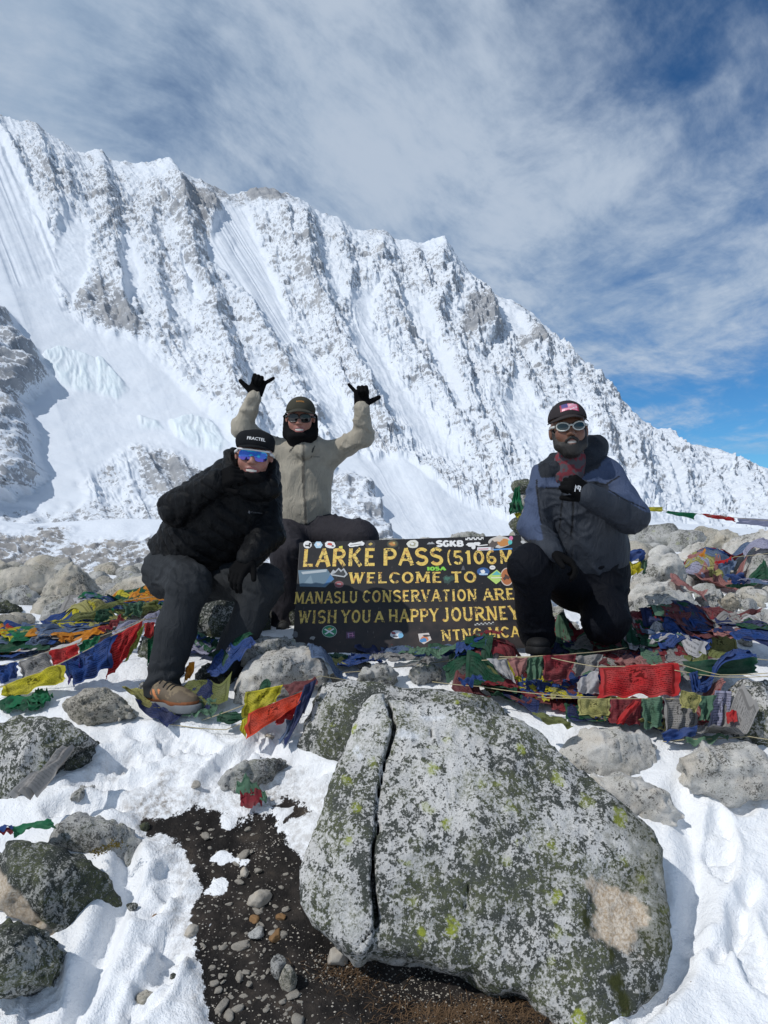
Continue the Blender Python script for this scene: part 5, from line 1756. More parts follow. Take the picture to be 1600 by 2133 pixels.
def surf_hit(bvh, px, py):
    d = P(px, py, 1.0) - Vector((0, 0, CZ))
    hit = bvh.ray_cast(Vector((0, 0, CZ)), d.normalized())
    return (np.array(hit[0]), np.array(hit[1])) if hit[0] is not None else (None, None)


def mkbvh(V, Q):
    return BVHTree.FromPolygons([tuple(v) for v in V], Q.tolist())


def folds(seed, amp=0.006, sc=9.0, zs=1.5, fine=0.4):
    """cloth creases: thin long ridges that come and go, over gentle swells"""
    def f(V, N):
        w1 = vn3(V[:, 0] * 6, V[:, 1] * 6, V[:, 2] * 6, seed + 11)
        w2 = vn3(V[:, 0] * 6 + 9, V[:, 1] * 6, V[:, 2] * 6, seed + 12)
        x, y, z = V[:, 0] + 0.05 * w1, V[:, 1], V[:, 2] + 0.05 * w2
        q = sc * 0.55
        a = vn3((x + 0.6 * z) * q, y * q * 0.8, (z - 0.5 * x) * q * zs, seed)
        b_ = vn3((x - 0.7 * z) * q * 1.5, y * q * 1.2, (z + 0.6 * x) * q * 1.5 * zs, seed + 5)
        m1 = sstep(-0.25, 0.45, vn3(V[:, 0] * 7, V[:, 1] * 7, V[:, 2] * 7, seed + 7))
        m2 = sstep(-0.25, 0.45, vn3(V[:, 0] * 7 + 5, V[:, 1] * 7, V[:, 2] * 7, seed + 8))
        swell = vn3(V[:, 0] * 5, V[:, 1] * 5, V[:, 2] * 5, seed + 9)
        return amp * (1.15 * np.exp(-(a / 0.20) ** 2) * m1 + 0.8 * np.exp(-(b_ / 0.20) ** 2) * m2 + 0.45 * swell - 0.2)
    return f


def shoe(root, heel, toe, up, width, upper_col, sole_col, label=None, ankle=None, high=0.05):
    heel = np.asarray(heel, float); toe = np.asarray(toe, float)
    f = toe - heel
    ln = np.linalg.norm(f)
    R = frame(f, up)
    L = lambda x, y, z: heel + R @ A(x, y, z)
    lo, hi = bounds([L(-0.08, -0.06, -0.04), L(0.08, ln + 0.08, 0.2), L(0.08, -0.06, 0.2), L(-0.08, ln + 0.08, -0.04)], 0.05)
    S = Solid(lo, hi, 0.004)
    w2 = width / 2
    S.ell(L(0, 0.035, 0.045), A(w2 * 0.82, 0.055, 0.045), R, 0.02)
    S.ell(L(0, ln * 0.72, 0.032), A(w2 * 0.98, ln * 0.30, 0.036), R, 0.03)
    S.cone(L(0, ln * 0.28, 0.055), L(0, ln * 0.62, 0.042), w2 * 0.80, w2 * 0.78, 0.03)
    S.cone(L(0, 0.065, 0.06), L(0, 0.065, 0.07 + high), w2 * 0.75, w2 * 0.72, 0.02)
    s, g = S.window(lo, hi)
    zl = sum((g[i] - heel[i]) * R[i, 2] for i in range(3))
    S.cut(s, (zl - 0.012).astype(np.float32), 0.004)
    o, V, Q = solid_obj('shoe', S, M_SHOE, root, upper_col if not callable(upper_col) else (lambda V, N: upper_col((V - heel) @ R, ln)), label=label)
    S2 = Solid(lo, hi, 0.004)
    for yy_, rr in ((0.035, 0.86), (ln * 0.4, 0.78), (ln * 0.72, 1.04)):
        pass
    S2.cone(L(0, 0.025, 0.004), L(0, ln * 0.45, 0.002), w2 * 0.88, w2 * 0.82, 0.01)
    S2.cone(L(0, ln * 0.45, 0.002), L(0, ln * 0.80, 0.004), w2 * 0.82, w2 * 1.02, 0.01)
    S2.cone(L(0, ln * 0.80, 0.004), L(0, ln * 0.93, 0.010), w2 * 1.02, w2 * 0.7, 0.01)
    S2.cut(s, (zl - 0.022).astype(np.float32) * -1 * -1 * 0 + (0.022 - zl).astype(np.float32) * 1.0 if False else (-(zl - 0.022)).astype(np.float32), 0.004)
    S2.cut(s, (zl + 0.012).astype(np.float32), 0.004)
    V2, Q2 = S2.mesh()
    so_ = raw_obj('sole', V2, Q2, M_SHOE, o, np.array(sole_col, float), base=o)
    so_.matrix_parent_inverse = Matrix.Identity(4)
    so_.matrix_parent_inverse = Matrix.Translation((0, 0, 0))
    # laces
    bv = mkbvh(V, Q)
    for k in range(4):
        y_ = ln * (0.34 + 0.085 * k)
        pts = []
        for t in np.linspace(-1, 1, 7):
            q = L(t * w2 * 0.62, y_ + 0.006 * (1 if t > 0 else -1), 0.2)
            hit = bv.ray_cast(Vector(q), Vector(-R[:, 2]))
            if hit[0] is not None:
                pts.append(np.array(hit[0]) + R[:, 2] * 0.002)
        if len(pts) > 2:
            Vt, Ft = tube(pts, 0.0028, 6)
            lo_ = raw_obj('lace', Vt, Ft, M_SHOE, o, A(0.03, 0.028, 0.026), base=o)
            lo_.matrix_parent_inverse = Matrix.Identity(4)
    return o


def person_root(V, Q, c, base, col, label):
    me = np_mesh('person', V - base, Q, attrs={'col': col})
    o = link('person', me, M_SKIN, None, tuple(base), label, 'person')
    return o


def econe(S, a, b, ra, rb, lat, q, k=0.03):
    """cone with an oval section: full radius along lat, q times that front to back"""
    a = np.asarray(a, float); b = np.asarray(b, float)
    e = b - a
    ax = e / (np.linalg.norm(e) + 1e-9)
    lat = np.asarray(lat, float)
    lat = lat - ax * (lat @ ax)
    lat = lat / np.linalg.norm(lat)
    dep = np.cross(ax, lat)
    m = max(ra, rb) + k + 3 * S.h
    s, (x, y, z) = S.window(np.minimum(a, b) - m, np.maximum(a, b) + m)
    dx, dy, dz = x - a[0], y - a[1], z - a[2]
    L2 = max(float(e @ e), 1e-9)
    t = np.clip((dx * e[0] + dy * e[1] + dz * e[2]) / L2, 0, 1)
    px_, py_, pz_ = dx - e[0] * t, dy - e[1] * t, dz - e[2] * t
    l = px_ * lat[0] + py_ * lat[1] + pz_ * lat[2]
    d_ = px_ * dep[0] + py_ * dep[1] + pz_ * dep[2]
    ax_ = px_ * ax[0] + py_ * ax[1] + pz_ * ax[2]
    rr = ra + (rb - ra) * t
    k0 = np.sqrt(l ** 2 + (d_ / q) ** 2 + ax_ ** 2)
    S.blend(s, ((k0 - rr) * (0.5 + 0.5 * q)).astype(np.float32), k)


def teeth(root, c, R, tc=A(.60, .56, .50)):
    V = []
    n = 8
    for i in range(n + 1):
        x = -0.023 + 0.046 * i / n
        y = 0.0925 - 14 * x * x
        V += [c + R @ A(x, y, -0.0615), c + R @ A(x, y, -0.0725 + 6 * x * x)]
    Fc = [[2 * i, 2 * i + 1, 2 * i + 3, 2 * i + 2] for i in range(n)]
    return raw_obj('teeth', np.array(V), np.array(Fc), M_PLAST, root, tc)


def rot_about(v, ax, deg):
    return np.array(Quaternion(Vector(ax).normalized(), math.radians(deg)) @ Vector(v))


def build_body(pts_chain, c, R, neck, base, tone, lip, label, hands):
    """continuous figure: head, torso, limbs, hands; clothes go on top as children"""
    allp = [p for ch in pts_chain for p, _ in ch] + [c, neck]
    lo, hi = bounds(allp, 0.17)
    S = Solid(lo, hi, 0.0062)
    for ch in pts_chain:
        S.chain(ch, 0.03)
    for h_ in hands:
        hand(S, *h_[0], grow=-0.004, **h_[1])
    head_prims(S, c, R, neck)
    V, Q = S.mesh()
    N = qnorm(V, Q)
    col = skin_col(c, R, tone, lip)(V, N)
    return person_root(V, Q, c, base, col, label)


def head_mesh_detail(root, c, R, neck, tone, lip):
    pass


# ---- the person kneeling on the right -------------------------------------------------------
def person_right():
    c = p3(1184, 894, 3.44)
    R = frame(A(-0.12, -1, 0.02), A(-0.08, -0.03, 1))
    nb = p3(1196, 972, 3.53)
    shL, shR = p3(1138, 1000, 3.56), p3(1268, 996, 3.52)
    elL, wrL = p3(1110, 1096, 3.47), p3(1150, 1150, 3.27)
    elR, wrR = p3(1312, 1076, 3.36), p3(1226, 1032, 3.22)
    ch, be, pv = p3(1205, 1050, 3.56), p3(1214, 1130, 3.58), p3(1216, 1190, 3.64)
    hipL, knL, anL = p3(1172, 1192, 3.60), p3(1104, 1180, 3.30), p3(1118, 1318, 3.47)
    hipR, knR, anR = p3(1256, 1195, 3.63), p3(1262, 1292, 3.45), p3(1246, 1306, 3.86)
    hd1 = ((wrL, p3(1190, 1172, 3.23) - wrL, A(0.1, -0.25, -1), 1, (38, 42, 45, 48)), dict(thumb=(0.55, 0.4, 10)))
    hd2 = ((wrR, p3(1188, 1004, 3.20) - wrR, A(-0.35, 0.9, -0.1), -1, (82, 85, 86, 88)), dict(thumb=(0.5, 0.75, 10)))
    base = A(pv[0], 3.55, CZ - 0.68)
    root = build_body([[(nb, .06), (ch, .13), (be, .12), (pv, .13)], [(ch, .12), (shL, .06), (elL, .045), (wrL, .03)], [(ch, .12), (shR, .06), (elR, .045), (wrR, .03)],
                       [(pv, .12), (hipL, .085), (knL, .06), (anL, .04)], [(pv, .12), (hipR, .085), (knR, .06), (anR, .04)]],
                      c, R, nb, base, (0.16, 0.075, 0.045), (0.17, 0.065, 0.05), 'bearded person in a blue and grey jacket kneeling on one knee beside the sign', [hd1, hd2])
    # jacket
    lat = shR - shL
    lo, hi = bounds([shL, shR, elL, elR, wrL, wrR, pv, nb], 0.20)
    S = Solid(lo, hi, 0.0062)
    econe(S, p3(1203, 1010, 3.55), ch, 0.175, 0.190, lat, 0.72, 0.05)
    econe(S, ch, be, 0.190, 0.186, lat, 0.78, 0.05)
    econe(S, be, p3(1222, 1172, 3.62), 0.186, 0.192, lat, 0.82, 0.05)
    S.chain([(shL, .072), (elL, .062), (wrL, .046)], 0.035)
    S.chain([(shR, .076), (elR, .072), (wrR, .052)], 0.035)
    S.cone(p3(1150, 992, 3.56), p3(1256, 988, 3.55), 0.070, 0.070, 0.05)
    # stand-up collar and folded hood
    S.cone(p3(1165, 978, 3.46), p3(1215, 962, 3.50), 0.042, 0.05, 0.03)
    S.cone(p3(1215, 962, 3.50), p3(1238, 935, 3.60), 0.052, 0.055, 0.03)
    S.cone(p3(1238, 935, 3.60), p3(1190, 955, 3.68), 0.055, 0.06, 0.04)
    S.cone(p3(1190, 955, 3.68), p3(1158, 965, 3.57), 0.05, 0.04, 0.03)
    S.cone(p3(1196, 935, 3.52), p3(1194, 985, 3.50), 0.058, 0.060, 0.01)      # room for the neck
    s, g = S.window(lo, hi)
    # hem: everything below a sloping line is trousers
    hemn = A(-0.10, -0.28, 1.0); hemn /= np.linalg.norm(hemn)
    hp = p3(1215, 1196, 3.50)
    S.cut(s, (sum((g[i] - hp[i]) * hemn[i] for i in range(3))).astype(np.float32), 0.015)
    GREY, BLUE, BLK = A(.034, .040, .052), A(.060, .082, .145), A(.010, .011, .013)
    hoodl = [p3(1165, 978, 3.46), p3(1215, 962, 3.50), p3(1238, 935, 3.60), p3(1190, 955, 3.68), p3(1158, 965, 3.57), p3(1165, 978, 3.46)]

    def jcol(V, N):
        px, py = PX(V[:, 0], V[:, 1], V[:, 2])
        col = colarr(len(V), GREY)
        front = N[:, 1] < 0.5
        # yoke: blue above a seam across the chest
        seam = np.interp(px, [1080, 1130, 1160, 1200, 1240, 1262, 1300, 1360], [1012, 1016, 1018, 1000, 1002, 1008, 990, 985])
        yoke = (py < seam) & (V[:, 1] > 0)
        arm_l = (px < 1138) & (py > 990) & (py < 1125) & (px < 1112 + (py - 990) * 0.14)
        arm_r = (px > 1268) & (py < 1066 - (px - 1268) * -0.02) & (py < 1024 + (px - 1268) * 0.55)
        blue = yoke | arm_l | arm_r
        dm = np.full(len(V), 9.0)
        for a_, b_ in zip(hoodl[:-1], hoodl[1:]):
            e_ = b_ - a_
            t_ = np.clip(((V - a_) @ e_) / (e_ @ e_), 0, 1)
            dm = np.minimum(dm, np.linalg.norm(V - a_ - t_[:, None] * e_, axis=1))
        collar = (dm < 0.088) & (V[:, 2] > hoodl[0][2] - 0.035)
        col[blue] = BLUE
        col[collar] = GREY * 0.55
        for line, wd in (([(1138, 1016), (1165, 1018), (1172, 1014)], 1.6), ([(1236, 1004), (1262, 1010), (1290, 992)], 1.6), ([(1118, 1000), (1120, 1040), (1128, 1090)], 1.6),
                         ([(1268, 1020), (1300, 1040), (1345, 1060)], 1.6), ([(1172, 1000), (1170, 1060), (1164, 1110)], 1.3), ([(1192, 1000), (1194, 1060), (1190, 1115)], 1.6)):
            d, _ = line_sd(px, py, line)
            col[(d < wd) & front] = BLK
        return col
    base_f = folds(41, 0.0075, 15, 1.2)

    def ff(V, N):
        px, py = PX(V[:, 0], V[:, 1], V[:, 2])
        a = base_f(V, N)
        d, _ = line_sd(px, py, [(1192, 985), (1194, 1060), (1190, 1180)])
        a = a + 0.006 * sstep(12, 4, d) - 0.006 * np.exp(-(d / 1.6) ** 2)
        for ln in ([(1140, 1024), (1168, 1030)], [(1140, 1036), (1166, 1040)]):
            d, _ = line_sd(px, py, ln)
            a = a + 0.008 * np.exp(-(d / 4) ** 2)
        return a
    j, JV, JQ = solid_obj('jacket', S, M_SHELL, root, jcol, ff)
    bvj = mkbvh(JV, JQ)
    # trousers
    lo, hi = bounds([pv, hipL, knL, anL, hipR, knR, anR], 0.16)
    S = Solid(lo, hi, 0.0068)
    econe(S, p3(1216, 1168, 3.62), pv, 0.20, 0.205, lat, 0.8, 0.05)
    S.chain([(hipL, .112), (knL, .084), (anL, .070)], 0.05)
    S.cone(p3(1112, 1270, 3.42), p3(1119, 1322, 3.47), .074, .074, 0.03)
    S.chain([(hipR, .115), (knR, .096), (anR, .072)], 0.05)
    solid_obj('trousers', S, M_TROUS, root, (.0035, .0045, .008), folds(47, 0.007, 15, 1.2))
    # gloves
    for hd_, lg in ((hd1, 'black glove resting on the raised knee'), (hd2, 'black glove closed in front of the chest')):
        lo, hi = bounds([hd_[0][0]], 0.17)
        S = Solid(lo, hi, 0.0036)
        hand(S, *hd_[0], grow=0.0015, **hd_[1])
        S.cone(hd_[0][0] - 0.012 * hd_[0][1] / np.linalg.norm(hd_[0][1]), hd_[0][0], 0.033, 0.032, 0.01)
        g_, GV_, GQ_ = solid_obj('glove', S, M_KNIT, root, (.004, .004, .0045), label=lg)
        # white mark on the back of the glove
        bg_ = mkbvh(GV_, GQ_)
        mk = (1203, 1018) if hd_ is hd2 else (1178, 1155)
        C, Nn = surf_hit(bg_, *mk)
        if C is not None:
            uy = A(0, 0, 1) - Nn * Nn[2]
            uy /= np.linalg.norm(uy)
            ux = np.cross(uy, Nn)
            fl = Flat()
            for pts in ([(-.014, -.012), (-.008, .012), (.0, -.002)], [(.001, .012), (.010, -.012)], [(.004, .012), (.014, .008), (.012, -.006)]):
                L_, R_ = ribbon(pts, 0.0052)
                fl.strip(L_, R_)
            decal('glove_mark', [v[:2] for v in fl.V], fl.Fq, [(.6, .6, .6)] * len(fl.V), bg_, C, ux, uy, 0.0015, M_PLAST, g_, root)
    # patterned neck scarf
    S = Solid(nb - 0.16, nb + 0.16, 0.0045)
    S.cone(p3(1188, 962, 3.47), p3(1186, 985, 3.475), 0.072, 0.078, 0.01)
    solid_obj('neck_scarf', S, M_KNIT, root, lambda V, N: np.where((fbm3(V[:, 0] * 60, V[:, 1] * 60, V[:, 2] * 60, 2, 3) > 0.05)[:, None], A(.16, .035, .045), A(.08, .075, .085)), folds(3, .004, 22, 2.5))
    # beard
    L = lambda x, y, z: c + R @ A(x, y, z)
    S = Solid(c - 0.17, c + 0.15, 0.004)
    S.ell(L(0, 0.034, -0.080), A(0.058, 0.060, 0.044), R, 0.02)
    S.ell(L(0, 0.050, -0.108), A(0.040, 0.040, 0.028), R, 0.02)
    for s in (-1, 1):
        S.cone(L(0.062 * s, 0.018, -0.010), L(0.052 * s, 0.04, -0.075), 0.014, 0.024, 0.02)
        S.cone(L(0.024 * s, 0.088, -0.060), L(0.004 * s, 0.098, -0.046), 0.007, 0.007, 0.006)
    S.ell(L(0, 0.11, -0.067), A(0.022, 0.04, 0.0085), R, 0.004, True)
    solid_obj('beard', S, M_BEARD, root, (0.01, 0.01, 0.01), folds(8, .003, 60, 0.5))
    teeth(root, c, R, A(.34, .31, .28))
    # cap
    S = Solid(c - 0.17, c + 0.20, 0.0042)
    S.ell(L(0, -0.014, 0.040), A(0.086, 0.108, 0.090), R, 0.01)
    s, g = S.window(c - 0.17, c + 0.2)
    zl = sum((g[i] - c[i]) * R[i, 2] for i in range(3)); yl = sum((g[i] - c[i]) * R[i, 1] for i in range(3))
    S.cut(s, (zl - 0.046 + 0.18 * (0.09 - yl) * 0.35).astype(np.float32), 0.004)
    S.ell(L(0, -0.014, 0.040), A(0.079, 0.101, 0.083), R, 0.002, True)
    capo, CV, CQ = solid_obj('cap', S, M_KNIT, root, (.035, .030, .032))
    Vb, Fb = brim(c, R, 0.056, 0.080, 0.168, 0.090, 0.046, 0.26, 0.006)
    raw_obj('brim', Vb, Fb, M_KNIT, capo, A(.040, .034, .034), base=root)
    # flag patch on its front
    bc = mkbvh(CV, CQ)
    C, Nn = surf_hit(bc, 1186, 846)
    if C is not None:
        ux = R[:, 0] - Nn * (Nn @ R[:, 0]); ux /= np.linalg.norm(ux)
        uy = np.cross(Nn, ux)
        pts, fcs, cols = [], [], []
        nx, ny = 12, 9
        for jy in range(ny):
            for ix in range(nx):
                k = len(pts)
                for a_, b_ in ((0, 0), (1, 0), (1, 1), (0, 1)):
                    pts.append((-.040 + .080 * (ix + a_) / nx, -.022 + .040 * (jy + b_) / ny))
                fcs.append([k, k + 1, k + 2, k + 3])
                cc = (.62, .12, .22) if jy % 2 == 0 else (.66, .42, .48)
                if ix < 5 and jy >= 3:
                    cc = (.08, .06, .20)
                if ix > 5 and (ix * 7 + jy * 5) % 6 == 0:
                    cc = (.72, .6, .62)
                if ix in (0, nx - 1):
                    cc = (.28, .03, .06)
                cols += [cc] * 4
        decal('flag_patch', pts, fcs, cols, bc, C, ux, uy, 0.0015, M_PLAST, capo, root, 'pink and white striped flag patch with a dark blue corner')
    # sunglasses with a pale frame
    gl = bpy.data.objects.new('sunglasses', None)
    COL.objects.link(gl); gl.parent = root
    for s in (-1, 1):
        a, b_ = (0.008, 0.066)
        x0, x1 = (a, b_) if s > 0 else (-b_, -a)
        V, Fc, rim = lens_patch(c, R, x0, x1, -0.019, 0.016, 0.082, 0.106, 2.1, drop=-0.010)
        raw_obj('lens', V, Fc, M_LENSD, gl, A(.012, .03, .034), base=root)
        Vt, Ft = tube(rim, 0.0036, 8, True)
        raw_obj('frame_rim', Vt, Ft, M_PLAST, gl, A(.42, .43, .40), base=root)
        Vt, Ft = tube([L(0.066 * s, 0.068, 0.006), L(0.078 * s, 0.04, 0.008), L(0.083 * s, -0.01, 0.004)], [0.006, 0.005, 0.004], 8)
        raw_obj('temple', Vt, Ft, M_PLAST, gl, A(.50, .50, .47), base=root)
    Vt, Ft = tube([L(-0.010, 0.106, 0.004), L(0, 0.110, 0.006), L(0.010, 0.106, 0.004)], 0.0045, 8)
    raw_obj('bridge', Vt, Ft, M_PLAST, gl, A(.42, .43, .40), base=root)
    # boots
    shoe(root, p3(1120, 1352, 3.60), p3(1122, 1358, 3.34), A(0, 0, 1), 0.105, (.010, .010, .011), (.014, .014, .015), 'black laced boot planted on the rubble', high=0.08)
    shoe(root, p3(1244, 1300, 3.98), p3(1248, 1322, 3.76), A(0, 0.35, 1), 0.10, (.012, .012, .013), (.20, .20, .21), 'grey soled boot of the bent leg')
    return root


# ---- the person in the black quilted jacket ---------------------------------------------------
def person_left():
    c = p3(530, 951, 3.40)
    R = frame(A(0.10, -1, 0.0), A(0.13, -0.14, 1))
    nb = p3(520, 1018, 3.46)
    shL, shR = p3(432, 1022, 3.55), p3(548, 1040, 3.50)
    elL, wrL = p3(368, 1058, 3.42), p3(452, 1004, 3.27)
    elR, wrR = p3(556, 1112, 3.40), p3(520, 1160, 3.26)
    ch, be, pv = p3(478, 1062, 3.52), p3(425, 1125, 3.62), p3(378, 1172, 3.72)
    hipL, knL, anL = p3(356, 1190, 3.66), p3(398, 1216, 3.30), p3(346, 1440, 3.24)
    hipR, knR, anR = p3(430, 1195, 3.70), p3(548, 1216, 3.42), p3(468, 1400, 3.42)
    hd1 = ((wrL, p3(490, 985, 3.22) - wrL, A(0.3, 0.9, -0.4), 1, (70, 75, 78, 80)), dict(thumb=(0.6, 0.4, 10)))
    hd2 = ((wrR, p3(492, 1196, 3.20) - wrR, A(0.2, 0.7, -0.7), -1, (30, 35, 38, 40)), dict(thumb=(0.6, 0.3, 10)))
    base = A(pv[0], 3.5, CZ - 0.72)
    root = build_body([[(nb, .06), (ch, .12), (be, .12), (pv, .13)], [(ch, .11), (shL, .06), (elL, .045), (wrL, .03)], [(ch, .11), (shR, .06), (elR, .045), (wrR, .03)],
                       [(pv, .10), (hipL, .075), (p3(388, 1228, 3.33), .05), (p3(364, 1310, 3.29), .04), (p3(340, 1440, 3.24), .032)], [(pv, .10), (hipR, .075), (knR, .05), (anR, .035)]],
                      c, R, nb, base, (0.33, 0.165, 0.125), (0.30, 0.10, 0.09), 'smiling person in a black quilted jacket and mirrored glasses sitting with one knee up', [hd1, hd2])
    L = lambda x, y, z: c + R @ A(x, y, z)
    lat = shR - shL
    lo, hi = bounds([shL, shR, elL, elR, wrL, wrR, pv, nb, c], 0.20)
    S = Solid(lo, hi, 0.0064)
    econe(S, p3(492, 1030, 3.51), ch, 0.165, 0.188, lat, 0.78, 0.05)
    econe(S, ch, be, 0.188, 0.186, lat, 0.84, 0.05)
    econe(S, be, pv, 0.186, 0.170, lat, 0.9, 0.06)
    S.cone(pv, p3(352, 1172, 3.72), 0.145, 0.12, 0.06)
    S.chain([(shL, .082), (elL, .070), (wrL, .050)], 0.035)
    S.chain([(shR, .080), (elR, .068), (wrR, .048)], 0.035)
    # raised collar / hood round the chin and the back of the head
    S.cone(L(-0.075, 0.02, -0.11), L(-0.10, -0.03, 0.0), 0.040, 0.032, 0.03)
    S.cone(L(0.075, 0.02, -0.11), L(0.082, -0.05, -0.02), 0.040, 0.026, 0.03)
    S.cone(L(-0.08, 0.035, -0.13), L(0.08, 0.035, -0.13), 0.048, 0.048, 0.04)
    S.cone(L(-0.09, -0.06, -0.08), L(0.07, -0.08, -0.09), 0.055, 0.05, 0.04)
    s, g = S.window(lo, hi)
    hemn = A(0.34, -0.30, 1.0); hemn /= np.linalg.norm(hemn)
    hp = p3(370, 1203, 3.45)
    below = sum((g[i] - hp[i]) * hemn[i] for i in range(3))
    S.cut(s, (below + 0 * g[0]).astype(np.float32), 0.02)

    def ff(V, N):
        # quilted baffles: across the sleeves and round the trunk
        t1 = (V - shL) @ ((elL - shL) / np.linalg.norm(elL - shL))
        t2 = (V - be) @ ((ch - be) / np.linalg.norm(ch - be))
        px, py = PX(V[:, 0], V[:, 1], V[:, 2])
        onarm = sstep(445, 400, px) * sstep(1110, 1090, py)
        ph = np.where(onarm > 0.5, t1 * 62, t2 * 48) + 0.9 * vn3(V[:, 0] * 9, V[:, 1] * 9, V[:, 2] * 9, 4)
        q = np.abs(np.sin(ph)) ** 0.6
        return 0.013 * (q - 0.6) + 0.007 * fbm3(V[:, 0] * 22, V[:, 1] * 22, V[:, 2] * 22, 3, 6, 0.5, True)
    j, JV, JQ = solid_obj('jacket', S, M_PUFF, root, (.0045, .005, .006), ff)
    bj = mkbvh(JV, JQ)
    C, Nn = surf_hit(bj, 533, 1068)
    if C is not None:
        uy = A(0.05, 0, 1) - Nn * (Nn @ A(0.05, 0, 1)); uy /= np.linalg.norm(uy)
        ux = np.cross(uy, Nn)
        pts, fcs = text_flat('Columbia', 0.048)
        k = len(pts)
        pts = [(p[0] + 0.004, p[1]) for p in pts] + [(-.034, -.004), (-.026, -.008), (-.023, .0), (-.030, .006)]
        fcs = fcs + [[k, k + 1, k + 2, k + 3]]
        decal('chest_lettering', pts, fcs, [(.10, .10, .105)] * len(pts), bj, C, ux, uy, 0.002, M_PLAST, j, root)
    # trousers
    lo, hi = bounds([pv, hipL, knL, anL, hipR, knR, anR], 0.17)
    S = Solid(lo, hi, 0.0068)
    S.cone(hipL, hipR, 0.125, 0.125, 0.05)
    S.cone(hipL, knL, 0.112, 0.092, 0.05)
    S.cone(p3(390, 1228, 3.32), p3(366, 1310, 3.28), 0.088, 0.080, 0.04)
    S.cone(p3(366, 1310, 3.28), p3(338, 1430, 3.24), 0.080, 0.071, 0.03)
    S.cone(p3(338, 1430, 3.24), p3(335, 1446, 3.235), 0.072, 0.076, 0.02)
    S.chain([(hipR, .108), (knR, .086), (anR, .064)], 0.04)
    s, g = S.window(lo, hi)
    zc = P(345, 1452, 3.2).z
    S.cut(s, (g[2] - zc + 0 * g[0] + 0 * g[1]).astype(np.float32), 0.006)

    def tf(V, N):
        px, py = PX(V[:, 0], V[:, 1], V[:, 2])
        a = folds(21, 0.0075, 15, 0.55)(V, N)
        # creases fanning out from the bent knee, gathers above the shoe
        a = a + 0.006 * np.sin(py / 4.5 + 1.2 * vn2(px / 14, py / 22, 5) * 2 + px * 0.06) * np.exp(-((py - 1418) / 34.0) ** 2)
        a = a + 0.005 * np.sin((py - px * 0.8) / 6.0 + 2 * vn2(px / 18, py / 18, 6)) * np.exp(-((py - 1205) / 45.0) ** 2)
        d, _ = line_sd(px, py, [(340, 1230), (335, 1330), (328, 1440)])
        return a - 0.004 * np.exp(-(d / 2.0) ** 2)
    solid_obj('trousers', S, M_TROUS, root, (.027, .030, .034), tf)
    for hd_, lg in ((hd1, 'black glove held up below the chin'), (hd2, 'black glove resting on the thigh')):
        lo, hi = bounds([hd_[0][0]], 0.17)
        S = Solid(lo, hi, 0.004)
        hand(S, *hd_[0], grow=0.002, **hd_[1])
        solid_obj('glove', S, M_KNIT, root, (.004, .004, .0045), label=lg)
    # neck gaiter
    S = Solid(c - A(.2, .2, .24), c + A(.2, .2, .1), 0.0046)
    S.ell(L(0, 0.032, -0.099), A(0.073, 0.082, 0.034), R, 0.02)
    for s_ in (-1, 1):
        S.cone(L(0.070 * s_, 0.01, -0.085), L(0.080 * s_, -0.01, -0.01), 0.026, 0.018, 0.02)
    S.cone(L(0, 0.0, -0.10), nb, 0.078, 0.092, 0.02)
    solid_obj('neck_gaiter', S, M_KNIT, root, (.006, .006, .007), folds(13, .004, 26, 2.0))
    teeth(root, c, R)
    # cap: soft crown, front panel and a short peak seen end-on
    S = Solid(c - 0.18, c + 0.20, 0.0042)
    S.ell(L(0, -0.014, 0.044), A(0.083, 0.105, 0.078), R, 0.01)
    S.cone(L(-0.042, 0.042, 0.062), L(0.042, 0.042, 0.062), 0.044, 0.044, 0.02)
    s, g = S.window(c - 0.18, c + 0.2)
    zl = sum((g[i] - c[i]) * R[i, 2] for i in range(3)); yl = sum((g[i] - c[i]) * R[i, 1] for i in range(3))
    S.cut(s, (zl - 0.032 - 0.06 * (yl - 0.05)).astype(np.float32), 0.004)
    S.ell(L(0, -0.014, 0.040), A(0.078, 0.100, 0.078), R, 0.002, True)
    capo, CV, CQ = solid_obj('cap', S, M_KNIT, root, (.012, .013, .015))
    Vb, Fb = brim(c, R, 0.046, 0.084, 0.150, 0.084, 0.026, 0.26, 0.006)
    raw_obj('brim', Vb, Fb, M_KNIT, capo, A(.010, .011, .012), base=root)
    bc = mkbvh(CV, CQ)
    C, Nn = surf_hit(bc, 534, 914)
    if C is not None:
        ux = R[:, 0] - Nn * (Nn @ R[:, 0]); ux /= np.linalg.norm(ux)
        uy = np.cross(Nn, ux)
        pts, fcs = text_flat('FRACTEL', 0.078)
        decal('cap_lettering', pts, fcs, [(.72, .72, .72)] * len(pts), bc, C, ux, uy, 0.0018, M_PLAST, capo, root, 'white printed word FRACTEL')
    # shield sunglasses
    gl = bpy.data.objects.new('sunglasses', None)
    COL.objects.link(gl); gl.parent = root
    V, Fc, rim = lens_patch(c, R, -0.068, 0.068, -0.026, 0.020, 0.084, 0.108, 3.4, 12, 44)
    q = (V - c) @ R
    # notch for the nose
    V = V + np.outer(np.where((np.abs(q[:, 0]) < 0.016) & (q[:, 2] < -0.008), 0.010 * (1 - np.abs(q[:, 0]) / 0.016), 0), R[:, 2])
    t = fbm3(q[:, 0] * 42, q[:, 1] * 42, q[:, 2] * 42, 3, 9)
    cl = np.where(t[:, None] > 0.02, A(.03, .34, .50), A(.05, .12, .45))
    cl = np.where((q[:, 2] < -0.012)[:, None], A(.12, .10, .42), cl)
    raw_obj('lens', V, Fc, M_LENS, gl, cl, base=root, label='blue mirrored shield lens')
    Vt, Ft = tube([L(x, 0.108 + 0.084 * (math.cos(x / 0.084) - 1) + 0.001, 0.021) for x in np.linspace(-0.07, 0.07, 16)], 0.0042, 8)
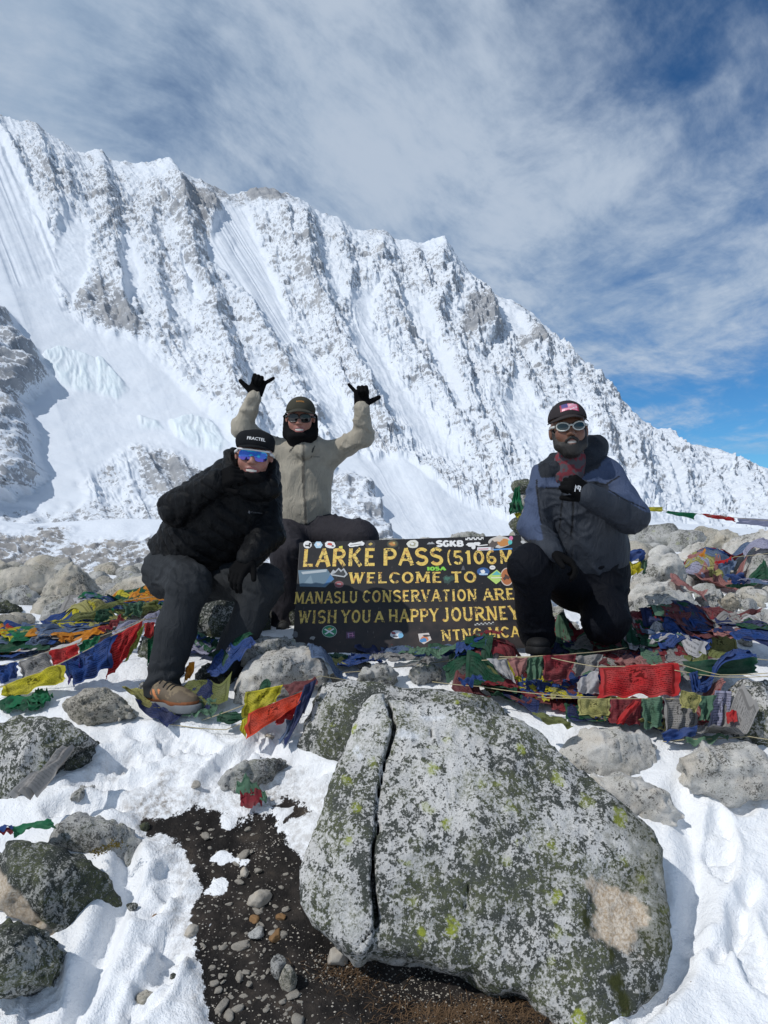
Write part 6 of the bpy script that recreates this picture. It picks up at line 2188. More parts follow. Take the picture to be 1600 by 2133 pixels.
    raw_obj('frame_rim', Vt, Ft, M_PLAST, gl, A(.62, .62, .62), base=root)
    for s_ in (-1, 1):
        Vt, Ft = tube([L(0.070 * s_, 0.064, 0.014), L(0.080 * s_, 0.04, 0.010), L(0.086 * s_, -0.02, 0.004)], [0.007, 0.006, 0.004], 8)
        raw_obj('temple', Vt, Ft, M_PLAST, gl, A(.55, .55, .56), base=root)

    def upper(q, ln):
        n = fbm3(q[:, 0] * 30, q[:, 1] * 30, q[:, 2] * 30, 3, 7)
        col = np.where(n[:, None] > 0.0, A(.20, .155, .10), A(.13, .10, .07))
        heel_ = (q[:, 1] < ln * 0.36) & (q[:, 2] < 0.075) & (q[:, 0] < 0.2)
        col = np.where((heel_ & (np.sin(q[:, 1] * 210 + q[:, 2] * 120) > 0))[:, None], A(.62, .24, .10), col)
        low = (q[:, 2] < 0.034)
        return np.where(low[:, None], A(.30, .11, .045), col)
    shoe(root, p3(318, 1466, 3.23), p3(408, 1478, 3.10), A(0, 0, 1), 0.105, upper, (.16, .17, .18), 'brown and orange trail running shoe', high=0.005)
    shoe(root, p3(486, 1425, 3.46), p3(430, 1440, 3.34), A(0, 0, 1), 0.10, (.012, .012, .012), (.02, .02, .02), 'shaded trail shoe of the far foot')  # shade painted into the shoe as a near-black colour
    return root


# ---- the person in the beige jacket ---------------------------------------------------------
def person_middle():
    c = p3(626, 872, 4.38)
    R = frame(A(0.04, -1, -0.06), A(0.02, -0.05, 1))
    nb = p3(631, 936, 4.45)
    shL, shR = p3(583, 945, 4.48), p3(684, 948, 4.48)
    elL, wrL = p3(505, 892, 4.40), p3(529, 826, 4.32)
    elR, wrR = p3(755, 910, 4.40), p3(754, 850, 4.32)
    ch, be, pv = p3(630, 985, 4.49), p3(628, 1050, 4.50), p3(626, 1100, 4.54)
    hipL, knL, anL = p3(600, 1108, 4.52), p3(602, 1152, 4.22), p3(590, 1330, 4.28)
    hipR, knR, anR = p3(655, 1108, 4.52), p3(752, 1122, 4.30), p3(712, 1310, 4.40)
    sh_ = dict(thumb=(0.93, 0.0, 4), spread=(0.05, 0.0, -0.05, -0.85))
    dL = rot_about(A(0, 0, 1), A(0, 1, 0), 20)
    dR = rot_about(A(0, 0, 1), A(0, 1, 0), -2)
    hd1 = ((wrL, dL, A(0.1, -1, 0.1), 1, (86, 88, 86, 4)), sh_)
    hd2 = ((wrR, dR, A(-0.1, -1, 0.1), -1, (86, 88, 86, 4)), sh_)
    base = A(pv[0], 4.46, CZ - 0.6)
    root = build_body([[(nb, .055), (ch, .11), (be, .105), (pv, .125)], [(ch, .10), (shL, .055), (elL, .042), (wrL, .028)], [(ch, .10), (shR, .055), (elR, .042), (wrR, .028)],
                       [(pv, .12), (hipL, .085), (knL, .06), (anL, .04)], [(pv, .12), (hipR, .085), (knR, .06), (anR, .04)]],
                      c, R, nb, base, (0.36, 0.17, 0.125), (0.33, 0.11, 0.10), 'person in a beige shell jacket sitting behind the sign with both arms raised', [hd1, hd2])
    L = lambda x, y, z: c + R @ A(x, y, z)
    lat = shR - shL
    lo, hi = bounds([shL, shR, elL, elR, wrL, wrR, pv, nb], 0.19)
    S = Solid(lo, hi, 0.0064)
    econe(S, p3(631, 958, 4.48), ch, 0.155, 0.168, lat, 0.70, 0.05)
    econe(S, ch, be, 0.168, 0.160, lat, 0.74, 0.05)
    econe(S, be, p3(627, 1085, 4.52), 0.160, 0.168, lat, 0.78, 0.05)
    S.chain([(shL, .068), (elL, .051), (wrL, .042)], 0.04)
    S.chain([(shR, .068), (elR, .051), (wrR, .042)], 0.04)
    S.cone(shL, shR, 0.07, 0.07, 0.05)
    for a, b_ in (((603, 935, 4.42), (632, 938, 4.35)), ((632, 938, 4.35), (660, 933, 4.42)), ((603, 930, 4.46), (630, 925, 4.56)), ((630, 925, 4.56), (662, 930, 4.46))):
        S.cone(p3(*a), p3(*b_), 0.036, 0.036, 0.03)
    S.ell(p3(631, 935, 4.58), A(0.10, 0.05, 0.06), None, 0.04)
    s, g = S.window(lo, hi)
    hp = p3(628, 1091, 4.41)
    hemn = A(-0.03, -0.06, 1); hemn /= np.linalg.norm(hemn)
    S.cut(s, sum((g[i] - hp[i]) * hemn[i] for i in range(3)).astype(np.float32), 0.012)
    # sleeve ends
    BE, ZIP = A(.37, .335, .27), A(.16, .145, .12)

    def jcol(V, N):
        px, py = PX(V[:, 0], V[:, 1], V[:, 2])
        col = colarr(len(V), BE)
        d, _ = line_sd(px, py, [(632, 925), (632, 1000), (638, 1092)])
        col[(d < 2.6) & (N[:, 1] < 0.3)] = ZIP
        for ln in ([(577, 1040), (574, 1062)], [(612, 930), (604, 940)], [(655, 930), (650, 942)]):
            d, _ = line_sd(px, py, ln)
            col[(d < 1.6) & (N[:, 1] < 0.3)] = A(.03, .03, .03)
        return col
    base_f = folds(61, 0.0065, 15, 0.75)

    def ff(V, N):
        px, py = PX(V[:, 0], V[:, 1], V[:, 2])
        d, _ = line_sd(px, py, [(632, 925), (632, 1000), (638, 1092)])
        arm = np.maximum(sstep(570, 550, px), sstep(700, 720, px))
        t = fbm3(V[:, 0] * 16, V[:, 1] * 16, V[:, 2] * 16, 2, 66, 0.5, True)
        return base_f(V, N) * (1 + 0.5 * arm) + arm * 0.005 * t + 0.004 * sstep(7, 3, d)
    j, JV, JQ = solid_obj('jacket', S, M_SHELL, root, jcol, ff)
    bj = mkbvh(JV, JQ)
    C, Nn = surf_hit(bj, 657, 951)
    if C is not None:
        uy = A(0, 0, 1) - Nn * Nn[2]; uy /= np.linalg.norm(uy)
        ux = np.cross(uy, Nn)
        pts, fcs = text_flat('Columbia', 0.042)
        k = len(pts)
        pts = [(p[0] + 0.004, p[1]) for p in pts] + [(-.032, -.006), (-.022, -.006), (-.025, .002), (-.028, .006)]
        fcs = fcs + [[k, k + 1, k + 2, k + 3]]
        decal('chest_lettering', pts, fcs, [(.05, .048, .045)] * len(pts), bj, C, ux, uy, 0.002, M_PLAST, j, root)
    lo, hi = bounds([pv, hipL, knL, anL, hipR, knR, anR], 0.17)
    S = Solid(lo, hi, 0.007)
    econe(S, p3(627, 1080, 4.53), pv, 0.155, 0.17, lat, 0.85, 0.04)
    S.chain([(hipL, .12), (knL, .092), (anL, .07)], 0.05)
    S.chain([(hipR, .12), (knR, .090), (anR, .07)], 0.05)
    solid_obj('trousers', S, M_TROUS, root, (.032, .030, .036), folds(71, 0.008, 18, 0.9))
    for hd_, lg in ((hd1, 'black glove with thumb and little finger stretched out, above the black cap'), (hd2, 'black glove with thumb and little finger stretched out, on the free arm')):
        lo, hi = bounds([hd_[0][0], hd_[0][0] + A(0, 0, 0.1)], 0.14)
        S = Solid(lo, hi, 0.0036)
        hand(S, *hd_[0], grow=0.0028, **hd_[1])
        solid_obj('glove', S, M_KNIT, root, (.004, .004, .0045), label=lg)
    S = Solid(c - A(.2, .2, .24), c + A(.2, .2, .12), 0.0046)
    S.ell(L(0, 0.030, -0.100), A(0.070, 0.078, 0.032), R, 0.02)
    S.cone(L(0, 0.0, -0.09), nb, 0.080, 0.080, 0.02)
    for s_ in (-1, 1):
        S.cone(L(0.072 * s_, 0.0, -0.09), L(0.080 * s_, -0.015, 0.01), 0.030, 0.018, 0.02)
    S.cone(L(-0.05, -0.075, -0.06), L(0.05, -0.075, -0.06), 0.05, 0.05, 0.03)
    solid_obj('neck_gaiter', S, M_KNIT, root, (.006, .006, .007), folds(14, .003, 26, 2.0))
    teeth(root, c, R)
    S = Solid(c - 0.18, c + 0.20, 0.0042)
    S.ell(L(0, -0.014, 0.042), A(0.084, 0.106, 0.084), R, 0.01)
    s, g = S.window(c - 0.18, c + 0.2)
    zl = sum((g[i] - c[i]) * R[i, 2] for i in range(3)); yl = sum((g[i] - c[i]) * R[i, 1] for i in range(3))
    S.cut(s, (zl - 0.040 - 0.06 * (yl - 0.05)).astype(np.float32), 0.004)
    S.ell(L(0, -0.014, 0.040), A(0.077, 0.099, 0.079), R, 0.002, True)
    capo, CV, CQ = solid_obj('cap', S, M_KNIT, root, (.052, .050, .038))
    Vb, Fb = brim(c, R, 0.054, 0.080, 0.165, 0.088, 0.046, 0.28, 0.006)
    raw_obj('brim', Vb, Fb, M_KNIT, capo, A(.060, .058, .046), base=root)
    bc = mkbvh(CV, CQ)
    C, Nn = surf_hit(bc, 626, 836)
    if C is not None:
        ux = R[:, 0] - Nn * (Nn @ R[:, 0]); ux /= np.linalg.norm(ux)
        uy = np.cross(Nn, ux)
        pts, fcs = text_flat('NOSK', 0.045)
        decal('cap_lettering', pts, fcs, [(.50, .22, .04)] * len(pts), bc, C, ux, uy, 0.0018, M_PLAST, capo, root, 'small orange lettering')
    gl = bpy.data.objects.new('sunglasses', None)
    COL.objects.link(gl); gl.parent = root
    for s_ in (-1, 1):
        x0, x1 = (0.004, 0.066) if s_ > 0 else (-0.066, -0.004)
        V, Fc, rim = lens_patch(c, R, x0, x1, -0.024, 0.020, 0.084, 0.105, 2.6)
        raw_obj('lens', V, Fc, M_LENSD, gl, A(.006, .006, .007), base=root)
        Vt, Ft = tube(rim, 0.0040, 8, True)
        raw_obj('frame_rim', Vt, Ft, M_PLAST, gl, A(.010, .010, .010), base=root)
        Vt, Ft = tube([L(0.066 * s_, 0.066, 0.006), L(0.080 * s_, 0.04, 0.008), L(0.084 * s_, -0.02, 0.004)], [0.006, 0.005, 0.004], 8)
        raw_obj('temple', Vt, Ft, M_PLAST, gl, A(.010, .010, .010), base=root)
    shoe(root, p3(590, 1350, 4.2), p3(588, 1362, 3.98), A(0, 0, 1), 0.10, (.03, .03, .03), (.02, .02, .02))
    shoe(root, p3(712, 1335, 4.48), p3(712, 1348, 4.26), A(0, 0, 1), 0.10, (.03, .03, .03), (.02, .02, .02))
    return root


PEOPLE = [person_right(), person_left(), person_middle()]
# ---------------------------------------------------------------- height of everything lying on the bank, for cloth to rest on
HR = 0.016
HX0, HX1, HY0, HY1 = -3.4, 3.4, 1.9, 7.6
hn_x, hn_y = int((HX1 - HX0) / HR), int((HY1 - HY0) / HR)
HM = np.full((hn_x, hn_y), -9.0)


def splat(V):
    ix = ((V[:, 0] - HX0) / HR).astype(int)
    iy = ((V[:, 1] - HY0) / HR).astype(int)
    ok = (ix >= 0) & (ix < hn_x) & (iy >= 0) & (iy < hn_y)
    np.maximum.at(HM, (ix[ok], iy[ok]), V[ok, 2])


gsel = np.where((gy > HY0) & (gy < HY1))[0]
ax_, ay_ = np.meshgrid(HX0 + HR * (np.arange(hn_x) + .5), HY0 + HR * (np.arange(hn_y) + .5), indexing='ij')
jx = np.clip(np.searchsorted(gx, ax_) - 1, 0, len(gx) - 2)
jy = np.clip(np.searchsorted(gy, ay_) - 1, 0, len(gy) - 2)
HM = np.maximum(HM, (GZ + CZ)[jy, jx])
for V, _ in ALLROCK:
    splat(V)


def shift_max(a):
    b_ = a.copy()
    for dx in (-1, 0, 1):
        for dy in (-1, 0, 1):
            b_ = np.maximum(b_, np.roll(np.roll(a, dx, 0), dy, 1))
    return b_


def blur(a, n):
    for _ in range(n):
        a = (a + np.roll(a, 1, 0) + np.roll(a, -1, 0) + np.roll(a, 1, 1) + np.roll(a, -1, 1)) / 5
    return a


HS = shift_max(HM)
HS = np.maximum(HS, blur(shift_max(HS), 6))          # cloth bridges the small gaps


def hz(x, y):
    fx = np.clip((np.asarray(x) - HX0) / HR - 0.5, 0, hn_x - 2)
    fy = np.clip((np.asarray(y) - HY0) / HR - 0.5, 0, hn_y - 2)
    i, j = fx.astype(int), fy.astype(int)
    u, v = fx - i, fy - j
    return HS[i, j] * (1 - u) * (1 - v) + HS[i + 1, j] * u * (1 - v) + HS[i, j + 1] * (1 - u) * v + HS[i + 1, j + 1] * u * v


# ---------------------------------------------------------------- prayer flags
m, w, b = newmat('flag_cotton')
c = attr(w, 'col', 'Color')
uvw = attr(w, 'puv', 'Vector')
sp = w.n('ShaderNodeSeparateXYZ', i_0=uvw)
u_, v_, pr_ = sp.outputs[0], sp.outputs[1], sp.outputs[2]
rows = w.math('SINE', w.math('MULTIPLY', v_, 95.0))
tx = w.noise(w.n('ShaderNodeCombineXYZ', i_0=w.math('MULTIPLY', u_, 60.0), i_1=w.math('MULTIPLY', v_, 15.1), i_2=0.0).outputs[0], 1.0, 2, 0.6)
ink = w.math('MULTIPLY', w.step(rows, 0.1, 0.6), w.step(tx, 0.45, 0.50))
inside = w.math('MULTIPLY', w.math('MULTIPLY', w.step(u_, 0.08, 0.10), w.step(u_, 0.92, 0.90)), w.math('MULTIPLY', w.step(v_, 0.10, 0.12), w.step(v_, 0.92, 0.90)))
mid = w.math('MULTIPLY', w.math('MULTIPLY', w.step(u_, 0.38, 0.40), w.step(u_, 0.62, 0.60)), w.math('MULTIPLY', w.step(v_, 0.48, 0.50), w.step(v_, 0.86, 0.84)))
pic = w.step(w.noise(w.n('ShaderNodeCombineXYZ', i_0=w.math('MULTIPLY', u_, 14.0), i_1=w.math('MULTIPLY', v_, 10.0), i_2=0.0).outputs[0], 1.0, 4, 0.6), 0.47, 0.53)
ink = w.mix(mid, w.mix(1.0, (0, 0, 0), ink, 'ADD'), w.mix(1.0, (0, 0, 0), pic, 'ADD'))
brd = w.math('MULTIPLY', w.math('SUBTRACT', 1.0, inside), w.math('MULTIPLY', w.math('MULTIPLY', w.step(u_, 0.055, 0.06), w.step(u_, 0.945, 0.94)), w.math('MULTIPLY', w.step(v_, 0.075, 0.08), w.step(v_, 0.945, 0.94))))
inkf = w.math('MULTIPLY', w.math('MAXIMUM', w.math('MULTIPLY', w.n('ShaderNodeSeparateColor', i_0=ink).outputs[0], inside), w.math('MULTIPLY', brd, 0.8)), pr_)
oc = w.n('ShaderNodeTexCoord').outputs['Object']
fade = w.noise(oc, 16, 4, 0.6)
c = w.mix(w.step(fade, 0.3, 0.75, 0.0, 0.35), c, w.mix(0.35, c, (0.45, 0.42, 0.38)))
c = w.mix(w.math('MULTIPLY', inkf, 0.82), c, w.mix(1.0, c, (0.12, 0.12, 0.12), 'MULTIPLY'))
w.put(b.inputs['Base Color'], c)
b.inputs['Roughness'].default_value = 0.85
b.inputs['Specular IOR Level'].default_value = 0.1
bump(w, b, w.math('ADD', w.noise(oc, 70, 3), w.math('MULTIPLY', w.noise(oc, 900, 2), 0.3)), 0.35, 0.006)
tr = w.n('ShaderNodeBsdfTranslucent', i_Color=c)
mx = w.n('ShaderNodeMixShader', i_0=0.30)
w.t.links.new(b.outputs[0], mx.inputs[1])
w.t.links.new(tr.outputs[0], mx.inputs[2])
outn = [n for n in w.t.nodes if n.type == 'OUTPUT_MATERIAL'][0]
w.t.links.new(mx.outputs[0], outn.inputs[0])
M_FLAG = m
M_CORD = plain('flag_cord', (0.42, 0.36, 0.22), 0.9, bump_s=0.3, bump_scale=300)

FC = {'blue': (.020, .060, .22), 'navy': (.022, .035, .11), 'white': (.50, .49, .50), 'grey': (.30, .29, .28), 'red': (.46, .022, .025), 'dred': (.22, .025, .035), 'maroon': (.16, .045, .05),
      'green': (.010, .15, .065), 'dgreen': (.012, .075, .04), 'olive': (.15, .17, .055), 'yellow': (.52, .46, .03), 'khaki': (.36, .34, .12), 'orange': (.58, .22, .02), 'lilac': (.34, .34, .46),
      'purple': (.06, .045, .20), 'lime': (.36, .45, .10), 'rose': (.36, .16, .15), 'fgreen': (.10, .20, .13), 'redor': (.58, .05, .02), 'steel': (.10, .15, .25)}


def flag_thing(label, base, group='strings of prayer flags'):
    o = bpy.data.objects.new('prayer_flag_string', None)
    COL.objects.link(o)
    o.location = base
    tag(o, label, 'prayer flags', group)
    return o


def flag_mesh(root, V, nu, nv, col, pr=1.0, seed=0, label=None):
    """V: (nv+1, nu+1, 3) points, v up"""
    V = np.asarray(V)
    uu_, vv_ = np.meshgrid(np.linspace(0, 1, nu + 1), np.linspace(0, 1, nv + 1))
    n = V.reshape(-1, 3)
    c_ = np.tile(np.array(col), (len(n), 1))
    me = np_mesh('flag', n - np.array(root.location), grid_faces(nv + 1, nu + 1), attrs={'col': c_})
    at = me.attributes.new('puv', 'FLOAT_VECTOR', 'POINT')
    at.data.foreach_set('vector', np.stack([uu_, vv_, 0 * uu_ + pr], -1).astype(np.float32).ravel())
    return link('flag', me, M_FLAG, root, label=label)


def hang(root, quad, D, colname, seed, wave=0.014, pr=1.0, nu=22, nv=16, fray=0.0, sag=0.0):
    """a flag seen face on: quad = top-left, top-right, bottom-right, bottom-left in photo pixels; D one depth or four"""
    Ds = D if hasattr(D, '__len__') else (D, D, D - 0.03, D - 0.03)
    tl, tr_, br, bl = [np.array(P(q[0], q[1], d)) for q, d in zip(quad, Ds)]
    u, v = np.meshgrid(np.linspace(0, 1, nu + 1), np.linspace(0, 1, nv + 1))
    V = (bl * ((1 - u) * (1 - v))[..., None] + br * (u * (1 - v))[..., None] + tr_ * (u * v)[..., None] + tl * ((1 - u) * v)[..., None])
    nn = np.cross(tr_ - tl, tl - bl)
    nn = nn / (np.linalg.norm(nn) + 1e-9)
    L_ = np.linalg.norm(tr_ - tl)
    wv = np.sin(u * (5 + 6 * (seed % 3)) + 2.5 * vn2(u * 2, v * 2, seed)) * (0.5 + 0.5 * (1 - v)) + 0.8 * vn2(u * 5, v * 3, seed + 3) + 0.4 * vn2(u * 11, v * 7, seed + 4)
    V = V + nn * (wave * wv)[..., None]
    V[..., 2] -= sag * 4 * u * (1 - u) * (0.3 + 0.7 * v) * L_ + fray * np.abs(vn2(u * 9, v * 0, seed + 5)) * (1 - v)
    # ragged outer edges
    V = V + (tr_ - tl) * (0.04 * vn2(v * 6, u * 0 + seed, seed + 6) * (2 * np.abs(u - 0.5)) ** 4)[..., None]
    V = V + (tl - bl) * (0.05 * vn2(u * 6, v * 0 + seed, seed + 7) * (1 - v) ** 3)[..., None]
    zmin = hz(V[..., 0], V[..., 1]) + 0.003
    V[..., 2] = np.where((V[..., 2] < zmin) & (V[..., 2] > zmin - 0.10), zmin, V[..., 2])
    return flag_mesh(root, V, nu, nv, FC[colname], pr, seed)


def drape(root, px, py, D, ang, w_, h_, colname, seed, crumple=0.6, pr=0.8, lift=0.004, nu=20, nv=16):
    """a flag lying on the rocks and snow, crumpled"""
    cx0 = (px - 800) * D / F
    u, v = np.meshgrid(np.linspace(-.5, .5, nu + 1), np.linspace(-.5, .5, nv + 1))
    k = 1 - 0.5 * crumple
    x = u * w_ * k + 0.16 * h_ * crumple * vn2(u * 3, v * 3, seed)
    y = v * h_ * k * 0.8 + 0.16 * w_ * crumple * vn2(u * 3 + 7, v * 3, seed + 1)
    ca, sa = math.cos(ang), math.sin(ang)
    X = cx0 + ca * x - sa * y
    Y = D + sa * x + ca * y
    rid = 1 - np.abs(vn2(u * 5 + 1.5 * v, v * 2, seed + 2)) * 2
    Z = hz(X, Y) + lift + 0.022 * crumple * np.clip(rid, -0.2, 1) + 0.006 * crumple * (1 + vn2(u * 13, v * 13, seed + 3))
    return flag_mesh(root, np.stack([X, Y, Z], -1), nu, nv, FC[colname], pr, seed)


def cord(root, pts, r=0.0019):
    """cord through (px, py, D) points"""
    q = [np.array(P(*p)) for p in pts]
    fine_ = []
    for a, b_ in zip(q[:-1], q[1:]):
        for t in np.linspace(0, 1, 9)[:-1]:
            fine_.append(a + (b_ - a) * t - A(0, 0, 0.012 * 4 * t * (1 - t) * np.linalg.norm(b_ - a)))
    fine_.append(q[-1])
    V, Fq = tube(fine_, r, 6)
    me = np_mesh('cord', V - np.array(root.location), Fq)
    return link('cord', me, M_CORD, root)


def heap(root, path, n, cols, seed, w_=0.24, h_=0.20, width=0.10, crumple=0.75, pr=0.7):
    """many faded flags trodden together along a path of (px, py, D)"""
    r_ = random.Random(seed)
    pth = np.array(path, float)
    for i in range(n):
        t = (i + 0.5 * r_.random()) / n * (len(pth) - 1)
        k = min(int(t), len(pth) - 2)
        p = pth[k] + (pth[k + 1] - pth[k]) * (t - k)
        D = ground_depth(p[0], p[1]) + r_.uniform(-1, 1) * width
        e = pth[k + 1] - pth[k]
        ang = math.atan2(e[2], e[0] * p[2] / F) + r_.uniform(-0.5, 0.5)
        for _ in range(8):                                  # cloth does not stay on a steep side
            X0 = (p[0] - 800) * D / F
            gx_, gy_ = np.meshgrid(X0 + np.array([-.09, 0, .09]), D + np.array([-.07, 0, .07]))
            if np.ptp(hz(gx_, gy_)) < (0.17 if n > 4 else 9):
                break
            D = ground_depth(p[0], p[1]) + r_.uniform(-1.6, 1.6) * width
        else:
            continue
        drape(root, p[0] + r_.uniform(-8, 8), p[1], D, ang, w_ * r_.uniform(0.8, 1.4), h_ * r_.uniform(0.7, 1.3), r_.choice(cols), seed * 50 + i, crumple * r_.uniform(0.5, 1.0), pr, 0.004 + 0.0025 * i)


def ground_depth(px, py):
    # depth at which the bank meets a pixel row
    Ds = np.linspace(2.2, 7.0, 160)
    zs = hz((px - 800) * Ds / F, Ds)
    rows_ = 1066.5 - F * (zs - CZ) / Ds
    ok = np.where(rows_ <= py)[0]
    return float(Ds[ok[0]]) if len(ok) else 7.0


FADED = ['blue', 'white', 'red', 'green', 'yellow', 'blue', 'grey', 'orange', 'dgreen', 'olive', 'lilac', 'steel', 'khaki']
# left of the sitting person: a bright string hanging over the snow
t = flag_thing('bright flag string with a long yellow flag hanging over snow beside the grey trouser leg', P(160, 1440, 3.55))
hang(t, [(128, 1380), (134, 1378), (14, 1428), (0, 1432)][::-1] if False else [(2, 1430), (128, 1382), (134, 1418), (12, 1456)], 3.24, 'yellow', 1)
hang(t, [(130, 1380), (240, 1322), (232, 1388), (152, 1434)], 3.29, 'blue', 2, 0.02)
hang(t, [(128, 1382), (168, 1362), (168, 1402), (140, 1426)], 3.31, 'purple', 3)
hang(t, [(240, 1322), (300, 1292), (262, 1372), (212, 1422)], 3.32, 'red', 4, 0.018)
hang(t, [(282, 1316), (301, 1300), (284, 1348), (258, 1382)], 3.36, 'lime', 5, 0.008)
hang(t, [(300, 1300), (322, 1296), (316, 1330), (300, 1326)], 3.40, 'red', 6, 0.008)
hang(t, [(307, 1310), (322, 1304), (319, 1380), (306, 1388)], 3.40, 'green', 7, 0.008)
cord(t, [(-30, 1446, 3.23), (0, 1430, 3.24), (128, 1381, 3.27), (240, 1321, 3.3), (300, 1291, 3.35), (340, 1284, 3.45)])
t = flag_thing('flag string with a faded grey printed flag behind the long yellow flag', P(100, 1400, 3.7))
hang(t, [(-30, 1392), (35, 1378), (38, 1412), (-20, 1438)], 3.36, 'blue', 11)
hang(t, [(36, 1378), (102, 1357), (108, 1398), (44, 1418)], 3.38, 'grey', 12)
hang(t, [(103, 1357), (164, 1340), (164, 1376), (108, 1390)], 3.42, 'red', 13)
hang(t, [(165, 1340), (208, 1322), (198, 1350), (166, 1374)], 3.46, 'green', 14)
hang(t, [(104, 1350), (170, 1330), (168, 1341), (106, 1360)], 3.47, 'white', 15, 0.006, 0.3)
cord(t, [(-40, 1396, 3.34), (36, 1377, 3.38), (103, 1356, 3.41), (165, 1339, 3.45), (230, 1318, 3.5), (330, 1275, 3.65)])
t = flag_thing('heaped flags in blue, orange and white lying over the rocks behind the sitting person', P(160, 1320, 4.0))
hang(t, [(36, 1362), (92, 1312), (152, 1300), (60, 1372)], (3.62, 3.75, 3.8, 3.58), 'steel', 21, 0.02)
hang(t, [(230, 1312), (332, 1272), (332, 1292), (240, 1322)], 3.62, 'lilac', 22, 0.012)
hang(t, [(204, 1312), (252, 1280), (258, 1290), (222, 1318)], 3.66, 'dred', 23)
hang(t, [(122, 1326), (150, 1318), (152, 1338), (126, 1340)], 3.7, 'orange', 24, 0.02, 0.2)
hang(t, [(150, 1332), (206, 1304), (210, 1314), (160, 1340)], 3.68, 'orange', 25, 0.01, 0.2)
hang(t, [(108, 1300), (258, 1246), (265, 1258), (120, 1312)], 3.9, 'olive', 26, 0.016)
hang(t, [(202, 1280), (225, 1262), (232, 1282), (206, 1300)], 3.85, 'dgreen', 27, 0.02)
hang(t, [(240, 1270), (330, 1250), (332, 1268), (250, 1290)], 3.9, 'olive', 28, 0.02)
hang(t, [(255, 1262), (300, 1252), (298, 1282), (260, 1285)], 3.88, 'fgreen', 29, 0.02)
heap(t, [(-30, 1350, 4.0), (90, 1338, 4.05), (200, 1305, 4.15), (330, 1275, 4.2)], 44, FADED, 31, 0.36, 0.28, 0.14, 0.65)
cord(t, [(-20, 1335, 4.1), (110, 1305, 4.15), (260, 1250, 4.2), (340, 1240, 4.25)])
# in front, by the pale boulder
t = flag_thing('flags in yellow, red and navy trailing from the pale boulder onto the snow', P(580, 1520, 3.05))
hang(t, [(512, 1442), (590, 1426), (572, 1464), (503, 1500)], 3.02, 'yellow', 41, 0.012)
hang(t, [(590, 1428), (658, 1410), (662, 1424), (604, 1452)], 3.05, 'maroon', 42, 0.012, 0.4)
hang(t, [(512, 1488), (630, 1440), (626, 1466), (514, 1540)], 2.98, 'redor', 43, 0.010)
hang(t, [(572, 1498), (628, 1464), (620, 1488), (578, 1512)], 3.0, 'red', 44, 0.010)
hang(t, [(634, 1428), (660, 1414), (622, 1530), (588, 1566)], 2.98, 'navy', 45, 0.016, 0.3)
hang(t, [(600, 1500), (630, 1480), (612, 1545), (575, 1560)], 3.0, 'steel', 46, 0.016, 0.3)
hang(t, [(503, 1500), (516, 1492), (512, 1538), (500, 1520)], 2.99, 'yellow', 47, 0.004, 0.3)
cord(t, [(420, 1500, 3.1), (505, 1470, 3.04), (600, 1430, 3.08), (668, 1408, 3.12), (760, 1420, 3.2)])
t = flag_thing('faded flags trodden flat under the trail shoe', P(430, 1495, 3.1))
heap(t, [(300, 1478, 3.16), (400, 1490, 3.12), (480, 1470, 3.15), (520, 1450, 3.2)], 15, ['blue', 'fgreen', 'grey', 'olive', 'dgreen', 'khaki', 'navy'], 53, 0.22, 0.14, 0.05)
hang(t, [(384, 1390), (404, 1376), (398, 1410), (386, 1424)], 3.3, 'orange', 54, 0.01, 0.2)
cord(t, [(310, 1500, 3.1), (400, 1515, 3.05), (470, 1520, 3.03), (540, 1490, 3.06)])
t = flag_thing('dark faded flags heaped on rubble behind the sitting person\'s legs', P(430, 1400, 3.4))
heap(t, [(395, 1340, 3.6), (440, 1370, 3.5), (500, 1420, 3.35)], 12, ['navy', 'fgreen', 'grey', 'dgreen', 'lilac', 'blue'], 57, 0.2, 0.16, 0.08)
# below the sign
t = flag_thing('tangle of faded flags lying under the lower edge of the sign', P(820, 1385, 3.4))
heap(t, [(680, 1380, 3.45), (780, 1378, 3.45), (880, 1375, 3.45), (960, 1380, 3.42), (1060, 1385, 3.4)], 24, ['blue', 'fgreen', 'grey', 'dred', 'navy', 'dgreen', 'khaki', 'steel'], 61, 0.2, 0.14, 0.10)
hang(t, [(840, 1402), (892, 1362), (905, 1372), (868, 1410)], 3.35, 'grey', 62, 0.014)
cord(t, [(560, 1440, 3.2), (700, 1402, 3.35), (860, 1385, 3.4), (960, 1372, 3.45)])
# the big tangle right of the sign
t = flag_thing('large red printed flag and dark green flag on taut cords by the kneeling person', P(1400, 1470, 3.1))
hang(t, [(1244, 1390), (1408, 1382), (1420, 1446), (1250, 1452)], (3.08, 3.08, 3.0, 3.0), 'red', 71, 0.010, 1.0, 30, 22)
hang(t, [(1415, 1380), (1576, 1368), (1576, 1402), (1440, 1410)], 3.14, 'dgreen', 72, 0.012, 0.4)
hang(t, [(1200, 1420), (1246, 1392), (1250, 1444), (1205, 1446)], 3.1, 'white', 73, 0.016, 0.3)
hang(t, [(1436, 1402), (1455, 1398), (1460, 1440), (1444, 1444)], 3.05, 'blue', 74, 0.014, 0.2)
cord(t, [(1040, 1368, 3.2), (1130, 1366, 3.16), (1244, 1389, 3.08), (1408, 1381, 3.08), (1500, 1406, 3.06), (1600, 1402, 3.0)])
cord(t, [(1405, 1396, 3.06), (1500, 1410, 3.05), (1620, 1408, 3.0)])
t = flag_thing('string with a white scarf, rose flag and torn red flag beside the black boot', P(1120, 1420, 3.2))
hang(t, [(1014, 1372), (1056, 1372), (1078, 1424), (1040, 1404)], 3.24, 'white', 81, 0.012, 0.1)
hang(t, [(1058, 1370), (1100, 1370), (1092, 1404), (1074, 1410)], 3.2, 'rose', 82, 0.012, 0.3)
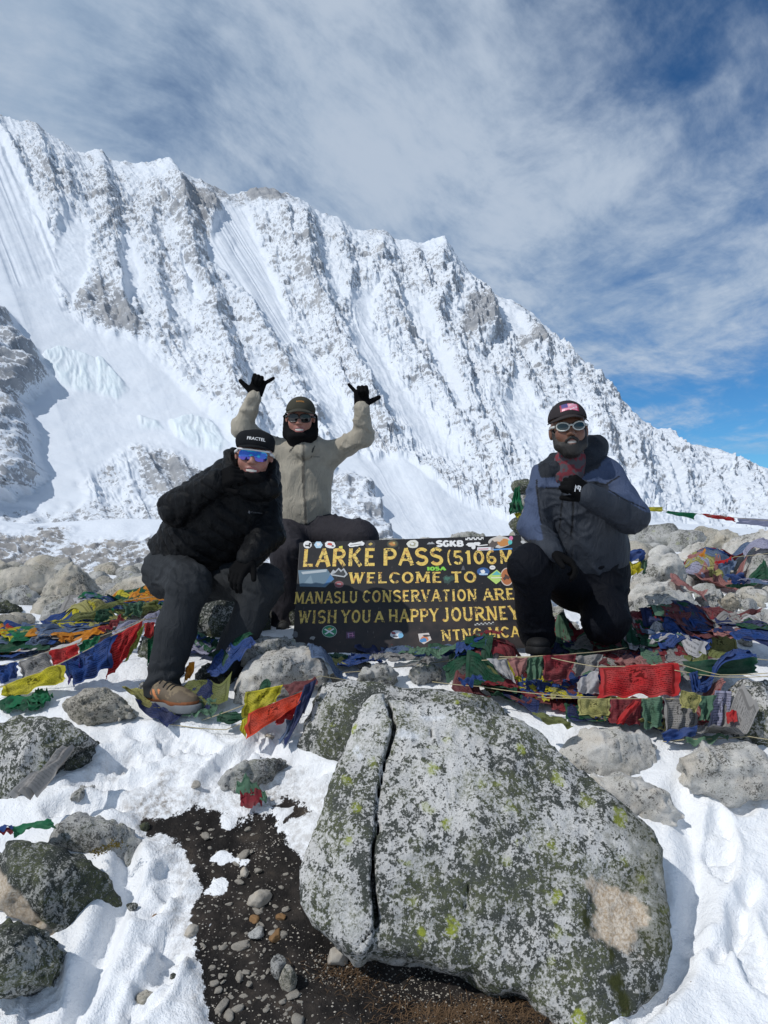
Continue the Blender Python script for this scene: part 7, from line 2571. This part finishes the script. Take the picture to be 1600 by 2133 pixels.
hang(t, [(1098, 1370), (1132, 1368), (1128, 1416), (1096, 1414)], 3.2, 'fgreen', 83, 0.014, 0.3)
hang(t, [(1130, 1366), (1202, 1362), (1184, 1416), (1132, 1420)], 3.16, 'dred', 84, 0.014, 0.9)
hang(t, [(1200, 1366), (1260, 1362), (1240, 1396), (1196, 1410)], 3.2, 'grey', 85, 0.018, 0.5)
cord(t, [(990, 1376, 3.3), (1056, 1371, 3.22), (1132, 1366, 3.17), (1204, 1361, 3.2), (1300, 1350, 3.3)])
t = flag_thing('row of torn khaki, red, green and striped flags over the snow hollow', P(1370, 1520, 3.0))
hang(t, [(1204, 1456), (1272, 1454), (1270, 1490), (1206, 1490)], 2.98, 'khaki', 91, 0.008)
hang(t, [(1272, 1456), (1336, 1456), (1336, 1510), (1270, 1506)], 2.98, 'dred', 92, 0.012, 0.8)
hang(t, [(1318, 1458), (1336, 1462), (1300, 1508), (1282, 1506)], 2.95, 'red', 93, 0.008, 0.1)
hang(t, [(1334, 1456), (1382, 1450), (1380, 1512), (1342, 1522)], 2.98, 'fgreen', 94, 0.014, 0.8)
hang(t, [(1382, 1452), (1458, 1456), (1450, 1514), (1384, 1526)], 2.99, 'grey', 95, 0.014)
hang(t, [(1416, 1438), (1462, 1448), (1452, 1482), (1420, 1472)], 2.94, 'khaki', 96, 0.010)
hang(t, [(1456, 1450), (1494, 1448), (1478, 1500), (1458, 1500)], 2.97, 'fgreen', 97, 0.014, 0.3)
hang(t, [(1490, 1438), (1526, 1440), (1530, 1522), (1470, 1528)], 2.99, 'lilac', 98, 0.014)
hang(t, [(1512, 1484), (1534, 1478), (1536, 1502), (1514, 1506)], 2.95, 'red', 99, 0.006, 0.1)
hang(t, [(1374, 1526), (1452, 1510), (1450, 1530), (1384, 1546)], 2.95, 'blue', 100, 0.012, 0.2)
hang(t, [(1425, 1538), (1510, 1526), (1520, 1536), (1430, 1552)], 2.92, 'fgreen', 101, 0.012, 0.1)
cord(t, [(1120, 1452, 3.1), (1204, 1454, 3.0), (1336, 1455, 2.99), (1458, 1454, 3.0), (1530, 1440, 3.02)])
cord(t, [(1380, 1545, 2.93), (1430, 1540, 2.92), (1560, 1534, 2.9), (1640, 1545, 2.88)])
t = flag_thing('dense heap of faded maroon, green and white flags around the kneeling person', P(1300, 1380, 3.4))
heap(t, [(1150, 1372, 3.38), (1240, 1360, 3.42), (1340, 1352, 3.42), (1450, 1362, 3.38), (1600, 1375, 3.3)], 60, ['maroon', 'dred', 'fgreen', 'white', 'grey', 'rose', 'navy', 'dgreen', 'blue', 'maroon'], 103, 0.30, 0.20, 0.12, 0.8)
heap(t, [(1130, 1415, 3.3), (1240, 1412, 3.3), (1380, 1425, 3.2), (1520, 1440, 3.2)], 40, ['maroon', 'grey', 'fgreen', 'dred', 'rose', 'navy', 'blue', 'grey', 'olive'], 104, 0.28, 0.2, 0.08, 0.8)
heap(t, [(1180, 1480, 3.3), (1300, 1505, 3.3), (1420, 1525, 3.2), (1540, 1520, 3.2)], 22, ['grey', 'fgreen', 'dgreen', 'rose', 'navy', 'khaki', 'grey', 'dred'], 106, 0.22, 0.16, 0.05, 0.8)
hang(t, [(1330, 1305), (1400, 1318), (1408, 1336), (1360, 1326)], 3.55, 'steel', 104, 0.014, 0.2)
hang(t, [(1330, 1340), (1410, 1318), (1425, 1332), (1350, 1352)], 3.5, 'fgreen', 105, 0.016, 0.2)
cord(t, [(1200, 1362, 3.45), (1330, 1345, 3.5), (1460, 1355, 3.45), (1600, 1375, 3.35)])
t = flag_thing('yellow-green and faded red flags trampled along the rim of the huge boulder', P(1080, 1460, 3.05))
heap(t, [(960, 1425, 3.15), (1060, 1432, 3.1), (1150, 1448, 3.06), (1230, 1470, 3.0)], 26, ['olive', 'khaki', 'maroon', 'fgreen', 'blue', 'navy', 'yellow', 'dred', 'dgreen'], 107, 0.24, 0.13, 0.07, 0.8)
hang(t, [(1108, 1480), (1180, 1495), (1195, 1515), (1135, 1506)], 2.9, 'olive', 108, 0.012, 0.6)
hang(t, [(955, 1418), (1000, 1405), (1012, 1418), (968, 1428)], 3.12, 'blue', 109, 0.02, 0.1)
cord(t, [(900, 1420, 3.2), (1000, 1430, 3.15), (1120, 1445, 3.08), (1245, 1452, 3.02)])
t = flag_thing('khaki printed flag stretched over the spotted wedge boulder', P(1500, 1365, 3.7))
hang(t, [(1460, 1322), (1536, 1326), (1538, 1366), (1472, 1360)], (3.72, 3.74, 3.66, 3.64), 'khaki', 111, 0.006)
cord(t, [(1405, 1316, 3.7), (1460, 1321, 3.72), (1536, 1325, 3.74), (1640, 1330, 3.8)])
cord(t, [(1408, 1304, 3.78), (1422, 1278, 3.8), (1437, 1258, 3.84)], 0.006)
# further back on the right
t = flag_thing('faded maroon flag lying on a boulder beyond the wedge boulder', P(1540, 1290, 4.2))
hang(t, [(1498, 1284), (1592, 1266), (1562, 1296), (1520, 1302)], 4.15, 'maroon', 121, 0.03, 0.2)
heap(t, [(1520, 1320, 4.1), (1580, 1325, 4.1), (1640, 1330, 4.1)], 6, ['rose', 'maroon', 'fgreen', 'navy'], 122, 0.22, 0.14, 0.05)
t = flag_thing('strings of faded flags wound between the skyline boulders', P(1500, 1200, 5.2))
heap(t, [(1425, 1165, 5.6), (1480, 1180, 5.4), (1540, 1195, 5.2), (1620, 1210, 5.1)], 14, ['lilac', 'white', 'khaki', 'dred', 'steel', 'blue', 'rose', 'dgreen'], 125, 0.3, 0.2, 0.15)
hang(t, [(1430, 1160), (1470, 1144), (1464, 1156), (1436, 1164)], 5.35, 'rose', 126, 0.01, 0.1)
hang(t, [(1462, 1152), (1472, 1143), (1466, 1158), (1456, 1160)], 5.32, 'orange', 127, 0.01, 0.1)
hang(t, [(1488, 1172), (1524, 1160), (1524, 1166), (1494, 1178)], 5.2, 'red', 128, 0.01, 0.1)
hang(t, [(1492, 1175), (1530, 1166), (1530, 1185), (1500, 1186)], 5.2, 'steel', 129, 0.02, 0.1)
hang(t, [(1475, 1180), (1512, 1194), (1508, 1200), (1480, 1192)], 5.15, 'khaki', 130, 0.02, 0.2)
hang(t, [(1510, 1198), (1545, 1192), (1560, 1212), (1538, 1214)], 5.0, 'blue', 131, 0.03, 0.1)
cord(t, [(1420, 1162, 5.6), (1475, 1180, 5.4), (1530, 1160, 5.2), (1620, 1150, 5.1)])
t = flag_thing('blue and yellow flags hanging beside the rough white boulder', P(1325, 1200, 4.3))
hang(t, [(1290, 1146), (1346, 1144), (1342, 1168), (1290, 1172)], 4.25, 'blue', 133, 0.03, 0.1)
hang(t, [(1300, 1172), (1338, 1170), (1340, 1190), (1306, 1198)], 4.22, 'yellow', 134, 0.025, 0.3)
hang(t, [(1336, 1168), (1348, 1166), (1346, 1194), (1338, 1196)], 4.24, 'fgreen', 135, 0.02, 0.1)
# line of flags flying across the skyline
t = flag_thing('line of yellow, green, red and white flags stretched tight in the wind', P(1480, 1180, 6.2), 'strings of prayer flags')
hang(t, [(1344, 1056), (1380, 1056), (1380, 1066), (1344, 1064)], (5.9, 5.95, 5.95, 5.9), 'yellow', 141, 0.008, 0.2)
hang(t, [(1388, 1064), (1450, 1070), (1448, 1082), (1392, 1070)], (5.97, 6.1, 6.1, 5.97), 'green', 142, 0.008, 0.2)
hang(t, [(1462, 1069), (1530, 1078), (1532, 1088), (1466, 1074)], (6.12, 6.25, 6.25, 6.12), 'red', 143, 0.008, 0.2)
hang(t, [(1534, 1078), (1612, 1082), (1612, 1098), (1538, 1090)], (6.27, 6.4, 6.4, 6.27), 'lilac', 144, 0.010, 0.2)
cord(t, [(1090, 1030, 5.1), (1240, 1045, 5.5), (1344, 1058, 5.9), (1450, 1070, 6.1), (1530, 1078, 6.25), (1640, 1085, 6.45)])
t = flag_thing('green and yellow flags caught on the stone cairn behind the kneeling person', P(1075, 1090, 5.0), 'strings of prayer flags')
hang(t, [(1072, 1018), (1082, 1012), (1090, 1062), (1060, 1068)], 4.95, 'green', 146, 0.02, 0.1)
hang(t, [(1060, 1048), (1090, 1052), (1088, 1072), (1062, 1070)], 4.93, 'dgreen', 147, 0.02, 0.1)
hang(t, [(1070, 1068), (1086, 1066), (1086, 1076), (1072, 1076)], 4.92, 'yellow', 148, 0.01, 0.1)
# scraps low on the left and in the snow
t = flag_thing('white flag pinched under the lichen boulder', P(80, 1650, 2.7), 'scraps of flags in the snow')
hang(t, [(132, 1560), (150, 1548), (70, 1645), (28, 1668)], (2.66, 2.66, 2.52, 2.52), 'grey', 151, 0.020, 0.3)
t = flag_thing('twisted green flag with a strip of red and blue lying behind the dark boulder', P(60, 1730, 2.5), 'scraps of flags in the snow')
hang(t, [(25, 1718), (108, 1708), (118, 1724), (28, 1738)], 2.48, 'green', 153, 0.014, 0.1)
hang(t, [(-20, 1722), (26, 1718), (28, 1726), (-20, 1728)], 2.48, 'blue', 154, 0.006, 0.1)
hang(t, [(-20, 1728), (26, 1725), (26, 1736), (-20, 1742)], 2.47, 'dred', 155, 0.006, 0.1)
t = flag_thing('scrap of dark green cloth frozen into the snow above the lichen boulder', P(60, 1478, 3.0), 'scraps of flags in the snow')
heap(t, [(20, 1462, 3.05), (100, 1478, 3.0)], 4, ['dgreen', 'green', 'maroon'], 157, 0.16, 0.10, 0.03, 0.8, 0.1)
t = flag_thing('torn red shred of flag at the edge of the bare dirt', P(525, 1672, 2.7), 'scraps of flags in the snow')
heap(t, [(505, 1672, 2.72), (545, 1664, 2.74)], 3, ['red', 'dred', 'fgreen'], 159, 0.09, 0.05, 0.02, 0.9, 0.1)

# ---------------------------------------------------------------- stone cairn behind the kneeling person
cz_ = gz((1098 - 800) * 5.1 / F, 5.1)
z_ = cz_
cairn = bpy.data.objects.new('stone_cairn', None)
COL.objects.link(cairn)
cairn.location = ((1098 - 800) * 5.1 / F, 5.1, cz_)
tag(cairn, 'dark stacked stone cairn half hidden behind the kneeling person', 'cairn')
ztop = P(1088, 1004, 5.1).z
k = 0
while z_ < ztop:
    f_ = (z_ - cz_) / (ztop - cz_)
    wd = 0.15 - 0.07 * f_
    th = 0.07 - 0.015 * f_
    V, Fc = blob((0, 0, 0), (wd, wd * 0.9, th), 500 + k, 4, 0.2, 1.6, 7, 0.9 * k)
    me = np_mesh('stone', V + np.array([0.02 * math.sin(k * 2.3), 0.02 * math.cos(k * 1.7), z_ - cz_ + th * 0.7]), Fc)
    link('stone', me, [M_TAN, M_GREY, M_DARK][k % 3], cairn)
    z_ += th * 1.45
    k += 1

# ---------------------------------------------------------------- stones, gravel and dry grass on the bare dirt
prs = np.random.RandomState(77)
M_PEB = mat_rock('pebble', (0.50, 0.46, 0.40), (0.20, 0.18, 0.15), 0.3, scale=4.0, speck=0.3, tan=0.5)
M_RUST = mat_rock('rusty_pebble', (0.26, 0.15, 0.07), (0.12, 0.07, 0.04), 0.5, scale=4.0, speck=0.3)
pmesh = []
for i in range(7):
    V, Fc = blob((0, 0, 0), (1, prs.uniform(.55, .95), prs.uniform(.35, .6)), 700 + i, 3, 0.25, 1.5, 14)
    pmesh.append(np_mesh('pebble', V, Fc))
    pmesh[-1].materials.append(M_PEB)


def dirt_here(x, y):
    i = min(max(np.searchsorted(gy, y) - 1, 0), len(gy) - 2)
    j = min(max(np.searchsorted(gx, x) - 1, 0), len(gx) - 2)
    return dirt[i, j]


placed = 0
while placed < 230:
    px, py = prs.uniform(385, 760), prs.uniform(1690, 2160)
    D = float(np.interp(py, [1480, 1642, 1845, 2133, 2250], [3.2, 2.8, 2.4, 2.02, 1.9]))
    x = (px - 800) * D / F
    if dirt_here(x, D) < 0.8 or hz(x, D) > gz(x, D) + 0.05:
        continue
    r = abs(prs.normal(0, 1)) ** 1.5 * 0.0048 + 0.003
    o = bpy.data.objects.new('pebble', pmesh[placed % 7])
    COL.objects.link(o)
    o.location = (x, D, gz(x, D) + r * 0.05)
    o.scale = (r * prs.uniform(.8, 1.5), r, r)
    o.rotation_euler = (prs.uniform(-.3, .3), prs.uniform(-.3, .3), prs.uniform(0, 6.28))
    tag(o, 'pale pebble set in the dark dirt beside the huge boulder', 'pebble', 'pebbles in the dark dirt')
    placed += 1
for px, py, r, hgt, lab, mt in ((540, 1850, 24, 0.7, 'pale flat stone lying in the middle of the bare dirt', M_PEB), (580, 2030, 15, 1.9, 'grey upright stone leaning on a tan one in the dirt', M_GREY), (600, 2055, 17, 1.7, 'tan upright stone beside the leaning grey one', M_TAN),
                              (700, 1985, 22, 0.9, 'white stone wedged under the edge of the huge boulder', M_PEB), (535, 1935, 18, 0.5, 'greyish slab pressed into the dirt', M_GREY), (398, 1930, 16, 0.6, 'pale stone at the snow edge of the bare dirt', M_PEB),
                              (575, 1945, 17, 0.6, 'rusty brown clod of earth in the dirt', M_RUST), (530, 1900, 12, 0.6, 'small rusty clod near the flat pale stone', M_RUST), (585, 1895, 10, 0.6, 'dark orange clod in the dirt', M_RUST), (510, 1806, 11, 0.8, 'tan angular stone at the top of the dirt patch', M_PEB),
                              (305, 2085, 20, 0.5, 'brown stone frozen in the trampled snow', M_TAN), (325, 1890, 8, 0.5, 'small ochre stone in the trampled snow', M_RUST), (275, 1885, 12, 0.5, 'dark stone melting out of the snow groove', M_DARK), (360, 2005, 8, 0.6, 'black chip of rock on the snow by the dirt edge', M_DARK),
                              (408, 1650, 10, 0.8, 'lone grey stone standing in the icy snow', M_PEB), (300, 1720, 12, 0.8, 'brown stone at the upper end of the dirt', M_DARK)):
    D = float(np.interp(py, [1480, 1642, 1845, 2133, 2250], [3.2, 2.8, 2.4, 2.02, 1.9]))
    s = r * D / F
    V, Fc = blob((0, 0, 0), (s, s * 0.8, s * hgt), 900 + px, 4, 0.24, 1.4, 8, prs.uniform(0, 3))
    x = (px - 800) * D / F
    V = V + np.array([x, D, gz(x, D) + s * hgt * (0.3 if hgt < 1 else 0.6)])
    finish_rock('stone', V, Fc, mt, lab, 'stones on the near ground', cat='stone')

# moss cushion under the grey boulder
mv, mf = [], []
for k in range(260):
    px = prs.normal(222, 18); py = 1768 + 8 * math.sin(px / 14) + prs.normal(0, 5)
    D = 2.44
    p = np.array(P(px, py, D + prs.uniform(-.02, .02)))
    p[2] = max(p[2], gz(p[0], p[1]))
    a = prs.uniform(0, 6.28); r = prs.uniform(.0015, .004)
    i = len(mv)
    mv += [p + A(r * math.cos(a), r * math.sin(a), 0), p + A(-r * math.cos(a), -r * math.sin(a), 0), p + A(prs.normal(0, .003), -.003, r * 2)]
    mf.append([i, i + 1, i + 2])
link('moss_cushion', np_mesh('moss_cushion', np.array(mv), np.array(mf), False), plain('ochre_moss', (0.20, 0.15, 0.03), 0.9), kind='stuff', label='ochre moss along the foot of the grey boulder')

# fine gravel and dry grass: nobody could count these
gvv, gff = [], []
cnt = 0
while cnt < 11000:
    px, py = prs.uniform(380, 1150), prs.uniform(1685, 2200)
    D = float(np.interp(py, [1480, 1642, 1845, 2133, 2250], [3.2, 2.8, 2.4, 2.02, 1.9]))
    x = (px - 800) * D / F
    cnt += 1
    if dirt_here(x, D) < 0.7 or prs.rand() > 0.15 + 1.6 * max(0, float(vn2(np.array(x * 11), np.array(D * 11), 5)) + 0.1):
        continue
    r = 0.0010 + 0.0034 * prs.rand() ** 2.2
    p = np.array([x, D, gz(x, D)])
    i = len(gvv)
    a = prs.uniform(0, 6.28)
    for q in range(4):
        gvv.append(p + A(r * math.cos(a + q * 1.57) * prs.uniform(.7, 1.2), r * math.sin(a + q * 1.57) * prs.uniform(.7, 1.2), prs.uniform(0, .3) * r))
    gvv.append(p + A(prs.normal(0, .2) * r, prs.normal(0, .2) * r, r * .9))
    gvv.append(p - A(0, 0, r * .5))
    gff += [[i, i + 1, i + 4], [i + 1, i + 2, i + 4], [i + 2, i + 3, i + 4], [i + 3, i, i + 4]]
link('gravel', np_mesh('gravel', np.array(gvv), np.array(gff), False), M_PEB, kind='stuff', label='fine pale gravel scattered over the dark dirt')
gvv, gff = [], []
for k in range(2200):
    px, py = prs.normal(990, 110), prs.normal(2105, 34)
    if prs.rand() < 0.2:
        px, py = prs.normal(730, 40), prs.normal(2010, 18)
    D = float(np.interp(py, [1480, 1642, 1845, 2133, 2250], [3.2, 2.8, 2.4, 2.02, 1.9]))
    x = (px - 800) * D / F
    p = np.array([x, D, gz(x, D) - 0.002])
    a = prs.uniform(0, 6.28)
    ln = prs.uniform(0.015, 0.05)
    up = prs.uniform(0.15, 0.7)
    d_ = A(math.cos(a), math.sin(a), 0)
    sd_ = A(-math.sin(a), math.cos(a), 0) * 0.0008
    i = len(gvv)
    q1 = p + d_ * ln * .5 + A(0, 0, ln * up * .6)
    q2 = p + d_ * ln + A(0, 0, ln * up * .5)
    gvv += [p - sd_, p + sd_, q1 + sd_, q1 - sd_, q2]
    gff.append([i, i + 1, i + 2]); gff.append([i, i + 2, i + 3]); gff.append([i + 3, i + 2, i + 4])
link('dry_grass', np_mesh('dry_grass', np.array(gvv), np.array(gff), False), plain('dry_grass', (0.14, 0.085, 0.045), 0.9), kind='stuff', label='matted dry grass under the overhang of the huge boulder')

# trekking pole lying against the rocks beside the sign
pole = bpy.data.objects.new('trekking_pole', None)
COL.objects.link(pole)
a_, b_ = p3(518, 1330, 3.62), p3(540, 1235, 3.72)
pole.location = tuple(a_)
tag(pole, 'brown walking stick leaning in the shade beside the sign', 'walking stick')
V, Fq = tube([a_, (a_ + b_) / 2, b_], [0.006, 0.007, 0.008], 8)
link('shaft', np_mesh('shaft', V - a_, Fq), plain('stick_wood', (0.22, 0.15, 0.08), 0.7), pole)
V, Fq = tube([b_, b_ + (b_ - a_) * 0.25, b_ + (b_ - a_) * 0.5], [0.012, 0.014, 0.013], 8)
link('grip', np_mesh('grip', V - a_, Fq), plain('grip_rubber', (0.02, 0.02, 0.02), 0.7), pole)
